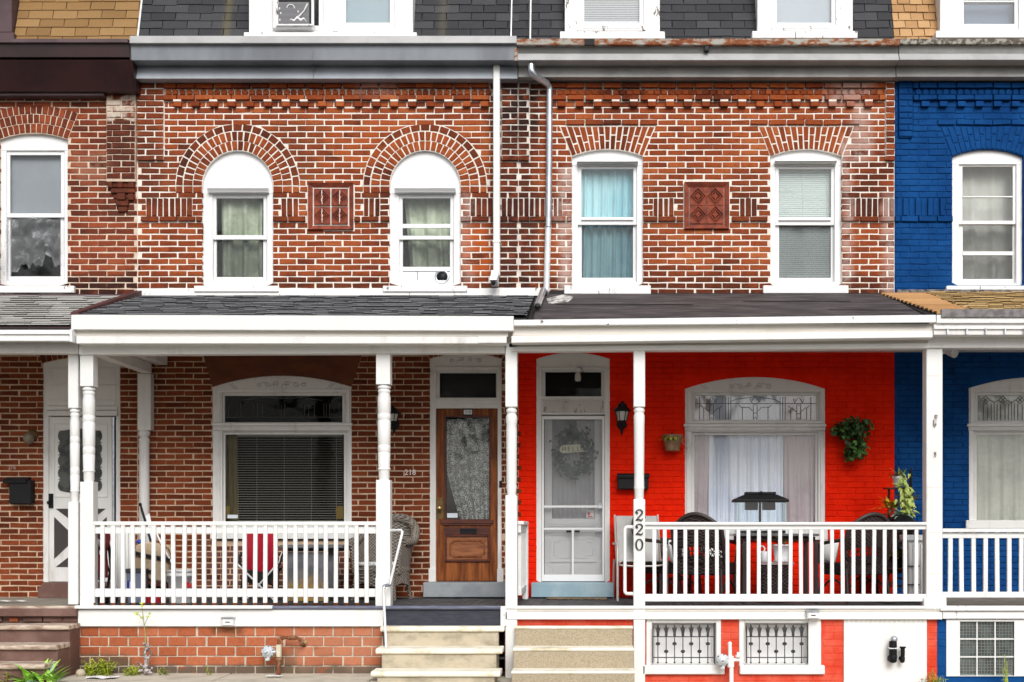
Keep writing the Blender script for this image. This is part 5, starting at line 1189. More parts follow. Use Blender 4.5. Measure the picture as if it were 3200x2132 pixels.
# ------------------------------------------------------------------ porch decks and skirts
def deck(n, x0, x1, yf, m, em, ztop=0.700):
    d = part('porch_deck', MB().box(x0, x1, yf+0.02, 0.0, ztop-0.06, ztop-0.004), m, H[n])
    xx = x0
    i = 0
    while xx < x1-0.02:
        w_ = min(0.088, x1-xx); part('deck_board', MB().box(xx+0.002, xx+w_-0.002, yf+0.02, -0.002, ztop-0.03, ztop+random.uniform(-0.001, 0.0015)), m, d); xx += 0.09
    part('deck_edge', MB().box(x0, x1, yf-0.035, yf+0.04, ztop-0.034, ztop+0.003), em, d, 0.012)
    return d
dk218 = deck('218', X(245, YF), X(1578, YF), YF, T['deck'], T['deck_edge'])
part('white_edge', MB().pbox(232, 850, 1893, 1903, YF-0.055, YF+0.02), T['white'], dk218, 0.004)
dk220 = deck('220', X(1578, YF)+0.004, X(2920, YF), YF, T['deck'], T['white'])
deck('222', X(2920, YF)+0.004, X(3640, YF), YF, T['deck_tan'], T['white_sill'])
deck('216', X(-450, YF), X(245, YF)-0.004, YF, T['deck_tan'], T['brown_tread'])
part('skirt_board', MB().pbox(243, 1197, 1905, 1958, YF-0.012, YF+0.05), T['white'], H['218'], 0.004)
part('porch_riser', MB().pbox(1197, 1566, 1906, 1962, YF+0.0, YF+0.06), T['navy'], H['218'], 0.004)
part('skirt_end', MB().pbox(1564, 1580, 1895, 1957, YF-0.05, YF+0.05).pbox(1572, 1585, 1905, 1958, YF-0.03, YF+0.05), T['white_sill'], H['218'], 0.004)
sk = part('skirt_board', MB().pbox(1578, 2945, 1913, 1936, YF-0.03, YF+0.05), T['white'], H['220'], 0.003)
part('skirt_moulding', MB().pbox(1578, 2945, 1905, 1912, YF-0.016, YF+0.04), T['beige'], sk, 0.002)
part('skirt_board', MB().pbox(2947, 3640, 1911, 1934, YF-0.02, YF+0.05).pbox(2940, 3640, 1899, 1909, YF-0.05, YF+0.05), T['white_sill'], H['222'], 0.003)
# ------------------------------------------------------------------ foundations
YW = YF+0.03
def pf(px): return X(px, YW)
fz = lambda py: Z(py, YW)
fw = part('foundation_wall', slab(pf(243), pf(1198), -0.1, fz(1956), [], YW, YF+0.25), T['mortar_found'], H['218'])
lst = lay(pf(246), pf(1197), fz(1974.5), 30.6*k(YW), 0, 4, 26.8*k(YW), 0.188, 0.015, [], phase=0.1)
lst = [(a, b, c, d, e, f, g-YW) for a, b, c, d, e, f, g in lst]
brick_objs(fw, lst, T['brick_found'], 0.188, 26.8*k(YW), 85, 0.009, 0.005, key='f')
part('foundation_return', MB().box(pf(243), pf(243)+0.2, YF+0.25, 0, -0.1, fz(1956)), T['mortar_found'], H['218'])
BW = [(2020, 2253, 1936, 2108), (2310, 2566, 1936, 2108)]; BO = [(2037, 2238, 1947, 2078), (2327, 2526, 1947, 2078)]
gb = [(2998, 3168, 1942, 2111)]
h20 = [(pf(a), pf(b), fz(d), fz(c)) for a, b, c, d in BO]
f20 = part('foundation_wall', slab(pf(1578), pf(2928), -0.4, fz(1930), h20, YW, YF+0.28), T['red_found'], H['220'])
forb = [rect_f(pf(a), pf(b), fz(d), fz(c)) for a, b, c, d in BW] + [rect_f(pf(2636), pf(2898), -1, 2)]
lst = lay(pf(1579), pf(2928), fz(1946), 21.5*k(YW), 0, 13, 0.0625, 0.2045, 0.009, forb)
brick_objs(f20, [(*b[:6], b[6]-YW) for b in lst], T['red_found'], 0.2045, 0.0625, 0, 0.004, 0.004, key='g')
f22 = part('foundation_wall', slab(pf(2928)+0.002, pf(3640), -0.4, fz(1930), [(pf(a), pf(b), fz(d), fz(c)) for a, b, c, d in gb], YW, YF+0.28), T['blue'], H['222'])
lst = lay(pf(2929), pf(3640), fz(1946), 21.5*k(YW), 0, 13, 0.0625, 0.2045, 0.009, [rect_f(pf(2956), pf(3230), fz(2114), 2)])
brick_objs(f22, [(*b[:6], b[6]-YW) for b in lst], T['blue'], 0.2045, 0.0625, 0, 0.004, 0.004, key='g')
part('render_panel', slab(pf(2956), pf(3230), fz(2113), fz(1936), [(pf(a), pf(b), fz(d), fz(c)) for a, b, c, d in gb], YW-0.02, YW+0.02), T['white'], f22)
part('render_panel', MB().pbox(2637, 2897, 1936, 2200, YW-0.022, YW+0.02), T['white'], f20, 0.005)
fr = MB()
for i in range(17): part('panel_fringe', MB().pbox(2644+i*15, 2650+i*15, 1936, 1943+random.random()*2, YW-0.030, YW-0.01), T['beige'], f20)
bl = part('glass_block_window', MB().pbox(2996, 3170, 1940, 2113, YW+0.03, YW+0.10), T['white'], H['222'])
part('mortar_grid', MB().pbox(3051.5, 3055, 1940, 2113, YW-0.003, YW+0.04).pbox(3108, 3111.6, 1940, 2113, YW-0.003, YW+0.04).pbox(2996, 3051.5, 1995.5, 1999, YW-0.003, YW+0.04).pbox(3055, 3108, 1995.5, 1999, YW-0.003, YW+0.04).pbox(3111.6, 3170, 1995.5, 1999, YW-0.003, YW+0.04).pbox(2996, 3051.5, 2051.5, 2055, YW-0.003, YW+0.04).pbox(3055, 3108, 2051.5, 2055, YW-0.003, YW+0.04).pbox(3111.6, 3170, 2051.5, 2055, YW-0.003, YW+0.04), T['white'], bl)
for i in range(3):
    for j in range(3):
        a, b = 2999+i*56.6, 2999+i*56.6+54; c, d = 1943+j*56.2, 1943+j*56.2+53
        g = part('glass_block', MB().pbox(a, b, c, d, YW+0.0, YW+0.028), T['glass_block'], bl, 0.004)
        x0_, x1_, z0_, z1_ = X(a+3, YW), X(b-3, YW), Z(d-3, YW), Z(c+3, YW); mb = MB()
        mb.box(x0_, x1_, YW+0.022, YW+0.029, z0_, z1_); part('block_back', mb, M('grey_glass_core', (0.075, 0.08, 0.08), (0.22, 0.23, 0.225), 9, 0.4, 0.65, rough=0.2), bl)
        mb = MB()
        for q in range(1, 5): mb.box(x0_+(x1_-x0_)*q/5-0.003, x0_+(x1_-x0_)*q/5+0.003, YW+0.012, YW+0.023, z0_, z1_); mb.box(x0_, x1_, YW+0.013, YW+0.023, z0_+(z1_-z0_)*q/5-0.003, z0_+(z1_-z0_)*q/5+0.003)
        part('block_ribs', mb, M('pale_glass_rib', (0.24, 0.25, 0.245), rough=0.3), bl)
for (o, q) in zip(BW, BO):
    mb = MB().pbox(o[0], q[0], o[2], o[3]-26, YW-0.02, YW+0.05).pbox(q[1], o[1], o[2], o[3]-26, YW-0.02, YW+0.05).pbox(q[0], q[1], o[2], q[2], YW-0.02, YW+0.05).pbox(q[0], q[1], q[3], o[3]-26, YW-0.02, YW+0.05)
    mb.ring(X(q[0], YW-.02)-0.002, X(q[1], YW-.02)+0.002, Z(q[3], YW-.02)-0.002, Z(q[2], YW-.02)+0.002, 0.012, YW+0.04, YW+0.15)
    bw = part('basement_window', mb, T['white'], H['220'], 0.005)
    part('sill', MB().pbox(o[0]-(12 if o[0] < 2100 else -2), o[1]+12, o[3]-28, o[3], YW-0.05, YW+0.05), T['white'], bw, 0.008)
    part('shutter_board', MB().pbox(q[0]-2, q[1]+2, q[2]-2, q[3]+2, YW+0.14, YW+0.17), T['vinyl'], bw)
    part('inner_frame', MB().ring(X(q[0]+8, YW+.12), X(q[1]-8, YW+.12), Z(q[3]-6, YW+.12), Z(q[2]+6, YW+.12), 0.02, YW+0.115, YW+0.14), T['white_old'], bw, 0.003)
# ------------------------------------------------------------------ steps
ZT = [0.498, 0.298, 0.100]
def steps(label, x0, x1, m_r, m_t, nose, solid=True, extra=0.03, inset=0.06, ys=(-1.86, -2.16, -2.46), lip=0.055, name='front_steps', zt=ZT, inr=None):
    t = thing(name, label, 'steps', ((x0+x1)/2, -2.2, 0.0))
    for i, (z, y) in enumerate(zip(zt, ys)):
        part('riser', MB().box(x0+inset, x1-(inset if inr is None else inr), y, (YF-0.005) if i == 0 else ys[i-1]-0.0, -0.14, z-lip), m_r, t, 0.004)
        yb = (YF-0.005) if i == 0 else ys[i-1]
        part('tread', MB().extrude_x([(y-extra, z-lip+0.012), (y-extra+0.012, z-lip), (yb-0.001, z-lip), (yb-0.001, z), (y-extra+0.014, z), (y-extra, z-0.014)], x0, x1), m_t, t, 0.006)
    return t
steps('sandy concrete steps with rounded white nosings leading to wooden door', -2.147, -0.872, T['concrete'], T['concrete_white'], True)
steps('exposed aggregate concrete steps with thin white treads below storm door', -0.765, 0.455, T['aggregate'], T['concrete_white'], True, extra=0.0, inset=0.004, lip=0.032)
t6 = steps('worn brown painted steps with pale scuffed treads at left end', X(-450, YF), -5.28, T['brown_step'], T['brown_tread'], True, extra=0.04, inset=0.05, lip=0.05, ys=(-2.03, -2.33, -2.63), zt=(0.525, 0.350, 0.188), inr=0.008)
part('top_step', MB().pbox(-450, 238, 1902, 1927, YF-0.07, YF+0.03), T['brown_step'], t6, 0.006)
for i in range(7): 
    if i != 3: part('riser_brick', MB().pbox(-180+i*63, -180+i*63+59, 1929, 1943, YF-0.01, YF+0.05), T['brown_step'], t6, 0.003)
part('riser_brick', MB().pbox(28, 55, 1930, 1943, YF-0.006, YF+0.05), T['brick_found'], t6, 0.003)
part('riser_back', MB().pbox(-450, 243, 1924, 2130, YF+0.02, YF+0.08), T['brown_step'], t6)
part('wall_end', MB().box(-5.60, X(243, YF)-0.004, YF, YF+0.3, -0.02, 0.64), T['brown_step'], t6, 0.004)

# ------------------------------------------------------------------ railings
def railing(label, px0, px1, top, rail2, bot, bal, pitch, w, y, m, start, low=None, tips=False):
    t = thing('porch_railing', label, 'railing', ((X(px0, y)+X(px1, y))/2, y, 0.70), 'porch railings')
    part('top_rail', MB().pbox(px0, px1, top[0], top[1], y-0.03, y+0.05), m, t, 0.005)
    if rail2: part('under_rail', MB().pbox(px0, px1, rail2[0], rail2[1], y, y+0.035), m, t, 0.003)
    part('bottom_rail', MB().pbox(px0, px1, bot[0], bot[1], y, y+0.04), m, t, 0.004)
    yb = y-0.026 if tips else y+0.004
    me = None; x = start; wm = w*k(y)
    z0, z1 = Z(bal[1], y), Z(bal[0], y)
    while x < px1-w/2:
        if me is None:
            mb = MB().box(-wm/2, wm/2, 0, 0.03, 0, z1-z0); me = mb.mesh('baluster', bevel=0.003); me.materials.append(m)
            if tips: mt = MB().extrude_x([(0.0, 0.012), (0.03, -0.02), (0.03, 0.012)], -wm/2, wm/2).mesh('cut_end'); mt.materials.append(T['wood_panel'])
        o = bpy.data.objects.new('baluster', me); COL.objects.link(o); o.parent = t
        o.location = Vector((X(x, y)+random.gauss(0, 0.002), yb, z0)) - Vector(WL[t.name]); o.rotation_euler = (0, random.gauss(0, 0.004), 0)
        if tips:
            o2 = bpy.data.objects.new('cut_end', mt); COL.objects.link(o2); o2.parent = o; o2.location = (0, 0, -0.012)
        x += pitch
    return t
railing('white wooden railing with cut baluster ends below its bottom rail', 291, 1176, (1630, 1642), (1646, 1668), (1840, 1866), (1642, 1884), 31.7, 12.5, YF+0.03, T['white'], 322-31.7+0.5, tips=True)
railing('white railing beside number post in front of the red wall', 2015, 2896, (1632, 1641), (1641, 1655), (1857, 1880), (1655, 1857), 32.75, 11.5, YF+0.02, T['vinyl'], 2044.5)
railing('white railing with wide balusters in front of the blue wall', 2946, 3640, (1652, 1664), (1666, 1682), (1850, 1868), (1664, 1852), 37, 13.5, YF+0.03, T['white_old'], 2970)
t = thing('porch_railing', 'short white railing running back to the red wall beside the storm door', 'railing', (X(1612, YF), -0.9, 0.7), 'porch railings')
xs_ = -0.745
part('top_rail', MB().box(xs_-0.03, xs_+0.06, -1.55, -0.45, 1.545, 1.585), T['white'], t, 0.008)
part('under_rail', MB().box(xs_-0.005, xs_+0.03, -1.55, -0.47, 1.46, 1.54), T['white'], t, 0.004)
part('bottom_rail', MB().box(xs_-0.005, xs_+0.035, -1.55, -0.47, 0.80, 0.87), T['white'], t, 0.004)
part('end_post', MB().box(xs_-0.01, xs_+0.055, -0.47, -0.40, 0.70, 1.56), T['white'], t, 0.008)
for i in range(10): part('baluster', MB().box(xs_-0.005, xs_+0.027, -1.5+i*0.11, -1.465+i*0.11, 0.80, 1.54), T['white'], t)
t = thing('handrail', 'thin white pipe handrail bent down to the sandy concrete steps', 'handrail', (X(1206, -2.0), -2.0, 0.3))
part('upper_pipe', MB().tube([(X(1217, YF), YF+0.02, Z(1658, YF)), (X(1254, YF-.05), YF-0.05, Z(1657, YF-.05)), (X(1258, YF-.06), YF-0.06, Z(1662, YF-.06)), (X(1240, YF-.06), YF-0.08, Z(1740, YF-.08)), (X(1218, YF-.1), YF-0.10, Z(1827, YF-.1))], 0.014, 8), T['galv_white'], t)
part('elbow', MB().tube([(X(1220, YF-.1), YF-0.10, Z(1822, YF-.1)), (X(1217, YF-.12), YF-0.11, Z(1829, YF-.11)), (X(1206, YF-.15), YF-0.14, Z(1829, YF-.14)), (X(1199, YF-.2), YF-0.17, Z(1832, YF-.17)), (X(1198, YF-.2), YF-0.18, Z(1840, YF-.18))], 0.018, 8), T['galv'], t)
part('lower_pipe', MB().tube([(X(1198, YF-.18), YF-0.18, Z(1836, YF-.18)), (X(1203, -2.0), -2.0, Z(1950, -2.0)), (X(1207, -2.12), -2.12, ZT[1]+0.0)], 0.014, 8), T['galv_white'], t)
t = thing('grab_rail', 'white rounded loop of tube fixed to the post numbered 220', 'grab rail', (X(1965, YF-.02), YF, 0.75))
yg = YF+0.0
pts = [(1984, 1647)] + [(1962+9*math.cos(R(a)), 1656-9*math.sin(R(a))) for a in range(90, 181, 18)] + [(1962-9*math.cos(R(a)), 1847+9*math.sin(R(a))) for a in range(0, 91, 18)] + [(1984, 1856)]
part('rail_loop', MB().tube([(X(a, yg), yg+0.03, Z(b, yg)) for a, b in pts], 0.018, 10), T['vinyl'], t)
part('bracket', MB().pbox(1977, 1983, 1641, 1653, yg-0.0, yg+0.06).pbox(1977, 1983, 1850, 1862, yg, yg+0.06), T['vinyl'], t, 0.003)
# ------------------------------------------------------------------ pipes on the facade
t = thing('downspout', 'white square downspout ending in a black mouth above the grey porch roof', 'downspout', (X(1551), -0.08, Z(900)))
part('pipe', MB().pbox(1541, 1562, 203, 862, -0.20, -0.10), T['white'], t, 0.008)
part('top_bend', MB().pprism([(1543, 203), (1545, 199), (1557, 199), (1560, 203)], -0.195, -0.11), T['white'], t)
part('shoe', MB().add([(X(1541)-.004, -0.205, Z(855)), (X(1562)+.004, -0.205, Z(855)), (X(1562)+.004, -0.095, Z(855)), (X(1541)-.004, -0.095, Z(855)), (X(1536), -0.26, Z(888)), (X(1557), -0.26, Z(888)), (X(1560), -0.14, Z(903)), (X(1540), -0.14, Z(903))],
    [(0, 1, 2, 3), (0, 4, 5, 1), (1, 5, 6, 2), (2, 6, 7, 3), (3, 7, 4, 0), (4, 7, 6, 5)]), T['galv_white'], t)
part('mouth', MB().ball((X(1546), -0.235, Z(896)), 0.028, 0.03, 0.028, 10, 6), T['black'], t)
part('strap', MB().pbox(1539, 1564, 752, 757, -0.205, 0.0), T['white'], t, 0.002)
t = thing('downspout', 'shiny galvanised downspout with a corrugated elbow and a roof pipe below', 'downspout', (X(1712), -0.08, Z(1000)))
el = [(1660, 203, -0.30), (1660, 214, -0.31), (1663, 226, -0.31), (1672, 238, -0.28), (1690, 249, -0.2), (1707, 260, -0.13), (1716, 272, -0.09), (1718, 285, -0.08)]
def smooth(pts, m=4):
    out = []
    for i in range(len(pts)-1):
        p0, p1, p2, p3 = pts[max(i-1, 0)], pts[i], pts[i+1], pts[min(i+2, len(pts)-1)]
        for j in range(m):
            u = j/m; out.append(tuple(0.5*(2*b+(c-a)*u+(2*a-5*b+4*c-d)*u*u+(3*b-a-3*c+d)*u**3) for a, b, c, d in zip(p0, p1, p2, p3)))
    return out+[pts[-1]]
sp = smooth([(X(a, y), y, Z(b, y)) for a, b, y in el], 6)
part('elbow', MB().tube(sp, [0.038+0.004*(i % 2) if i < 32 else 0.036 for i in range(len(sp))], 12), T['galv'], t)
part('pipe', MB().tube([(X(1718), -0.08, Z(282)), (X(1717), -0.08, Z(500)), (X(1714), -0.08, Z(714))], 0.037, 14), T['galv'], t)
part('pipe', MB().tube([(X(1714), -0.085, Z(712)), (X(1710), -0.085, Z(850)), (X(1708), -0.085, Z(918))], 0.036, 14), T['galv_white'], t)
part('clamp', MB().lathe((X(1714), -0.083, Z(714)-0.012), [(0.040, 0), (0.044, 0.004), (0.044, 0.018), (0.040, 0.022)], 14), T['galv'], t)
part('roof_pipe', MB().tube([(X(1706), -0.09, Z(915)), (X(1704), -0.16, Z(928)), P220(0.16, X(1701), 0.09), P220(0.80, X(1712)-0.06, 0.075)], 0.036, 12), T['galv'], t)
part('mouth', MB().ball(tuple(a+b for a, b in zip(P220(0.80, X(1712)-0.06, 0.07), (0, -0.01, -0.005))), 0.034, 0.02, 0.03, 10, 6), T['black'], t)

# ------------------------------------------------------------------ air conditioners
t = thing('air_conditioner', 'window air conditioner with flaking dark grille in the white dormer', 'air conditioner', (X(925), -0.3, Z(88)))
ya = -0.19
part('housing', MB().box(X(862), X(984), ya+0.03, -0.05, Z(86, ya), Z(-62, ya)), T['vinyl'], t, 0.01)
part('front_frame', MB().ring(X(862, ya), X(980, ya), Z(80, ya), Z(-60, ya), 0.026, ya, ya+0.04, wb=0.02, wt=0.1), T['white_peel'], t, 0.004)
part('grille_back', MB().pbox(868, 972, -32, 76, ya+0.025, ya+0.05), T['black'], t)
for i in range(19): part('louvre', MB().pbox(869, 966, 7+i*3.75, 9.4+i*3.75, ya+0.008, ya+0.035), T['ac_dark'], t)
part('flaked_paint', MB().sheet(14, 3, lambda u, v: (X(903+u*56, ya), ya+0.004, Z(66-13*math.sin(u*3.0)*(0.4+0.6*v)-4*math.sin(u*17), ya))), T['white'], t)
part('flaked_paint', MB().tube([(X(934, ya), ya+0.004, Z(52, ya)), (X(950, ya), ya+0.002, Z(34, ya)), (X(961, ya), ya+0.004, Z(12, ya))], [0.012, 0.007, 0.012], 5).tube([(X(908+12*math.cos(a/4), ya), ya+0.004, Z(26-12*math.sin(a/4), ya)) for a in range(0, 13)], 0.007, 5), T['white'], t)
for (a, b) in ((873, 26), (877, 41), (931, 36), (874, 62)): part('flaked_paint', MB().ball((X(a, ya), ya+0.006, Z(b, ya)), 0.010, 0.004, 0.014, 6, 4), T['white'], t)
part('side_vent', MB().box(X(984)+0.001, X(984)+0.004, ya+0.1, -0.1, Z(70, ya), Z(5, ya)), T['ac_dark'], t)
part('filler_strip', MB().pbox(849, 860, 10, 90, -0.05, -0.02), T['wood_panel'], t)
t = thing('window_vent_panel', 'white panel with a round vent at the foot of the right arched window', 'vent panel', (X(1332, .12), 0.12, Z(878)))
part('upper_bar', MB().pbox(1259, 1406, 834, 848, 0.100, 0.15), T['vinyl'], t, 0.003)
part('panel', MB().pbox(1259, 1304, 850, 876, 0.112, 0.15).pbox(1306, 1406, 850, 876, 0.107, 0.15), T['plastic_white'], t, 0.003)
part('vent_ring', MB().lathe((X(1381, .1), 0.100, Z(865, .1)), [(0.060, 0.012), (0.072, 0.0), (0.088, 0.004), (0.092, 0.02)], 20, 'y'), T['galv'], t)
part('vent_mouth', MB().lathe((X(1381, .1), 0.106, Z(865, .1)), [(0.001, 0), (0.064, 0.001), (0.064, 0.005)], 20, 'y'), T['black'], t)

# ------------------------------------------------------------------ curtains, blinds and shades
def curtain(name, label, cat, px0, px1, py0, py1, y, m, folds=6, amp=0.03, gather=0.0, hem=0.0, tilt=0.0, seed=1, group=None):
    rg = random.Random(seed); ph = [rg.uniform(0, 6.3) for _ in range(4)]
    def fn(u, v):      # v: 0 top .. 1 bottom
        uu = u + gather*(0.5-u)*math.sin(v*math.pi*0.5)
        f = math.sin(u*folds*2*math.pi+ph[0]+0.5*math.sin(v*2+ph[1])) + 0.45*math.sin(u*folds*4.7*math.pi+ph[2]) + 0.3*math.sin(u*9+v*3+ph[3])
        x = px0+(px1-px0)*uu + tilt*v; py = py0+(py1-py0)*v + hem*math.sin(u*folds*2*math.pi+ph[0])*v
        return (X(x, y), y + amp*f*(0.35+0.65*v), Z(py, y))
    return solo(name, MB().sheet(int(folds*14), 24, fn), m, label, cat, group)
def shade(label, px0, px1, py0, py1, y, m, name='roller_blind'):
    return solo(name, MB().box(X(px0, y), X(px1, y), y, y+0.012, Z(py1, y), Z(py0, y)), m, label, 'roller blind', 'roller shades')
def blind(label, px0, px1, py0, py1, y, pitch, tilt, m, wd=0.025, cords=(), name='venetian_blind'):
    t = thing(name, label, 'blind', ((X(px0, y)+X(px1, y))/2, y, Z(py1, y)), 'venetian blinds')
    x0, x1 = X(px0, y), X(px1, y); L = x1-x0
    c, s_ = math.cos(R(tilt))*wd/2, math.sin(R(tilt))*wd/2
    me = MB().add([(-L/2, -c, -s_), (L/2, -c, -s_), (L/2, 0, 0.002), (-L/2, 0, 0.002), (L/2, c, s_), (-L/2, c, s_)], [(0, 1, 2, 3), (3, 2, 4, 5)], True).mesh('slat'); me.materials.append(m)
    p = py0
    while p < py1-3:
        o = bpy.data.objects.new('slat', me); COL.objects.link(o); o.parent = t; o.location = Vector(((x0+x1)/2, y+random.gauss(0, .0006), Z(p, y))) - Vector(WL[t.name]); o.rotation_euler = (random.gauss(0, .008), random.gauss(0, .0004), 0); p += pitch
    part('head_rail', MB().box(x0, x1, y-0.02, y+0.02, Z(py0-2, y), Z(py0-9, y)), m, t, 0.002)
    part('bottom_rail', MB().box(x0, x1, y-0.014, y+0.014, Z(py1+1, y), Z(py1-4, y)), m, t, 0.002)
    for cx in cords: part('cord', MB().tube([(X(cx, y), y-0.016, Z(py0, y)), (X(cx, y), y-0.016, Z(py1, y))], 0.0018, 4), m, t)
    return t
shade('grey roller shade filling the upper sash beside the brick pilaster', 31, 190, 470, 680, 0.14, T['shade_grey'])
# torn plastic film over the lower sash of the first window
rg = random.Random(5)
def film(u, v):
    px = 26+168*u-(22*v if u < 0.1 else 0); b = 842-40*math.exp(-((u-0.78)/0.16)**2)+9*math.sin(23*u)+6*math.sin(51*u)-26*math.exp(-((u-0.3)/0.08)**2); py = 681+(b-681)*v
    return (X(px), -0.01-0.03*math.sin(7*u+3*v)-0.018*math.sin(13*u*v+9*v)-0.010*math.sin(31*u+17*v), Z(py+6*math.sin(9*u)))
solo('plastic_sheet', MB().sheet(34, 26, film), T['film'], 'torn clear plastic sheet hanging over the lower sash of the leftmost window', 'plastic sheet')
solo('plastic_sheet', MB().sheet(10, 20, lambda u, v: (X(-14+44*u*(0.4+0.6*v)+6*(1-v)), -0.03-0.02*math.sin(9*u+4*v), Z(770+118*v+10*math.sin(5*u)))), T['film'], 'loose tail of clear plastic drooping down the leftmost white window frame', 'plastic sheet')
curtain('curtain', 'pale green curtain bunched in the middle of the left arched window', 'curtain', 690, 822, 612, 872, 0.20, T['cur_green'], 2.4, 0.05, 0.0, 3, 0, 4)
curtain('curtain', 'pale green curtain in the right arched window above the vent panel', 'curtain', 1262, 1412, 612, 838, 0.24, T['cur_green'], 2.4, 0.05, 0.1, 2, 10, 9)
curtain('curtain', 'teal satin curtain in the jack-arched window beside the galvanised downspout', 'curtain', 1812, 1984, 522, 870, 0.19, T['cur_teal'], 5.5, 0.030, 0.0, 0, -6, 3)
blind('closed pale green venetian blind in the window nearest the blue house', 2434, 2598, 540, 866, 0.148, 6.3, 66, T['slat'], 0.026, (2508, 2583))
curtain('curtain', 'dim white curtain in the upper window of the blue house', 'curtain', 3005, 3168, 515, 875, 0.26, T['cur_linen'], 2.2, 0.03, 0, 2, 0, 12)
shade('pale blue shade in the right half of the double dormer', 1078, 1222, -110, 75, 0.03, T['shade_blue'])
blind('light grey blind in the peeling dormer left of the other single dormer', 1824, 2000, -108, 72, 0.02, 5.6, 58, T['slat_grey'], 0.024)
shade('icy grey shade in the peeling dormer nearest the sandy shingles', 2424, 2602, -110, 75, 0.03, T['shade_ice'])
shade('dusky blue shade inside the dormer of the blue house', 3008, 3174, 16, 80, 0.10, M('dusk_blue_shade', (0.10, 0.14, 0.21), rough=0.7))
shade('grey shade behind the transom glass over the wooden door', 1366, 1556, 1160, 1248, 0.12, M('charcoal_shade', (0.06, 0.06, 0.065), (0.075, 0.075, 0.08), 3, rough=0.8))
shade('black cloth behind the transom glass over the white storm door', 1696, 1888, 1156, 1244, 0.12, M('black_shade', (0.022, 0.02, 0.02), rough=0.9))
blind('open cream venetian blind in the wide brick porch window', 742, 1071, 1366, 1636, 0.13, 7.45, 14, T['slat_cream'], 0.025, (804, 889, 974, 1052))
curtain('curtain', 'narrow mustard curtain beside the open cream blind', 'curtain', 703, 742, 1352, 1638, 0.19, T['cur_yellow'], 2.5, 0.012, 0, 0, 6, 2)
solo('card', MB().pbox(1051, 1072, 1582, 1622, 0.10, 0.105), T['yellow_note'], 'ochre card propped inside the right corner of the wide brick porch window', 'card')
solo('card', MB().pbox(705, 718, 1582, 1622, 0.10, 0.105), T['yellow_note'], 'narrow ochre card inside the left corner of the wide brick porch window', 'card')
solo('window_sticker', MB().pbox(711, 743, 1609, 1620, 0.062, 0.064), T['sticker'], 'pale blue sticker at the lower left of the wide brick porch window', 'sticker')
curtain('curtain', 'white sheer curtain with straight folds in the red wall window', 'curtain', 2200, 2470, 1228, 1645, 0.17, T['cur_white'], 8.5, 0.030, 0.0, 1, 0, 21)
curtain('curtain', 'mauve curtain swept to the left side of the red wall window', 'curtain', 2165, 2222, 1228, 1645, 0.135, T['cur_mauve'], 2.2, 0.016, 0.0, 1, -14, 8)
curtain('curtain', 'mauve curtain hanging at the right side of the red wall window', 'curtain', 2448, 2552, 1228, 1645, 0.135, T['cur_mauve'], 3.2, 0.018, 0.0, 1, 4, 14)
curtain('curtain', 'pale linen curtain in the porch window of the blue wall', 'curtain', 3045, 3442, 1228, 1632, 0.15, T['cur_linen'], 9, 0.022, 0.0, 1, 0, 17)
curtain('curtain', 'grey gathered curtain behind the glass of the white storm door', 'curtain', 1724, 1860, 1308, 1624, 0.17, T['cur_grey'], 7, 0.010, 0.04, 0, 0, 6)
def lace(u, v):
    l = 1396+(46*max(0, v-0.52)**1.15/0.48 if v > 0.52 else 0); r = 1528
    px = l+(r-l)*u; b = 1310+(1624-1310)*v
    return (X(px, .11), 0.125+0.020*math.sin(u*17+v)+0.010*math.sin(u*39+2*v), Z(b, .11))
solo('curtain', MB().sheet(60, 24, lace), T['lace'], 'white lace curtain behind the glass of the wooden door', 'curtain')

# ------------------------------------------------------------------ numbers, lamps, mailboxes
def stroke(mb, pts, ws, y0, y1):      # pen stroke of changing width as a solid, points in metres (x, z)
    n = len(pts); L_, R_ = [], []
    for i, (x, z) in enumerate(pts):
        dx = pts[min(i+1, n-1)][0]-pts[max(i-1, 0)][0]; dz = pts[min(i+1, n-1)][1]-pts[max(i-1, 0)][1]; q = math.hypot(dx, dz) or 1
        L_.append((x-dz/q*ws[i]/2, z+dx/q*ws[i]/2)); R_.append((x+dz/q*ws[i]/2, z-dx/q*ws[i]/2))
    for i in range(n-1): mb.prism([L_[i], L_[i+1], R_[i+1], R_[i]], y0, y1)
def digit_two(cx, cz, s, y0, y1):
    mb = MB(); P = [(-.25, .20), (-.29, .30), (-.22, .43), (-.05, .50), (.15, .47), (.27, .33), (.25, .16), (.10, -.02), (-.12, -.24), (-.30, -.43)]
    w = [.17, .15, .08, .07, .10, .15, .16, .12, .08, .06]
    stroke(mb, [(cx+a*s, cz+b*s) for a, b in P], [q*s for q in w], y0, y1)
    Q = [(-.32, -.47), (-.18, -.40), (.0, -.42), (.18, -.46), (.28, -.40), (.32, -.27)]
    stroke(mb, [(cx+a*s, cz+b*s) for a, b in Q], [.05*s, .12*s, .14*s, .12*s, .09*s, .04*s], y0, y1)
    mb.lathe((cx-.20*s, y0-0.0005, cz+.20*s), [(0.0005, 0), (.10*s, 0.0), (.10*s, abs(y1-y0))], 12, 'y'); return mb
def digit_zero(cx, cz, s, y0, y1):
    mb = MB(); n = 24; P = [(cx+.29*s*math.sin(2*math.pi*i/n), cz+.49*s*math.cos(2*math.pi*i/n)) for i in range(n+1)]
    stroke(mb, P, [(.06+.10*abs(math.sin(2*math.pi*i/n)))*s for i in range(n+1)], y0, y1); return mb
yd = YF-0.035
t = thing('house_number', 'black serif house number 220 down the white post', 'house number', (X(1998, yd), yd, Z(1720, yd)))
hz = 0.115
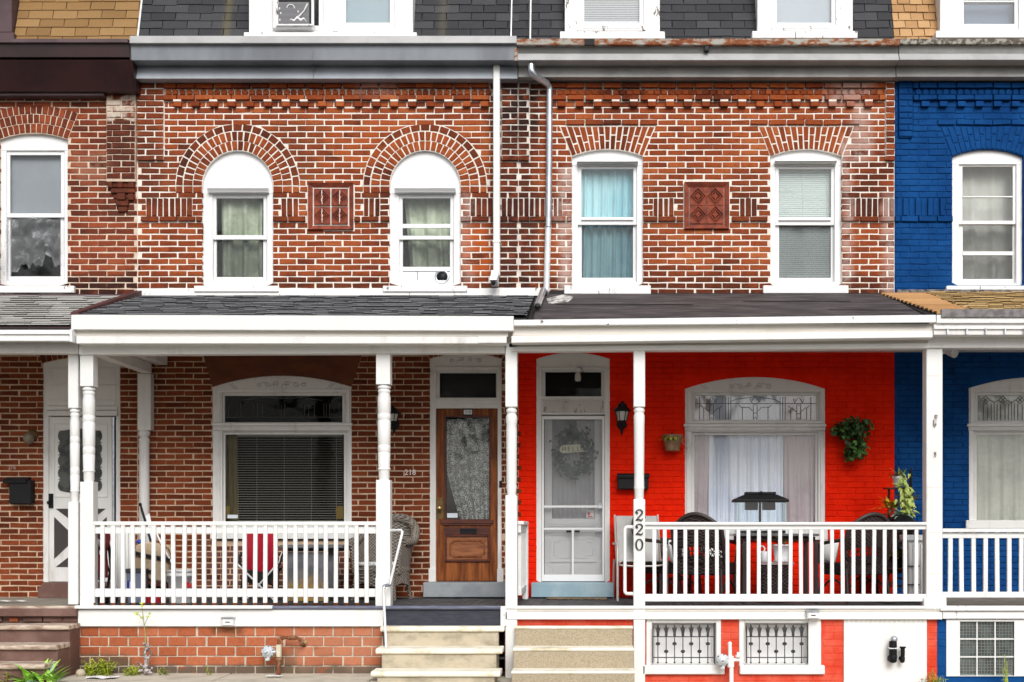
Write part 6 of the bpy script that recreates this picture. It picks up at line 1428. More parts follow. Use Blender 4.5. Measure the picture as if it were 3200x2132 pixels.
part('digit', digit_two(X(1998, yd), Z(1610, yd), hz, yd, yd+0.02), T['ink'], t); part('digit', digit_two(X(1998, yd), Z(1655, yd), hz, yd, yd+0.02), T['ink'], t); part('digit', digit_zero(X(1998, yd), Z(1702, yd), hz, yd, yd+0.02), T['ink'], t)
def lettering(name, txt, px, py, hpx, y, m, label, cat, parent=None, sx=1.0):
    me = text_mesh(txt, hpx*S*1.42, 0.0012); o = link(name, me, m, parent, loc=(X(px, y), y, Z(py, y))); o.scale = (sx, 1, 1)
    if parent is None: setp(o, label, cat)
    return o
lettering('house_number', '218', 1282, 1477, 17, -0.010, M('chalk_white', (0.75, 0.72, 0.68), rough=0.9), 'white handwritten number 218 on the bricks left of wooden door', 'house number')
lettering('house_number', '216', 37, 1462, 12, -0.010, M('faint_chalk', (0.42, 0.33, 0.28), rough=0.9), 'faint number 216 on the bricks above the left black mailbox', 'house number')
t = thing('number_plate', 'small white plate reading 218 on the top of wooden door', 'number plate', (X(1462, .04), 0.04, Z(1297)))
part('backing', MB().pbox(1446, 1478, 1278, 1300, 0.038, 0.05), T['black'], t, 0.001)
part('plate', MB().pbox(1449, 1475, 1281, 1295, 0.033, 0.039), T['plastic_white'], t, 0.002)
lettering('digits', '218', 1462, 1288, 9, 0.031, T['ink'], None, None, t)
def lantern(label, cx, ptop, pbot, y, group='porch wall lamps', dark=True):
    h = (Z(ptop)-Z(pbot)); z0 = Z(pbot); c = X(cx); yy = -0.17
    t = thing('wall_lamp', label, 'wall lamp', (c, 0, z0), group)
    part('wall_plate', MB().lathe((c, -0.028, z0+h*0.33), [(0.02, -0.002), (0.045, 0), (0.062, 0.02), (0.064, 0.028)], 14, 'y').tube([(c, -0.01, z0), (c, -0.035, z0+h*0.16), (c, -0.03, z0+h*0.4)], [0.004, 0.02, 0.012], 8), T['black'], t)
    part('arm', MB().tube([(c, -0.03, z0+h*0.3), (c, -0.09, z0+h*0.22), (c, yy, z0+h*0.30), (c, yy, z0+h*0.40)], 0.011, 8), T['black'], t)
    part('shade_glass', MB().lathe((c, yy, z0+h*0.40), [(0.042, 0), (0.052, 0.01), (0.075, h*0.30)], 6), T['lamp_glass'], t)
    part('cage', MB().lathe((c, yy, z0+h*0.385), [(0.03, -0.012), (0.05, 0.0), (0.052, 0.014)], 6).lathe((c, yy, z0+h*0.70), [(0.10, -0.004), (0.112, 0.0), (0.10, 0.012), (0.055, h*0.14), (0.05, h*0.2), (0.02, h*0.25), (0.012, h*0.30)], 12), T['black'], t)
    m = MB()
    for i in range(6): a = i*math.pi/3; m.tube([(c+0.054*math.cos(a), yy+0.054*math.sin(a), z0+h*0.40), (c+0.078*math.cos(a), yy+0.078*math.sin(a), z0+h*0.70)], 0.005, 4)
    part('bars', m, T['black'], t)
lantern('black lantern on the red wall between storm door and numbered post', 1943, 1258, 1362, 0)
lantern('black lantern on the brown bricks beside a white turned post', 1232, 1272, 1356, 0)
t = thing('wall_lamp', 'small round tarnished lamp on the bricks above the left mailbox', 'wall lamp', (X(100), 0, Z(1390)), 'porch wall lamps')
part('backplate', MB().lathe((X(101), -0.03, Z(1360)), [(0.03, 0), (0.06, 0.004), (0.072, 0.03)], 14, 'y'), T['bronze'], t)
part('globe', MB().ball((X(100), -0.09, Z(1372)), 0.062, 0.062, 0.068, 14, 9), M('amber_glass', (0.20, 0.16, 0.12), rough=0.2), t)
t = thing('mailbox', 'black upright mailbox with a lid on the left brown bricks', 'mailbox', (X(61), -0.06, Z(1577)), 'mailboxes')
part('box', MB().pbox(28, 97, 1500, 1575, -0.12, -0.006), T['black'], t, 0.008); part('lid', MB().extrude_x([(-0.14, Z(1512)), (-0.006, Z(1497)), (-0.006, Z(1491)), (-0.13, Z(1499)), (-0.145, Z(1505))], X(25), X(98)), T['black'], t, 0.003)
t = thing('mailbox', 'black horizontal mailbox on the red wall behind the numbered post', 'mailbox', (X(1978), -0.06, Z(1530)), 'mailboxes')
part('box', MB().pbox(1930, 2027, 1490, 1529, -0.13, -0.006), T['black'], t, 0.008); part('lid', MB().extrude_x([(-0.15, Z(1497)), (-0.006, Z(1484)), (-0.006, Z(1479)), (-0.14, Z(1483)), (-0.155, Z(1489))], X(1928), X(2028)), T['black'], t, 0.003)
t = thing('lamp_bulb', 'white bottle-shaped bulb with a loose black wire over the storm door', 'lamp', (X(1806), -0.05, Z(1194)))
part('bulb', MB().lathe((X(1806), -0.06, Z(1194)), [(0.020, 0), (0.034, 0.006), (0.037, 0.04), (0.034, 0.08), (0.017, 0.11), (0.016, 0.125)], 14), T['lamp_glass'], t)
part('socket', MB().lathe((X(1806), -0.06, Z(1162)), [(0.018, 0), (0.026, 0.008), (0.026, 0.03), (0.014, 0.042)], 12), T['plastic_white'], t)
part('wire', MB().tube(smooth([(X(1806), -0.06, Z(1151)), (X(1814), -0.05, Z(1150)), (X(1823), -0.03, Z(1163)), (X(1832), -0.02, Z(1178)), (X(1845), -0.01, Z(1200)), (X(1862), -0.01, Z(1218))], 4), 0.0035, 5), T['black'], t)
t = thing('floodlight', 'white floodlight high under the porch ceiling of the blue house', 'floodlight', (X(2970, -0.2), -0.2, Z(1112)))
part('lamp_head', MB().tube([(X(2957, -.2), -0.16, Z(1100)), (X(2968, -.2), -0.22, Z(1108)), (X(2978, -.2), -0.28, Z(1113))], [0.035, 0.05, 0.06], 12), T['plastic_white'], t)
part('bracket', MB().lathe((X(2954, -.2), -0.16, Z(1103)), [(0.02, 0), (0.034, 0.004), (0.034, 0.02), (0.02, 0.024)], 12, 'y').tube([(X(2954), -0.15, Z(1103)), (X(2954), 0.0, Z(1103))], 0.014, 6), T['plastic_white'], t)
part('cable', MB().tube(smooth([(X(2957), -0.02, Z(1110)), (X(2970), -0.015, Z(1135)), (X(2985), -0.012, Z(1170)), (X(2998), -0.012, Z(1205)), (X(3015), -0.012, Z(1222))], 4), 0.003, 5), T['lead'], t)
def jbox(label, a, b, c, d, y):
    t = thing('junction_box', label, 'junction box', ((X(a, y)+X(b, y))/2, y, Z(d, y)), 'outdoor outlet boxes')
    part('box', MB().pbox(a, b, c, d, y, y+0.06), T['galv_white'], t, 0.003); part('cover', MB().pbox(a+4, b-3, c+6, d-3, y-0.012, y), T['vinyl'], t, 0.002)
    part('latch', MB().pbox(a+13, b-12, c+13, c+16, y-0.016, y-0.01), T['iron'], t)
    part('hood', MB().pbox(a-1, b+1, c-1, c+3, y-0.02, y+0.06), T['galv'], t)
jbox('grey outlet box on the white skirt board above orange foundation bricks', 691, 730, 1930, 1957, YF-0.06)
jbox('white outlet box on the skirt board above the right window grille', 2522, 2561, 1909, 1935, YF-0.08)

# ------------------------------------------------------------------ wreath
t = thing('wreath', 'dusty eucalyptus wreath with a HELLO sign behind the storm door screen', 'wreath', (X(1790, .07), 0.075, Z(1425)))
mb = MB(); cx, cz, yy = X(1792, .07), Z(1420, .07), 0.082
for i in range(330):
    a = random.uniform(0, 2*math.pi); r_ = 0.185+random.gauss(0, 0.045); d = Vector((math.cos(a+1.2), -0.15, math.sin(a+1.2)))
    mb.leaf((cx+r_*math.cos(a), yy-0.01+random.uniform(-0.02, 0.008), cz+r_*math.sin(a)*1.12), d, (random.gauss(0, .4), -1, random.gauss(0, .4)), random.uniform(0.035, 0.062), random.uniform(0.025, 0.045), 0.2, 2)
for i in range(40): mb.leaf((cx+random.gauss(-0.02, 0.03), yy-0.01, cz+0.18+random.uniform(0, 0.16)), (random.gauss(0, .4), -0.1, 1), (0, -1, 0), 0.06, 0.03, 0.2, 2)
part('foliage', mb, T['wreath'], t)
ys = 0.052
part('sign', MB().pprism([(1748, 1404), (1753, 1394), (1765, 1391), (1815, 1389), (1817, 1399), (1829, 1411), (1760, 1417), (1750, 1412)], ys, ys+0.008), T['cream_sign'], t, 0.001)
for i, ch_ in enumerate('HELLO'):
    o = lettering('letter', ch_, 1763+i*14.6, 1404-i*0.5, 13.5, ys-0.0015, T['ink'], None, None, t, 0.92)

# ------------------------------------------------------------------ hanging plants
t = thing('wall_planter', 'small brown wall pot with a trailing sprig on the red wall', 'planter', (X(2100), -0.12, Z(1410)), 'planters on the red wall')
c = (X(2099), -0.14, Z(1412))
part('pot', MB().lathe(c, [(0.07, 0), (0.085, 0.012), (0.083, 0.03), (0.10, 0.10), (0.118, 0.165), (0.122, 0.19), (0.110, 0.19), (0.09, 0.12), (0.002, 0.11)], 22), T['pot_brown'], t)
part('bracket', MB().tube([(c[0], -0.01, c[2]+0.22), (c[0], -0.03, c[2]+0.18), (c[0], -0.06, c[2]+0.15)], 0.008, 6), T['black'], t)
mb = MB()
for i in range(46):
    a = random.uniform(0, 6.28); mb.leaf((c[0]+0.05*math.cos(a), c[1]+0.05*math.sin(a), c[2]+0.15), (math.cos(a), math.sin(a), random.uniform(0.1, 1.0)), (0, 0, 1), random.uniform(0.05, 0.10), random.uniform(0.02, 0.035), 0.6)
part('leaves', mb, T['leaf_dark'], t)
mb = MB()
for i in range(12): a = random.uniform(3.3, 6.2); mb.leaf((c[0]+0.08*math.cos(a), c[1]+0.09*math.sin(a), c[2]+0.16), (math.cos(a)*0.6, math.sin(a), 0.1), (0, 0, 1), 0.07, 0.022, 0.8)
part('pale_leaves', mb, T['leaf_weed'], t)
mb = MB().tube(smooth([(c[0]+0.10, c[1]-0.02, c[2]+0.17), (X(2126), -0.17, Z(1378)), (X(2136), -0.15, Z(1392)), (X(2142), -0.14, Z(1408)), (X(2136), -0.13, Z(1421))], 4), 0.005, 5)
part('sprig', mb, M('pink_sprig', (0.50, 0.26, 0.24), (0.40, 0.42, 0.28), 14, rough=0.7), t)
mb = MB()
for (a, b) in ((2134, 1388), (2142, 1402)): mb.leaf((X(a), -0.15, Z(b)), (1, -0.2, 0.3), (0, 0, 1), 0.05, 0.02).leaf((X(a), -0.15, Z(b)), (0.6, -0.3, -0.8), (0, 0, 1), 0.04, 0.016)
part('sprig_leaves', mb, T['leaf_dark'], t)
t = thing('wall_planter', 'bushy dark ivy spilling from a hidden pot on the red wall', 'planter', (X(2655), -0.15, Z(1440)), 'planters on the red wall')
c = (X(2655), -0.15, Z(1360))
part('pot', MB().lathe(c, [(0.06, -0.02), (0.075, -0.01), (0.11, 0.13), (0.10, 0.13), (0.08, 0.08), (0.002, 0.07)], 18), T['pot_black'], t)
mb, mp = MB(), MB()
def ivy(px, py, sx, sy, n, m2=0.25):
    for i in range(n):
        p = (X(px)+random.gauss(0, sx), -0.16+random.gauss(0, 0.07), Z(py)+random.gauss(0, sy)); d = Vector((random.gauss(0, 1), random.gauss(-0.7, .6), random.gauss(-0.5, .7)))
        (mp if random.random() < m2 else mb).leaf(p, d, (random.gauss(0, .3), -0.6, 1), random.uniform(0.035, 0.07), random.uniform(0.032, 0.06), 0.5, 2)
ivy(2656, 1336, 0.085, 0.04, 250, 0.12); ivy(2640, 1350, 0.085, 0.045, 150, 0.12); ivy(2680, 1382, 0.035, 0.07, 120, 0.25); ivy(2660, 1416, 0.055, 0.035, 110, 0.5); ivy(2616, 1346, 0.03, 0.03, 40); ivy(2694, 1322, 0.025, 0.025, 30)
part('leaves', mb, T['leaf_dark'], t); part('young_leaves', mp, M('mid_ivy_leaf', (0.06, 0.15, 0.03), (0.12, 0.22, 0.05), 12, rough=0.45), t)
mb = MB()
for (a, b, c_, d) in ((2600, 1350, 2576, 1347), (2610, 1330, 2594, 1318), (2650, 1430, 2652, 1448)): mb.tube(smooth([(X(a), -0.14, Z(b)), (X((a+c_)/2), -0.13, Z((b+d)/2-4)), (X(c_), -0.10, Z(d))], 4), 0.003, 4)
part('vines', mb, T['leaf_dark'], t)

# ------------------------------------------------------------------ window grilles
def grille(label, xs, x0, x1):
    y = YW-0.06; q = lambda a: X(a, y); zz = lambda b: Z(b, y)
    t = thing('window_grille', label, 'grille', ((q(x0)+q(x1))/2, y, zz(2074)), 'spear-topped grilles over the basement windows')
    part('rail', MB().box(q(x0-2), q(x1+2), y-0.005, y+0.005, zz(1991.5), zz(1988.5)), T['iron'], t); part('rail', MB().box(q(x0), q(x1), y-0.005, y+0.005, zz(2056.5), zz(2053.5)), T['iron'], t)
    part('end_bar', MB().box(q(x0)-0.006, q(x0)+0.006, y-0.006, y+0.006, zz(2073), zz(1958)), T['iron'], t); part('end_bar', MB().box(q(x1)-0.007, q(x1)+0.007, y-0.006, y+0.006, zz(2074), zz(1946)), T['iron'], t)
    for i, x in enumerate(xs):
        c = q(x); b = part('bar', MB().tube([(c, y, zz(2070)), (c, y, zz(1984))], 0.0055, 6).ball((c, y, zz(2071)), 0.011, 0.009, 0.009, 8, 5), T['iron'], t)
        sp_ = [(0, 1949), (-3.2, 1959), (-4.2, 1963), (-8.5, 1960), (-6.2, 1969), (-4.8, 1975), (-3.6, 1982), (-4.4, 1985), (-3.0, 1990)]
        poly = [(c+dx*k(y), zz(b_)) for dx, b_ in sp_] + [(c-dx*k(y), zz(b_)) for dx, b_ in sp_[::-1][:-1]]
        part('spear_head', MB().prism(poly, y-0.008, y+0.008), T['iron'], b, 0.002)
        kz = zz(2012 if i % 2 == 0 else 2036)
        part('knot', MB().ball((c, y, kz), 0.024, 0.016, 0.019, 8, 5).box(c-0.009, c+0.009, y-0.02, y+0.01, kz-0.012, kz+0.012), T['iron'], b)
grille('black spear-topped grille over the basement window beside the concrete steps', [2056+26*i for i in range(7)], 2040, 2233)
grille('black spear-topped grille over the basement window nearest the white panel', [2346.5+26.4*i for i in range(7)], 2332, 2523)

# ------------------------------------------------------------------ gas meters and vents
def meter(label, px, py, m_body, m_pipe, draw):
    y = YF-0.10
    t = thing('gas_meter', label, 'gas meter', (X(px, y), y, 0.0), 'gas meters on the foundation')
    c = (X(px, y), y-0.06, Z(py, y))
    part('dial', MB().lathe(c, [(0.012, -0.004), (0.03, -0.002), (0.032, 0.008), (0.050, 0.012), (0.058, 0.022), (0.066, 0.03), (0.066, 0.055), (0.05, 0.075), (0.02, 0.085)], 20, 'y'), m_body, t)
    part('neck', MB().box(c[0]-0.022, c[0]+0.022, c[1]+0.02, c[1]+0.06, c[2]-0.092, c[2]-0.05), m_body, t, 0.006)
    part('pointer', MB().tube([(c[0]-0.012, c[1]-0.006, c[2]-0.012), (c[0]+0.012, c[1]-0.006, c[2]+0.002)], 0.005, 5), T['iron'], t)
    for i in range(6): a = i*math.pi/3+0.3; part('bolt', MB().lathe((c[0]+0.058*math.cos(a), c[1]+0.018, c[2]+0.058*math.sin(a)), [(0.004, 0), (0.008, 0.002), (0.008, 0.02)], 8, 'y'), T['iron'], t)
    draw(t, y)
def m218(t, y):
    q = lambda a: X(a, y); z = lambda b: Z(b, y)
    part('coupling', MB().tube([(q(850), y-0.03, z(2037)), (q(862), y-0.02, z(2037))], [0.018, 0.024], 8), T['galv'], t)
    part('regulator', MB().box(q(866), q(880), y-0.045, y+0.01, z(2047), z(2018)).tube([(q(873), y-0.02, z(2052)), (q(873), y-0.02, z(2014))], 0.028, 10), M('chalky_regulator', (0.55, 0.50, 0.36), (0.62, 0.60, 0.52), 20, rough=0.8), t, 0.004)
    part('riser', MB().tube([(q(872), y-0.02, 0.0), (q(873), y-0.02, z(2050))], 0.020, 10).lathe((q(873), y-0.02, z(2064)), [(0.02, 0), (0.029, 0.005), (0.029, 0.03), (0.02, 0.035)], 10).lathe((q(872), y-0.02, z(2105)), [(0.02, 0), (0.027, 0.004), (0.027, 0.025), (0.02, 0.03)], 10), T['rust_pipe'], t)
    part('upper_pipe', MB().tube(smooth([(q(873), y-0.02, z(2016)), (q(873), y-0.02, z(2003)), (q(877), y-0.02, z(1995)), (q(886), y-0.02, z(1993)), (q(915), y-0.02, z(1992)), (q(930), y-0.02, z(1993)), (q(939), y-0.01, z(2000)), (q(941), y+0.04, z(2012)), (q(942), YW+0.01, z(2014))], 3), 0.017, 10), T['rust_pipe'], t)
    for a in (886, 905, 912, 922): part('pipe_collar', MB().lathe((q(a), y-0.02, z(1993)), [(0.017, -0.01), (0.024, -0.008), (0.024, 0.008), (0.017, 0.01)], 10, 'x'), T['rust_pipe'], t)
    part('wall_flange', MB().lathe((q(942), YW-0.035, z(2014)), [(0.018, 0), (0.036, 0.02), (0.04, 0.035)], 12, 'y'), T['rust_pipe'], t)
meter('round grey gas meter with rusty pipes on orange foundation bricks', 838, 2037, T['meter'], T['rust_pipe'], m218)
def m220(t, y):
    q = lambda a: X(a, y); z = lambda b: Z(b, y); w = T['white']
    part('riser', MB().tube([(q(2285), y-0.02, -0.2), (q(2285), y-0.02, z(2090)), (q(2283), y-0.02, z(2070))], 0.022, 10), T['white_peel'], t)
    part('regulator', MB().tube([(q(2283), y-0.02, z(2084)), (q(2282), y-0.02, z(2050))], 0.036, 12).tube([(q(2281), y-0.02, z(2052)), (q(2280), y-0.02, z(2012))], 0.020, 10).ball((q(2280), y-0.02, z(2011)), 0.022, 0.022, 0.022, 10, 6), w, t)
    part('coupling', MB().tube([(q(2270), y-0.03, z(2063)), (q(2278), y-0.02, z(2063))], [0.018, 0.024], 8), w, t)
    part('valve', MB().tube([(q(2290), y-0.02, z(2062)), (q(2308), y-0.01, z(2062)), (q(2309), y+0.05, z(2064))], 0.018, 8).lathe((q(2306), y-0.02, z(2050)), [(0.01, -0.02), (0.02, -0.018), (0.03, -0.004), (0.03, 0.004), (0.016, 0.012), (0.014, 0.04)], 12), w, t)
    part('cock', MB().tube([(q(2308), y-0.02, z(2064)), (q(2326), y-0.03, z(2072))], 0.006, 5), T['galv'], t)
meter('round pale gas meter with white pipes between the two window grilles', 2257, 2063, T['meter'], T['white'], m220)
y = YW-0.03
t = thing('vent_pipe', 'tall black elbow vent with a taped mouth on the white panel', 'vent pipe', (X(2787, y), y, Z(2070, y)), 'vent pipes on the white panel')
part('elbow', MB().tube(smooth([(X(2785, y), YW-0.02, Z(2058, y)), (X(2785, y), y-0.06, Z(2056, y)), (X(2785, y), y-0.085, Z(2040, y)), (X(2785, y), y-0.08, Z(2002, y))], 4), [0.040]*13, 14).lathe((X(2785, y), y-0.085, Z(2066, y)), [(0.02, -0.01), (0.040, 0.005), (0.043, 0.07), (0.036, 0.075)], 14), T['pot_black'], t)
part('crumpled_mouth', MB().ball((X(2788, y), y-0.08, Z(1996, y)), 0.040, 0.04, 0.036, 12, 7), T['galv'], t)
part('tape', MB().lathe((X(2785, y), y-0.081, Z(2026, y)), [(0.041, 0), (0.044, 0.003), (0.044, 0.012), (0.041, 0.015)], 14).tube([(X(2774, y), y-0.12, Z(2024, y)), (X(2768, y), y-0.13, Z(2021, y))], 0.006, 4), T['plastic_white'], t)
t = thing('vent_pipe', 'short black elbow vent with a flared cap on the white panel', 'vent pipe', (X(2816, y), y, Z(2068, y)), 'vent pipes on the white panel')
part('elbow', MB().tube(smooth([(X(2815, y), YW-0.02, Z(2058, y)), (X(2815, y), y-0.05, Z(2056, y)), (X(2816, y), y-0.07, Z(2046, y)), (X(2816, y), y-0.07, Z(2024, y))], 4), [0.022]*13, 12).lathe((X(2815, y), y-0.07, Z(2067, y)), [(0.012, -0.008), (0.025, 0.004), (0.027, 0.05), (0.021, 0.055)], 12), T['pot_black'], t)
part('cap', MB().lathe((X(2816, y), y-0.07, Z(2026, y)), [(0.02, 0), (0.034, 0.014), (0.034, 0.022), (0.002, 0.024)], 14), T['pot_black'], t)

# ------------------------------------------------------------------ things on the brick porch
FL = 0.702
def rails(label): pass
# folded stroller
t = thing('stroller', 'folded stroller with dark red cloth and black frame behind the railing', 'stroller', (X(320, -1.3), -1.3, FL))
y = -1.35; q = lambda a: X(a, y); z = lambda b: Z(b, y)
part('frame', MB().tube([(q(300), y, FL+0.05), (q(304), y, z(1700)), (q(312), y, z(1655)), (q(322), y, z(1648))], 0.020, 7).tube([(q(346), y+0.1, FL+0.05), (q(338), y+0.05, z(1730)), (q(330), y, z(1660))], 0.019, 7).tube([(q(302), y, z(1800)), (q(346), y+0.1, FL+0.06)], 0.010, 6).tube([(q(345), y, z(1800)), (q(318), y+0.1, FL+0.06)], 0.010, 6).tube([(q(318), y, z(1700)), (q(340), y+.02, z(1790)), (q(332), y, FL+0.05)], 0.011, 6), T['black'], t)
part('seat_cloth', MB().sheet(8, 16, lambda u, v: (q(302+40*u+4*math.sin(v*7)), y-0.03-0.05*math.sin(u*3.1)+0.03*math.sin(v*11), z(1655+150*v))), T['darkred'], t)
part('bright_panel', MB().sheet(4, 10, lambda u, v: (q(309+12*u+8*v), y-0.10-0.02*math.sin(v*5), z(1728+72*v))), T['crimson'], t)
part('white_strap', MB().sheet(3, 8, lambda u, v: (q(314+14*u+10*v-6*u*v), y-0.11-0.02*math.sin(v*8), z(1680+50*v+10*u))), T['paper'], t)
for (a, yy) in ((303, y), (318, y+0.12), (333, y), (345, y+0.14)):
    part('wheel', MB().lathe((q(a), yy, FL+0.062), [(0.058, -0.014), (0.060, 0), (0.058, 0.014), (0.035, 0.014), (0.035, -0.014), (0.058, -0.014)], 16, 'x'), T['black'], t)
# white boards leaning behind
t = thing('board_stack', 'white grooved boards standing behind the dark red stroller', 'boards', (X(384, -0.9), -0.9, FL))
y = -0.9; q = lambda a: X(a, y); z = lambda b: Z(b, y)
for i, (a, b) in enumerate(((357, 367), (368, 377), (378, 390), (391, 401), (402, 411), (412, 421))): part('board', MB().pbox(a, b, 1648+2*(i % 3), 1862, y+0.01*(i % 2), y+0.03), T['white_old'], t, 0.003)
t = thing('storage_bin', 'slate blue plastic bin low beside the tan padded seat', 'bin', (X(430, -1.2), -1.2, FL))
y = -1.3; part('bin_body', MB().prism([(X(393, y), Z(1784, y)), (X(452, y), Z(1784, y)), (X(446, y), FL), (X(399, y), FL)], y, y+0.30), T['blue_bin'], t, 0.008)
part('lid', MB().pbox(390, 455, 1778, 1790, y-0.02, y+0.32), M('charcoal_lid', (0.06, 0.065, 0.075), rough=0.5), t, 0.006); part('tag', MB().pbox(396, 405, 1815, 1842, y-0.006, y+0.002), T['blue_print'], t)
part('tag', MB().pbox(405, 416, 1818, 1838, y-0.006, y+0.002), T['paper'], t)
# tan padded seat
t = thing('padded_seat', 'tan padded child seat with black straps behind the railing', 'child seat', (X(478, -1.1), -1.1, FL))
y = -1.15; q = lambda a: X(a, y); z = lambda b: Z(b, y)
def pad(pts, y0, y1): return MB().prism([(q(a), z(b)) for a, b in pts], y0, y1)
part('backrest', pad([(420, 1712), (432, 1698), (470, 1694), (505, 1702), (522, 1716), (536, 1748), (430, 1736), (420, 1730)], y, y+0.14), T['tan_cloth'], t, 0.02)
part('seat', pad([(424, 1738), (470, 1744), (530, 1758), (533, 1800), (525, 1822), (470, 1812), (456, 1782), (424, 1780)], y-0.06, y+0.16), T['tan_cloth'], t, 0.02)
part('strap', pad([(420, 1722), (470, 1734), (536, 1746), (536, 1754), (470, 1743), (420, 1734)], y-0.075, y+0.02), T['black_cloth'], t); part('strap', pad([(456, 1781), (492, 1781), (492, 1790), (456, 1790)], y-0.09, y+0.02), T['black_cloth'], t)
part('base', pad([(460, 1812), (524, 1824), (526, 1838), (460, 1826)], y-0.04, y+0.14), M('maroon_trim', (0.10, 0.02, 0.016), rough=0.6), t, 0.006); part('foot', pad([(464, 1830), (530, 1840), (530, 1862), (464, 1862)], y, y+0.12), T['black'], t, 0.01)
part('red_drawer', MB().pbox(456, 500, 1866, 1885, y-0.05, y+0.1), T['crimson'], t, 0.004)
part('handle', MB().tube([(q(490), y-0.02, z(1664)), (q(512), y-0.02, z(1712)), (q(548), y-0.05, z(1770)), (q(556), y-0.05, z(1782))], 0.010, 7), T['plastic_white'], t)
part('blue_top', MB().ball((q(434), y+0.05, z(1694)), 0.045, 0.05, 0.028, 12, 7), T['blue_print'], t)
part('hood_rim', MB().tube(smooth([(q(516), y, z(1706)), (q(530), y, z(1712)), (q(540), y, z(1740)), (q(543), y, z(1775))], 3), 0.014, 7), T['tan_cloth'], t)
# bucket
t = thing('bucket', 'white plastic bucket with red print behind the railing', 'bucket', (X(567, -1.2), -1.2, FL))
c = (X(566, -1.2), -1.2, FL); hb = Z(1781, -1.2)-FL
part('pail', MB().lathe(c, [(0.118, 0), (0.122, 0.005), (0.142, hb-0.07), (0.152, hb-0.068), (0.152, hb-0.05), (0.144, hb-0.048), (0.146, hb-0.02), (0.155, hb-0.018), (0.155, hb), (0.14, hb), (0.115, 0.02), (0.002, 0.018)], 26), T['plastic_white'], t)
part('wire_handle', MB().tube([(c[0]+0.15*math.cos(R(a)), c[1]-0.14*math.sin(R(a))*0.5-0.02, c[2]+hb-0.06-0.13*math.sin(R(a))) for a in range(0, 181, 15)], 0.004, 5), T['galv'], t)
mb = MB(); sg = lambda a: X(a, -1.34); sz = lambda b: Z(b, -1.34)
stroke(mb, [(sg(586), sz(1818)), (sg(588), sz(1830)), (sg(592), sz(1837))], [0.022, 0.03, 0.02], -1.347, -1.338); stroke(mb, [(sg(593), sz(1834)), (sg(600), sz(1824)), (sg(603), sz(1836))], [0.024, 0.03, 0.022], -1.345, -1.336)
part('print', mb, T['red_print'], t)
# snow shovel
y = -0.20; t = thing('shovel', 'long-handled white shovel with black grip leaning on the wall post', 'shovel', (X(455, y), y, FL))
part('handle', MB().tube([(X(438, y), y, Z(1577, y)), (X(455, y-.05), y-0.05, Z(1632, y-.05)), (X(486, y-.2), y-0.2, FL+0.45)], 0.014, 8), T['black'], t)
part('grip_end', MB().ball((X(438, y), y, Z(1577, y)), 0.020, 0.02, 0.022, 10, 6), T['black'], t); part('pale_collar', MB().tube([(X(440, y), y-.004, Z(1584, y)), (X(444, y), y-0.01, Z(1597, y))], 0.016, 8), T['white_old'], t)
part('blade', MB().sheet(6, 8, lambda u, v: (X(428+26*u+40*v, y-.1), y+0.05-0.03*math.sin(u*3.1)-0.12*v, Z(1604+22*(1-u)*(1-v)+150*v, y-.1))), T['plastic_white'], t)
# red camping chair seen from behind
t = thing('camp_chair', 'crimson folding camp chair with white crossed legs', 'chair', (X(812, -0.85), -0.85, FL), 'porch seats')
y = -0.95; q = lambda a, d=0: X(a, y+d); z = lambda b, d=0: Z(b, y+d)
part('backrest', MB().sheet(10, 14, lambda u, v: (q(770+82*u-4*v+8*u*v), y+0.10*math.sin(u*math.pi)*v+0.02, z(1652+126*v+9*math.sin(u*math.pi)*v))), T['crimson'], t)
part('under_seat', MB().sheet(10, 6, lambda u, v: (q(764+92*u), y+0.04+0.30*v, z(1778+10*math.sin(u*math.pi)+22*v*math.sin(u*math.pi)))), T['black_cloth'], t)
part('apron', MB().sheet(10, 6, lambda u, v: (q(768+84*u), y+0.02, z(1780+8*math.sin(u*math.pi)+45*v*(1-0.3*abs(u-0.5))))), T['black_cloth'], t)
for (a, b, c_, d, n_) in ((745, 1764, 858, 1868, 0), (866, 1766, 770, 1868, 0)): part('cross_leg', MB().tube([(q(a), y-0.03, z(b)), (q(c_), y-0.03, FL+0.02)], 0.011, 7), T['plastic_white'], t)
part('frame', MB().tube([(q(766), y+0.02, z(1650)), (q(758), y+0.06, z(1766)), (q(752), y-0.02, FL+0.02)], 0.012, 7).tube([(q(854), y+0.02, z(1650)), (q(866), y+0.06, z(1766)), (q(868), y+0.0, FL+0.02)], 0.012, 7).tube([(q(752), y+0.4, FL+0.02), (q(866), y+0.36, z(1770))], 0.011, 6).tube([(q(868), y+0.4, FL+0.02), (q(758), y+0.36, z(1770))], 0.011, 6), T['black'], t)
for sgn, a in ((-1, 748), (1, 872)): part('armrest', MB().tube(smooth([(q(a-sgn*2), y+0.02, z(1768)), (q(a+sgn*4), y+0.05, z(1745)), (q(a+sgn*1), y+0.2, z(1728)), (q(a-sgn*8), y+0.4, z(1726))], 4), 0.016, 7), T['black_cloth'], t)
part('white_piping', MB().tube([(q(871), y, z(1760)), (q(876), y, z(1738)), (q(882), y, z(1726))], 0.006, 5), T['paper'], t)
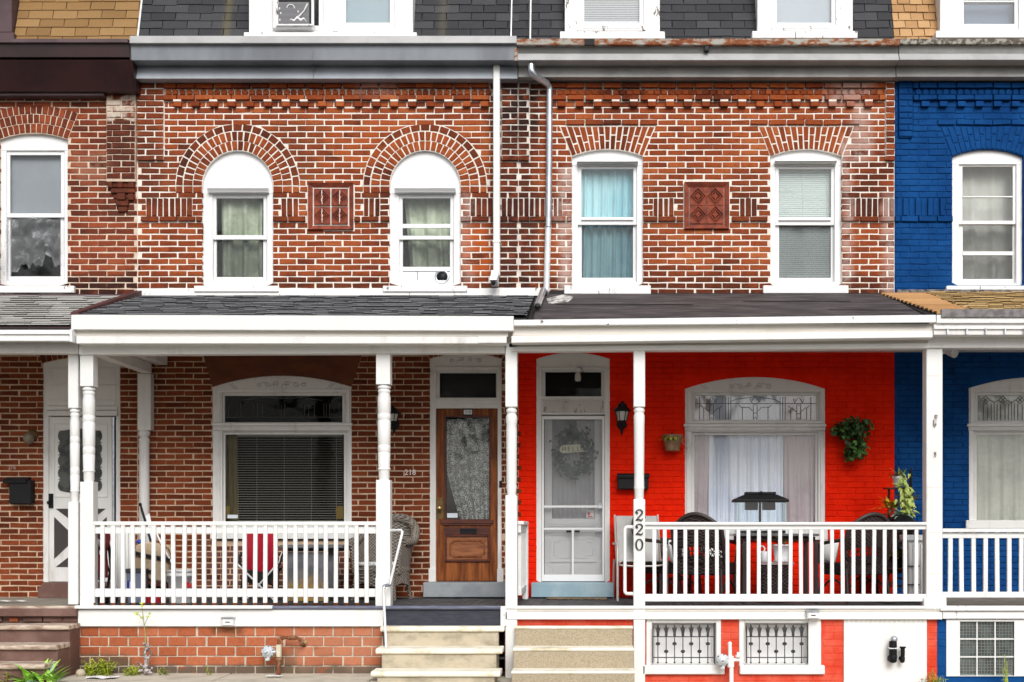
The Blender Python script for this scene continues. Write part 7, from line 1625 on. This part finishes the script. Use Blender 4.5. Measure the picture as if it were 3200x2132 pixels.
# table with scuffed panels
t = thing('porch_table', 'grey slope-sided porch table with ochre scuffs beneath the window', 'table', (X(960, -0.7), -0.7, FL))
y = -0.85; q = lambda a: X(a, y); z = lambda b: Z(b, y)
part('table_top', MB().pbox(872, 1072, 1704, 1714, y-0.12, y+0.45), T['table_grey'], t, 0.008); part('apron', MB().pbox(890, 1056, 1714, 1724, y-0.06, y+0.40), M('black_apron', (0.03, 0.03, 0.033), rough=0.6), t, 0.004)
part('front_panel', MB().prism([(q(900), z(1726)), (q(1022), z(1726)), (q(1030), FL), (q(888), FL)], y-0.03, y), T['table_scuff'], t, 0.004)
part('side_panel', MB().add([(q(900), y-0.03, z(1726)), (q(888), y-0.03, FL), (q(868), y+0.36, FL), (q(884), y+0.34, z(1726)), (q(900)-.01, y-0.0, z(1726)), (q(888)-.01, y, FL), (q(868)-.01, y+0.39, FL), (q(884)-.01, y+0.37, z(1726))], [(0, 3, 2, 1), (4, 5, 6, 7), (0, 1, 5, 4), (2, 3, 7, 6)]), T['table_grey'], t)
part('side_panel', MB().pbox(1026, 1046, 1722, 1868, y+0.02, y+0.06), T['table_grey'], t, 0.003)
part('leg', MB().pbox(1050, 1056, 1722, 1868, y+0.30, y+0.34), T['black'], t)
# wicker chair
def wicker_chair(label, px, y, rz):
    t = thing('wicker_chair', label, 'chair', (X(px, y), y, FL), 'porch seats', rz, True); m = T['wicker_grey']
    def shell(u, v):      # barrel back from arm to arm, leaning out towards the top
        a = R(-25+230*u); s_ = math.sin(R(max(0, min(180, -25+230*u)))) if -25+230*u > 0 else 0
        h = 0.30+0.02+ (0.36+0.27*max(0, math.sin(a))**1.2-0.02)*v; r = 0.30+0.045*v
        return (r*math.cos(a), 0.04+r*0.95*math.sin(a)+0.03*v*max(0, math.sin(a)), h)
    part('backrest', MB().sheet(40, 10, shell), m, t)
    part('rolled_rim', MB().tube([tuple(Vector(shell(i/40, 1.0))+Vector((0.012*math.cos(R(-25+230*i/40)), 0.02, -0.005))) for i in range(41)], [0.045+0.012*math.sin(math.pi*i/40) for i in range(41)], 10), m, t)
    part('seat', MB().lathe((0, 0.02, 0.30), [(0.30, 0), (0.315, 0.02), (0.315, 0.06), (0.30, 0.075), (0.002, 0.08)], 26), m, t)
    part('skirt', MB().sheet(36, 4, lambda u, v: (0.31*math.cos(2*math.pi*u), 0.02+0.30*math.sin(2*math.pi*u), 0.33-(0.13+0.05*abs(math.sin(2*math.pi*u*2+0.6)))*v)), m, t)
    part('cushion', MB().lathe((0, -0.02, 0.375), [(0.23, 0), (0.27, 0.02), (0.26, 0.05), (0.002, 0.055)], 22), T['cushion'], t)
    for (a, b) in ((-0.25, -0.18), (0.25, -0.18), (-0.22, 0.24), (0.22, 0.24)): part('leg', MB().tube([(a*0.9, b*0.9, 0.32), (a*1.05, b*1.1, 0.0)], [0.028, 0.018], 9), m, t)
    for sgn in (-1, 1): part('arm_post', MB().tube([(sgn*0.27, -0.12, 0.30), (sgn*0.30, -0.13, 0.62)], 0.032, 9), m, t)
wicker_chair('grey wicker barrel chair behind the end of the brick porch railing', 1192, -0.55, R(-18))

# ------------------------------------------------------------------ things on the red porch
t = thing('sling_chair', 'pale grey sling chair with metal arms against the red wall', 'chair', (X(1995, -0.4), -0.4, FL), 'porch seats', R(4), True)
part('backrest', MB().sheet(8, 12, lambda u, v: (-0.235+0.47*u, -0.02+0.24*v+0.015*math.sin(u*math.pi), 0.42+0.53*v)), T['sling'], t); part('seat', MB().sheet(8, 8, lambda u, v: (-0.235+0.47*u, -0.45+0.44*v, 0.44-0.02*v-0.02*math.sin(v*3.1))), T['sling'], t)
for s_ in (-1, 1):
    part('side_frame', MB().tube([(s_*0.25, 0.24, 0.96), (s_*0.25, -0.02, 0.42), (s_*0.25, -0.46, 0.44)], 0.013, 8).tube([(s_*0.275, -0.40, 0.0), (s_*0.275, -0.40, 0.55), (s_*0.275, -0.37, 0.615), (s_*0.275, -0.28, 0.635), (s_*0.275, 0.10, 0.63)], 0.015, 8).tube([(s_*0.275, 0.18, 0.0), (s_*0.27, 0.06, 0.45)], 0.014, 8), T['champagne'], t)
part('cross_bar', MB().tube([(-0.26, -0.40, 0.40), (-0.12, -0.41, 0.385), (0.12, -0.41, 0.385), (0.26, -0.40, 0.40)], 0.013, 8), T['champagne'], t)
def rattan_chair(label, px, y, rz):
    t = thing('rattan_chair', label, 'chair', (X(px, y), y, FL), 'dark rattan dining chairs', rz, True); m, f = T['rattan'], T['rattan_frame']
    bk = lambda u, v: (-0.28+0.56*u, 0.20+0.12*v+0.08*math.sin(u*math.pi), 0.43+(0.36+0.17*math.sin(u*math.pi)**0.8)*v)
    part('backrest', MB().sheet(12, 8, lambda u, v: bk(u, 0.34+0.66*v)).sheet(12, 3, lambda u, v: bk(u, 0.16*v)), m, t); part('seat', MB().box(-0.27, 0.27, -0.27, 0.25, 0.30, 0.43), m, t, 0.015)
    lat = MB()
    for i in range(13): lat.tube([bk(i/12, 0.14), bk((i+1.6)/14, 0.36)], 0.006, 4).tube([bk((i+1.6)/14, 0.14), bk(i/12, 0.36)], 0.006, 4)
    lat.tube([bk(i/12, 0.25) for i in range(13)], 0.006, 4)
    part('lattice', lat, m, t)
    part('top_rail', MB().tube([bk(0, 0)]+[bk(0, v/6) for v in range(1, 6)]+[bk(i/16, 1.0) for i in range(17)]+[bk(1, 1-v/6) for v in range(1, 7)], 0.022, 8), f, t)
    for s_ in (-1, 1):
        part('armrest', MB().tube(smooth([(s_*0.25, 0.26, 0.68), (s_*0.29, 0.10, 0.67), (s_*0.30, -0.16, 0.64), (s_*0.29, -0.26, 0.60), (s_*0.27, -0.26, 0.42)], 4), 0.020, 8), f, t)
        part('leg', MB().tube([(s_*0.25, -0.24, 0.42), (s_*0.27, -0.27, 0.0)], 0.018, 8), f, t); part('leg', MB().tube([(s_*0.24, 0.22, 0.45), (s_*0.27, 0.30, 0.0)], 0.018, 8), f, t)
        part('stretcher', MB().tube([(s_*0.26, -0.25, 0.12)]+[(s_*0.26, -0.25+0.5*j/8, 0.12+0.13*math.sin(math.pi*j/8)) for j in range(1, 8)]+[(s_*0.26, 0.25, 0.12)], 0.012, 6), f, t)
    return t
rattan_chair('dark rattan chair nearest the pale grey sling chair', 2092, -0.45, R(60))
rattan_chair('dark rattan chair facing the window, left of terrarium', 2205, -1.0, R(158))
rattan_chair('dark rattan chair turned from the street, right of the white pot', 2668, -1.0, R(-158))
rattan_chair('rightmost dark rattan chair, beside the plant stand', 2752, -0.45, R(-50))
def cushion(label, px, y, zc, rz, tilt, s_=0.135):
    mb = MB(); n = 10
    for sgn in (-1, 1): mb.sheet(n, n, lambda u, v: (s_*2*(u-.5), sgn*0.065*(max(0, 1-(2*u-1)**4)*max(0, 1-(2*v-1)**4))**0.6, s_*2*(v-.5)))
    o = link('cushion', mb.mesh('cushion'), T['cushion']); o.location = (X(px, y), y, zc); o.rotation_euler = (tilt, 0, rz); setp(o, label, 'cushion', 'white patterned cushions')
cushion('white patterned cushion on the chair nearest the sling chair', 2112, -0.70, FL+0.545, R(60), R(-14))
cushion('white patterned cushion on the chair left of the table', 2232, -0.68, FL+0.545, R(40), R(-20))
cushion('white patterned cushion on the chair right of the white pot', 2586, -0.80, FL+0.545, R(-50), R(-16))
t = thing('dining_table', 'dark rattan dining table in front of the red wall window', 'table', (X(2400, -0.95), -0.95, FL))
y = -1.0; part('table_top', MB().pbox(2292, 2560, 1668, 1676, y-0.32, y+0.34), M('smoky_table_glass', (0.10, 0.10, 0.105), rough=0.12), t, 0.004)
part('apron', MB().pbox(2310, 2548, 1677, 1690, y-0.27, y+0.28), T['rattan'], t, 0.004)
for (a, d) in ((2318, -0.25), (2538, -0.25), (2330, 0.26), (2530, 0.26)): part('leg', MB().box(X(a, y)-0.022, X(a, y)+0.022, y+d-0.022, y+d+0.022, FL, Z(1690, y)), T['rattan_frame'], t, 0.004)
ZTB = Z(1668, y-0.32)
t = thing('terrarium', 'glass terrarium with black slanted lid on the dining table', 'terrarium', (X(2375, y), y, ZTB))
z0 = ZTB+0.002; cx = X(2375, y); zl = Z(1570, y); w_ = 0.265
for (a, b, c_, d) in ((-w_, w_, -0.13, -0.127), (-w_, w_, 0.127, 0.13), (-w_, -w_+.003, -0.127, 0.127), (w_-.003, w_, -0.127, 0.127)): part('glass_side', MB().box(cx+a, cx+b, y+c_, y+d, z0, zl), glass_mat('tank_glass', (0.96, 0.985, 0.99), 1.42) if 'tank_glass' not in bpy.data.materials else bpy.data.materials['tank_glass'], t)
part('lid', MB().add([(cx-w_-.03, y-0.16, zl), (cx+w_+.03, y-0.16, zl), (cx+w_+.03, y+0.16, zl), (cx-w_-.03, y+0.16, zl), (cx-w_-.03, y-0.16, zl+0.028), (cx+w_+.03, y-0.16, zl+0.028), (cx+w_+.03, y+0.16, zl+0.028), (cx-w_-.03, y+0.16, zl+0.028), (cx-0.17, y-0.09, zl+0.085), (cx+0.17, y-0.09, zl+0.085), (cx+0.17, y+0.09, zl+0.085), (cx-0.17, y+0.09, zl+0.085)],
     [(0, 3, 2, 1), (0, 1, 5, 4), (1, 2, 6, 5), (2, 3, 7, 6), (3, 0, 4, 7), (4, 5, 9, 8), (5, 6, 10, 9), (6, 7, 11, 10), (7, 4, 8, 11), (8, 9, 10, 11)]), T['pot_black'], t, 0.004)
part('lid_cap', MB().box(cx-0.165, cx+0.165, y-0.085, y+0.085, zl+0.085, zl+0.112), T['black'], t, 0.006); part('finial', MB().ball((cx, y-0.09, zl+0.10), 0.02, 0.02, 0.02, 10, 6), T['black'], t)
for s_ in (-1, 1): part('lamp_box', MB().box(cx+s_*0.095-0.065, cx+s_*0.095+0.065, y-0.07, y+0.07, zl-0.085, zl), T['black'], t, 0.005)
ed = MB()
for a in (-w_, w_-.006):
    for d in (-0.133, 0.127): ed.box(cx+a, cx+a+0.006, y+d, y+d+0.006, z0, zl)
part('edge_strip', ed, M('pale_green_edge', (0.45, 0.58, 0.55), rough=0.3), t)
part('stem', MB().tube([(cx, y, zl), (cx, y, z0+0.03)], 0.014, 8), T['black'], t); part('base_tray', MB().box(cx-w_+.004, cx+w_-.004, y-0.125, y+0.125, z0, z0+0.03), T['pot_black'], t)
mb = MB()
for i in range(26): a = random.uniform(0, 6.28); mb.leaf((cx+0.01, y, z0+0.06), (math.cos(a), 0.6*math.sin(a), random.uniform(0.2, 1.0)), (0, 0, 1), random.uniform(0.08, 0.14), 0.012, 0.4)
part('red_plant', mb, T['leaf_red'], t)
t = thing('rattan_stool', 'square dark rattan stool under a white pot', 'stool', (X(2420, -1.25), -1.25, FL))
y = -1.3; part('stool_body', MB().pbox(2382, 2478, 1766, 1868, y, y+0.32), T['rattan'], t, 0.012); part('stool_top', MB().pbox(2378, 2482, 1758, 1766, y-0.015, y+0.335), M('mauve_tray', (0.36, 0.28, 0.28), rough=0.5), t, 0.004)
t = thing('planter_pot', 'ribbed white flower pot on the square rattan stool', 'pot', (X(2442, -1.15), -1.15, Z(1758, -1.15)))
c = (X(2442, -1.15), -1.15, Z(1758, -1.3)+0.002); part('pot', MB().lathe(c, [(0.075, 0), (0.082, 0.006), (0.082, 0.02), (0.074, 0.024), (0.098, 0.17), (0.104, 0.172), (0.104, 0.19), (0.09, 0.19), (0.07, 0.05), (0.002, 0.05)], 24), T['plastic_white'], t)
part('soil', MB().lathe((c[0], c[1], c[2]+0.15), [(0.088, 0), (0.002, 0.012)], 16), T['pot_black'], t)
mb = MB()
for i in range(24): a = random.uniform(0, 6.28); mb.leaf((c[0], c[1], c[2]+0.15), (math.cos(a), math.sin(a), random.uniform(0.6, 2.5)), (0, 0, 1), random.uniform(0.12, 0.26), 0.035, 0.35)
part('leaves', mb, T['leaf_lime'], t)
t = thing('watering_can', 'white watering can with a round handle beside the rattan stool', 'watering can', (X(2398, -1.45), -1.45, Z(1758, -1.3)))
c = (X(2398, -1.4), -1.17, Z(1758, -1.3)+0.002); part('can', MB().lathe(c, [(0.045, 0), (0.05, 0.005), (0.036, 0.11), (0.03, 0.115), (0.002, 0.116)], 16), T['plastic_white'], t)
part('handle', MB().tube([(c[0]-0.035+0.035*math.cos(R(a)), c[1]-0.02, c[2]+0.14+0.035*math.sin(R(a))) for a in range(0, 361, 24)], 0.009, 7), T['plastic_white'], t)
# doormat
t = thing('doormat', 'worn coir doormat below the pale blue threshold', 'doormat', (X(1802, -0.6), -0.55, FL)); part('mat_body', MB().box(X(1708, -.5), X(1896, -.5), -0.62, -0.315, FL, FL+0.018), T['mat'], t, 0.005)
part('frayed_edge', MB().tube([(X(1708+188*i/24, -.62), -0.625+random.gauss(0, .006), FL+0.012+random.gauss(0, .003)) for i in range(25)], 0.010, 5), T['mat'], t)
# plant stand with pots
t = thing('plant_stand', 'tiered black plant stand with wooden shelves at the blue wall', 'plant stand', (X(2815, -0.9), -0.9, FL))
y = -0.75; q = lambda a: X(a, y); z = lambda b: Z(b, y)
part('pole', MB().tube([(q(2855), y+0.1, FL), (q(2855), y+0.1, z(1460))], 0.011, 7), T['black'], t); part('pole', MB().tube([(q(2868), y+0.25, FL), (q(2860), y+0.25, z(1470))], 0.010, 7), T['black'], t); part('pole', MB().tube([(q(2782), y+0.1, FL), (q(2784), y+0.1, z(1525))], 0.014, 7), T['wood_dark'], t)
for (b, a0, a1) in ((1524, 2770, 2850), (1605, 2762, 2858), (1775, 2760, 2862), (1830, 2768, 2895)): part('shelf', MB().box(q(a0), q(a1), y-0.06, y+0.20, z(b)-0.016, z(b)), T['wood_dark'], t, 0.003)
def pot(label, px, py, r, h, m, draw, y=-0.72, square=False, name='potted_plant'):
    c = (X(px, y), y, Z(py, -0.75)+0.001); t = thing(name, label, 'potted plant', c, 'potted plants on the stand')
    if square: part('pot', MB().box(c[0]-r, c[0]+r, c[1]-r*0.8, c[1]+r*0.8, c[2], c[2]+h), m, t, 0.008)
    else: part('pot', MB().lathe(c, [(r*0.68, 0), (r*0.72, 0.005), (r*0.97, h*0.8), (r*1.06, h*0.81), (r*1.06, h), (r*0.9, h), (r*0.8, h*0.8), (0.002, h*0.78)], 20), m, t)
    draw(t, c, h)
def burst(n, l0, l1, w, m, dz=(0.3, 2.0), droop=0.5, dx=0, spread=0.03, nm='leaves'):
    def f(t, c, h):
        mb = MB()
        for i in range(n):
            a = random.uniform(0, 6.28); mb.leaf((c[0]+random.gauss(0, spread), c[1]+random.gauss(0, spread), c[2]+h*0.9), (math.cos(a)+dx, math.sin(a)*0.8-0.3, random.uniform(*dz)), (0, 0, 1), random.uniform(l0, l1), w*random.uniform(.7, 1.3), droop)
        part(nm, mb, m, t)
    return f
def pothos(t, c, h):
    mb = MB()
    for i in range(95):
        v = random.random()**0.8; px = 0.04+0.06*v+random.gauss(0, 0.038); mb.leaf((c[0]+px, c[1]-0.07+random.gauss(0, 0.05), c[2]+h+0.04-0.46*v), (random.gauss(0.1, .5), -0.5, random.gauss(-0.7, .4)), (0, -0.7, 0.7), random.uniform(0.055, 0.095), random.uniform(0.026, 0.042), 0.35)
    part('leaves', mb, T['leaf_lime'], t); burst(22, 0.10, 0.20, 0.024, M('bronze_green_leaf', (0.12, 0.20, 0.03), (0.34, 0.10, 0.04), 9, rough=0.5), (0.3, 1.6), nm='upper_leaves')(t, c, h)
pot('white pot with lime pothos trailing from the top shelf', 2806, 1524, 0.058, 0.125, T['plastic_white'], pothos)
pot('orange-leaved plant on the second shelf beside terracotta', 2783, 1604, 0.035, 0.07, T['terra_pot'], burst(44, 0.09, 0.19, 0.045, M('amber_leaf', (0.60, 0.34, 0.03), (0.40, 0.38, 0.05), 10, rough=0.5), (0.2, 1.8)))
pot('small terracotta pot on the second shelf behind lime leaves', 2828, 1604, 0.045, 0.13, T['terra_pot'], burst(40, 0.10, 0.20, 0.05, M('orange_green_leaf', (0.50, 0.22, 0.05), (0.22, 0.30, 0.05), 8, rough=0.5), (0.6, 2.5)), y=-0.66)
pot('square charcoal pot of silvery succulents at railing height', 2822, 1640, 0.088, 0.115, T['pot_black'], burst(50, 0.09, 0.17, 0.035, T['leaf_pale'], (0.1, 1.0)), y=-0.80, square=True)
pot('dark pot of broad leaves on the low shelf', 2800, 1774, 0.065, 0.13, T['pot_black'], burst(40, 0.08, 0.19, 0.05, M('olive_leaf', (0.14, 0.20, 0.03), (0.36, 0.24, 0.05), 9, rough=0.5), (0.3, 2.5)))
pot('black basket pot of dark leaves beside the white cabinet', 2835, 1774, 0.07, 0.14, T['pot_black'], burst(36, 0.08, 0.20, 0.05, T['leaf_dark'], (0.8, 3.0)), y=-0.68)
t = thing('cabinet', 'white ribbed metal cabinet between plant stand and porch post', 'cabinet', (X(2862, -1.1), -1.1, FL))
y = -1.15; part('body', MB().pbox(2838, 2902, 1690, 1868, y+0.02, y+0.3), T['vinyl'], t, 0.006); part('top', MB().pbox(2834, 2904, 1672, 1690, y-0.02, y+0.32), T['galv_white'], t, 0.006)
for i in range(5): part('rib', MB().pbox(2841+i*12, 2846+i*12, 1700, 1864, y, y+0.025), T['white_old'], t, 0.004)
for b in (1768, 1826): part('shadow_bar', MB().pbox(2826, 2874, b, b+3, y-0.015, y+0.02), T['black'], t)  # solid black strips drawn in as shadow lines across the cabinet
t = thing('sandals', 'pair of worn sandals on the porch floor beneath the plant stand', 'sandals', (X(2780, -1.2), -1.2, FL))
for (a, d) in ((2770, 0), (2788, 0.03)):
    part('sandal', MB().sheet(6, 10, lambda u, v, a=a, d=d: (X(a, -1.2)-0.04+0.08*u, -1.30+d+0.24*v, FL+0.012+0.018*math.sin(v*3.1))), T['mat'], t); part('strap', MB().tube([(X(a, -1.2)-0.042+0.084*j/6, -1.24+d, FL+0.02+0.035*math.sin(math.pi*j/6)) for j in range(7)], 0.010, 6), T['black'], t)

# ------------------------------------------------------------------ plants on the pavement
def clump(label, px, py, w, h, n, m, ln, wd, y=-1.92, name='weed', stems=True):
    c = (X(px, y), y, gz(X(px, y))); t = thing(name, label, 'weed', c, 'weeds along the foundation')
    mb, st = MB(), MB()
    for i in range(max(4, n//14)):
        a = random.uniform(-1, 1); p = Vector((c[0]+a*w*0.45, c[1]+random.uniform(-0.05, 0.10), c[2])); top = p+Vector((random.gauss(0, w*0.18), random.gauss(-0.02, 0.03), h*random.uniform(0.5, 1.0)*(1-0.4*abs(a))))
        st.tube([p, (p+top)/2+Vector((random.gauss(0, .01), 0, 0)), top], 0.003, 4)
        for j in range(14):
            v = random.uniform(0.15, 1.05); q_ = p+(top-p)*v; an = random.uniform(0, 6.28)
            mb.leaf(q_, (math.cos(an), math.sin(an)-0.2, random.uniform(-0.1, 0.7)), (0, 0, 1), ln*random.uniform(.6, 1.2), wd*random.uniform(.7, 1.2), 0.4, 2)
    part('leaves', mb, m, t); part('stems', st, T['leaf_weed'], t)
clump('bushy yellow-green weed at the left end of orange foundation bricks', 305, 2100, 0.30, 0.19, 700, T['leaf_weed'], 0.036, 0.020)
clump('small yellow-green weed between bushy weed and grey stump', 418, 2105, 0.17, 0.12, 260, T['leaf_weed'], 0.032, 0.015)
clump('low straggly weed right of the grey stump', 505, 2105, 0.13, 0.10, 120, M('dull_weed_leaf', (0.10, 0.16, 0.03), (0.24, 0.28, 0.07), 14, rough=0.6), 0.024, 0.011)
clump('thin wispy weed halfway along the orange foundation bricks', 652, 2105, 0.08, 0.12, 60, M('dull_weed_leaf2', (0.12, 0.18, 0.05), (0.26, 0.28, 0.10), 14, rough=0.6), 0.022, 0.008)
clump('orange-tipped weed at the joint of red and blue foundations', 2908, 2120, 0.16, 0.32, 200, T['leaf_red'], 0.045, 0.016)
clump('yellow-green weed at the foot of the blue foundation', 2940, 2128, 0.16, 0.24, 180, T['leaf_weed'], 0.034, 0.016, y=-1.98)
clump('slender weed standing before the glass blocks', 3146, 2100, 0.05, 0.48, 110, T['leaf_weed'], 0.030, 0.012, y=-1.95)
t = thing('broadleaf_plant', 'large fresh green broadleaf plant in front of the brown steps', 'plant', (X(125, -2.75), -2.72, 0.0))
for i in range(58):
    a = random.uniform(0, 6.28); b = (X(125, -2.6)+random.gauss(0, 0.09), -2.62+random.gauss(0, 0.04), 0.0); ln = random.uniform(0.13, 0.27)
    part('leaf', MB().leaf(b, (math.cos(a)*0.8, math.sin(a)*0.6-0.1, random.uniform(0.35, 2.4)), (0, 0, 1), ln, ln*random.uniform(0.24, 0.36), 0.45, 5, 0.25), T['leaf_pale'] if i % 7 == 3 else T['leaf_green'], t)
clump('small yellow-green weed at the foot of the brown steps', 14, 2120, 0.14, 0.14, 70, T['leaf_weed'], 0.05, 0.018, y=-2.6)
t = thing('tree_stump', 'gnarled grey dead stump with a thin living sapling rising from it', 'stump', (X(452, -1.9), -1.9, 0.0))
y = -1.92; q = lambda a: X(a, y); z = lambda b: Z(b, y); mb = MB()
mb.tube(smooth([(q(455), y, 0.0), (q(458), y, z(2070)), (q(452), y, z(2040)), (q(462), y-0.02, z(2020)), (q(448), y, z(2010))], 4), [0.026-0.0009*i for i in range(17)], 8)
for (p) in ([(458, 2060), (468, 2050), (470, 2035), (460, 2028)], [(455, 2085), (440, 2078), (432, 2068)], [(450, 2095), (436, 2097), (430, 2096)], [(460, 2095), (475, 2092), (480, 2084)], [(452, 2040), (462, 2030), (472, 2018)], [(456, 2112), (446, 2110), (440, 2114)], [(458, 2105), (470, 2100), (482, 2102)]):
    mb.tube(smooth([(q(a), y+random.uniform(-.04, .02), z(b)) for a, b in p], 3), [max(0.005, 0.018-0.0016*i) for i in range((len(p)-1)*3+1)], 6)
part('dead_wood', mb, T['twig'], t)
part('sapling', MB().tube(smooth([(q(455), y, z(2040)), (q(452), y+0.02, z(1990)), (q(448), y+0.02, z(1950)), (q(443), y, z(1895))], 4), [0.007-0.0003*i for i in range(13)], 5).tube([(q(449), y+.02, z(1955)), (q(458), y, z(1938)), (q(466), y, z(1924))], 0.003, 4).tube([(q(447), y+.02, z(1938)), (q(437), y, z(1924)), (q(428), y, z(1917))], 0.003, 4), M('green_twig', (0.30, 0.30, 0.12), rough=0.7), t)
mb = MB()
for (a, b) in ((443, 1892), (440, 1898), (446, 1888), (466, 1922), (468, 1928), (427, 1916), (431, 1922), (441, 1934)):
    for j in range(2): an = random.uniform(0, 6.28); mb.leaf((q(a), y, z(b)), (math.cos(an), -0.3, abs(math.sin(an))), (0, -1, 0.4), 0.036, 0.016, 0.2, 2)
part('buds', mb, T['leaf_weed'], t)
solo('paper_scrap', MB().sheet(8, 4, lambda u, v: (X(268+95*u, -2.25)+0.01*math.sin(v*9), -2.30+0.16*v+0.02*math.sin(u*7), 0.008+0.012*abs(math.sin(u*5+v*3)))), T['paper'], 'crumpled white paper scrap on the pavement below the bushy weed', 'paper')
solo('paper_scrap', MB().sheet(6, 3, lambda u, v: (X(832+48*u, -2.1), -2.14+0.09*v, 0.008+0.010*abs(math.sin(u*8+v*3)))), T['paper'], 'small torn paper scrap below the grey gas meter', 'paper')
solo('stone', MB().ball((X(252, -2.0), -2.0, 0.03), 0.05, 0.05, 0.045, 9, 6), T['concrete'], 'rounded pale stone at the corner by the brown steps', 'stone')
solo('newspaper', MB().sheet(8, 3, lambda u, v: (X(-20+95*u, -1.2), -1.25+0.12*v, FL+0.015+0.012*abs(math.sin(u*6)))), T['paper'], 'folded pale paper lying on the porch floor above the brown steps', 'newspaper')

# ------------------------------------------------------------------ repeats share a group
GR = {'curtain': 'curtains in the house windows', 'downspout': 'downspouts on the brick fronts', 'front_steps': 'front steps of the row houses', 'house_number': 'house numbers on the fronts',
      'card': 'cards in the wide porch window', 'paper_scrap': 'paper scraps on the pavement', 'plastic_sheet': 'plastic over the leftmost window'}
for o in list(COL.objects):
    g = GR.get(o.name.split('.')[0])
    if o.parent is None and g and not o.get('group'): o['group'] = g
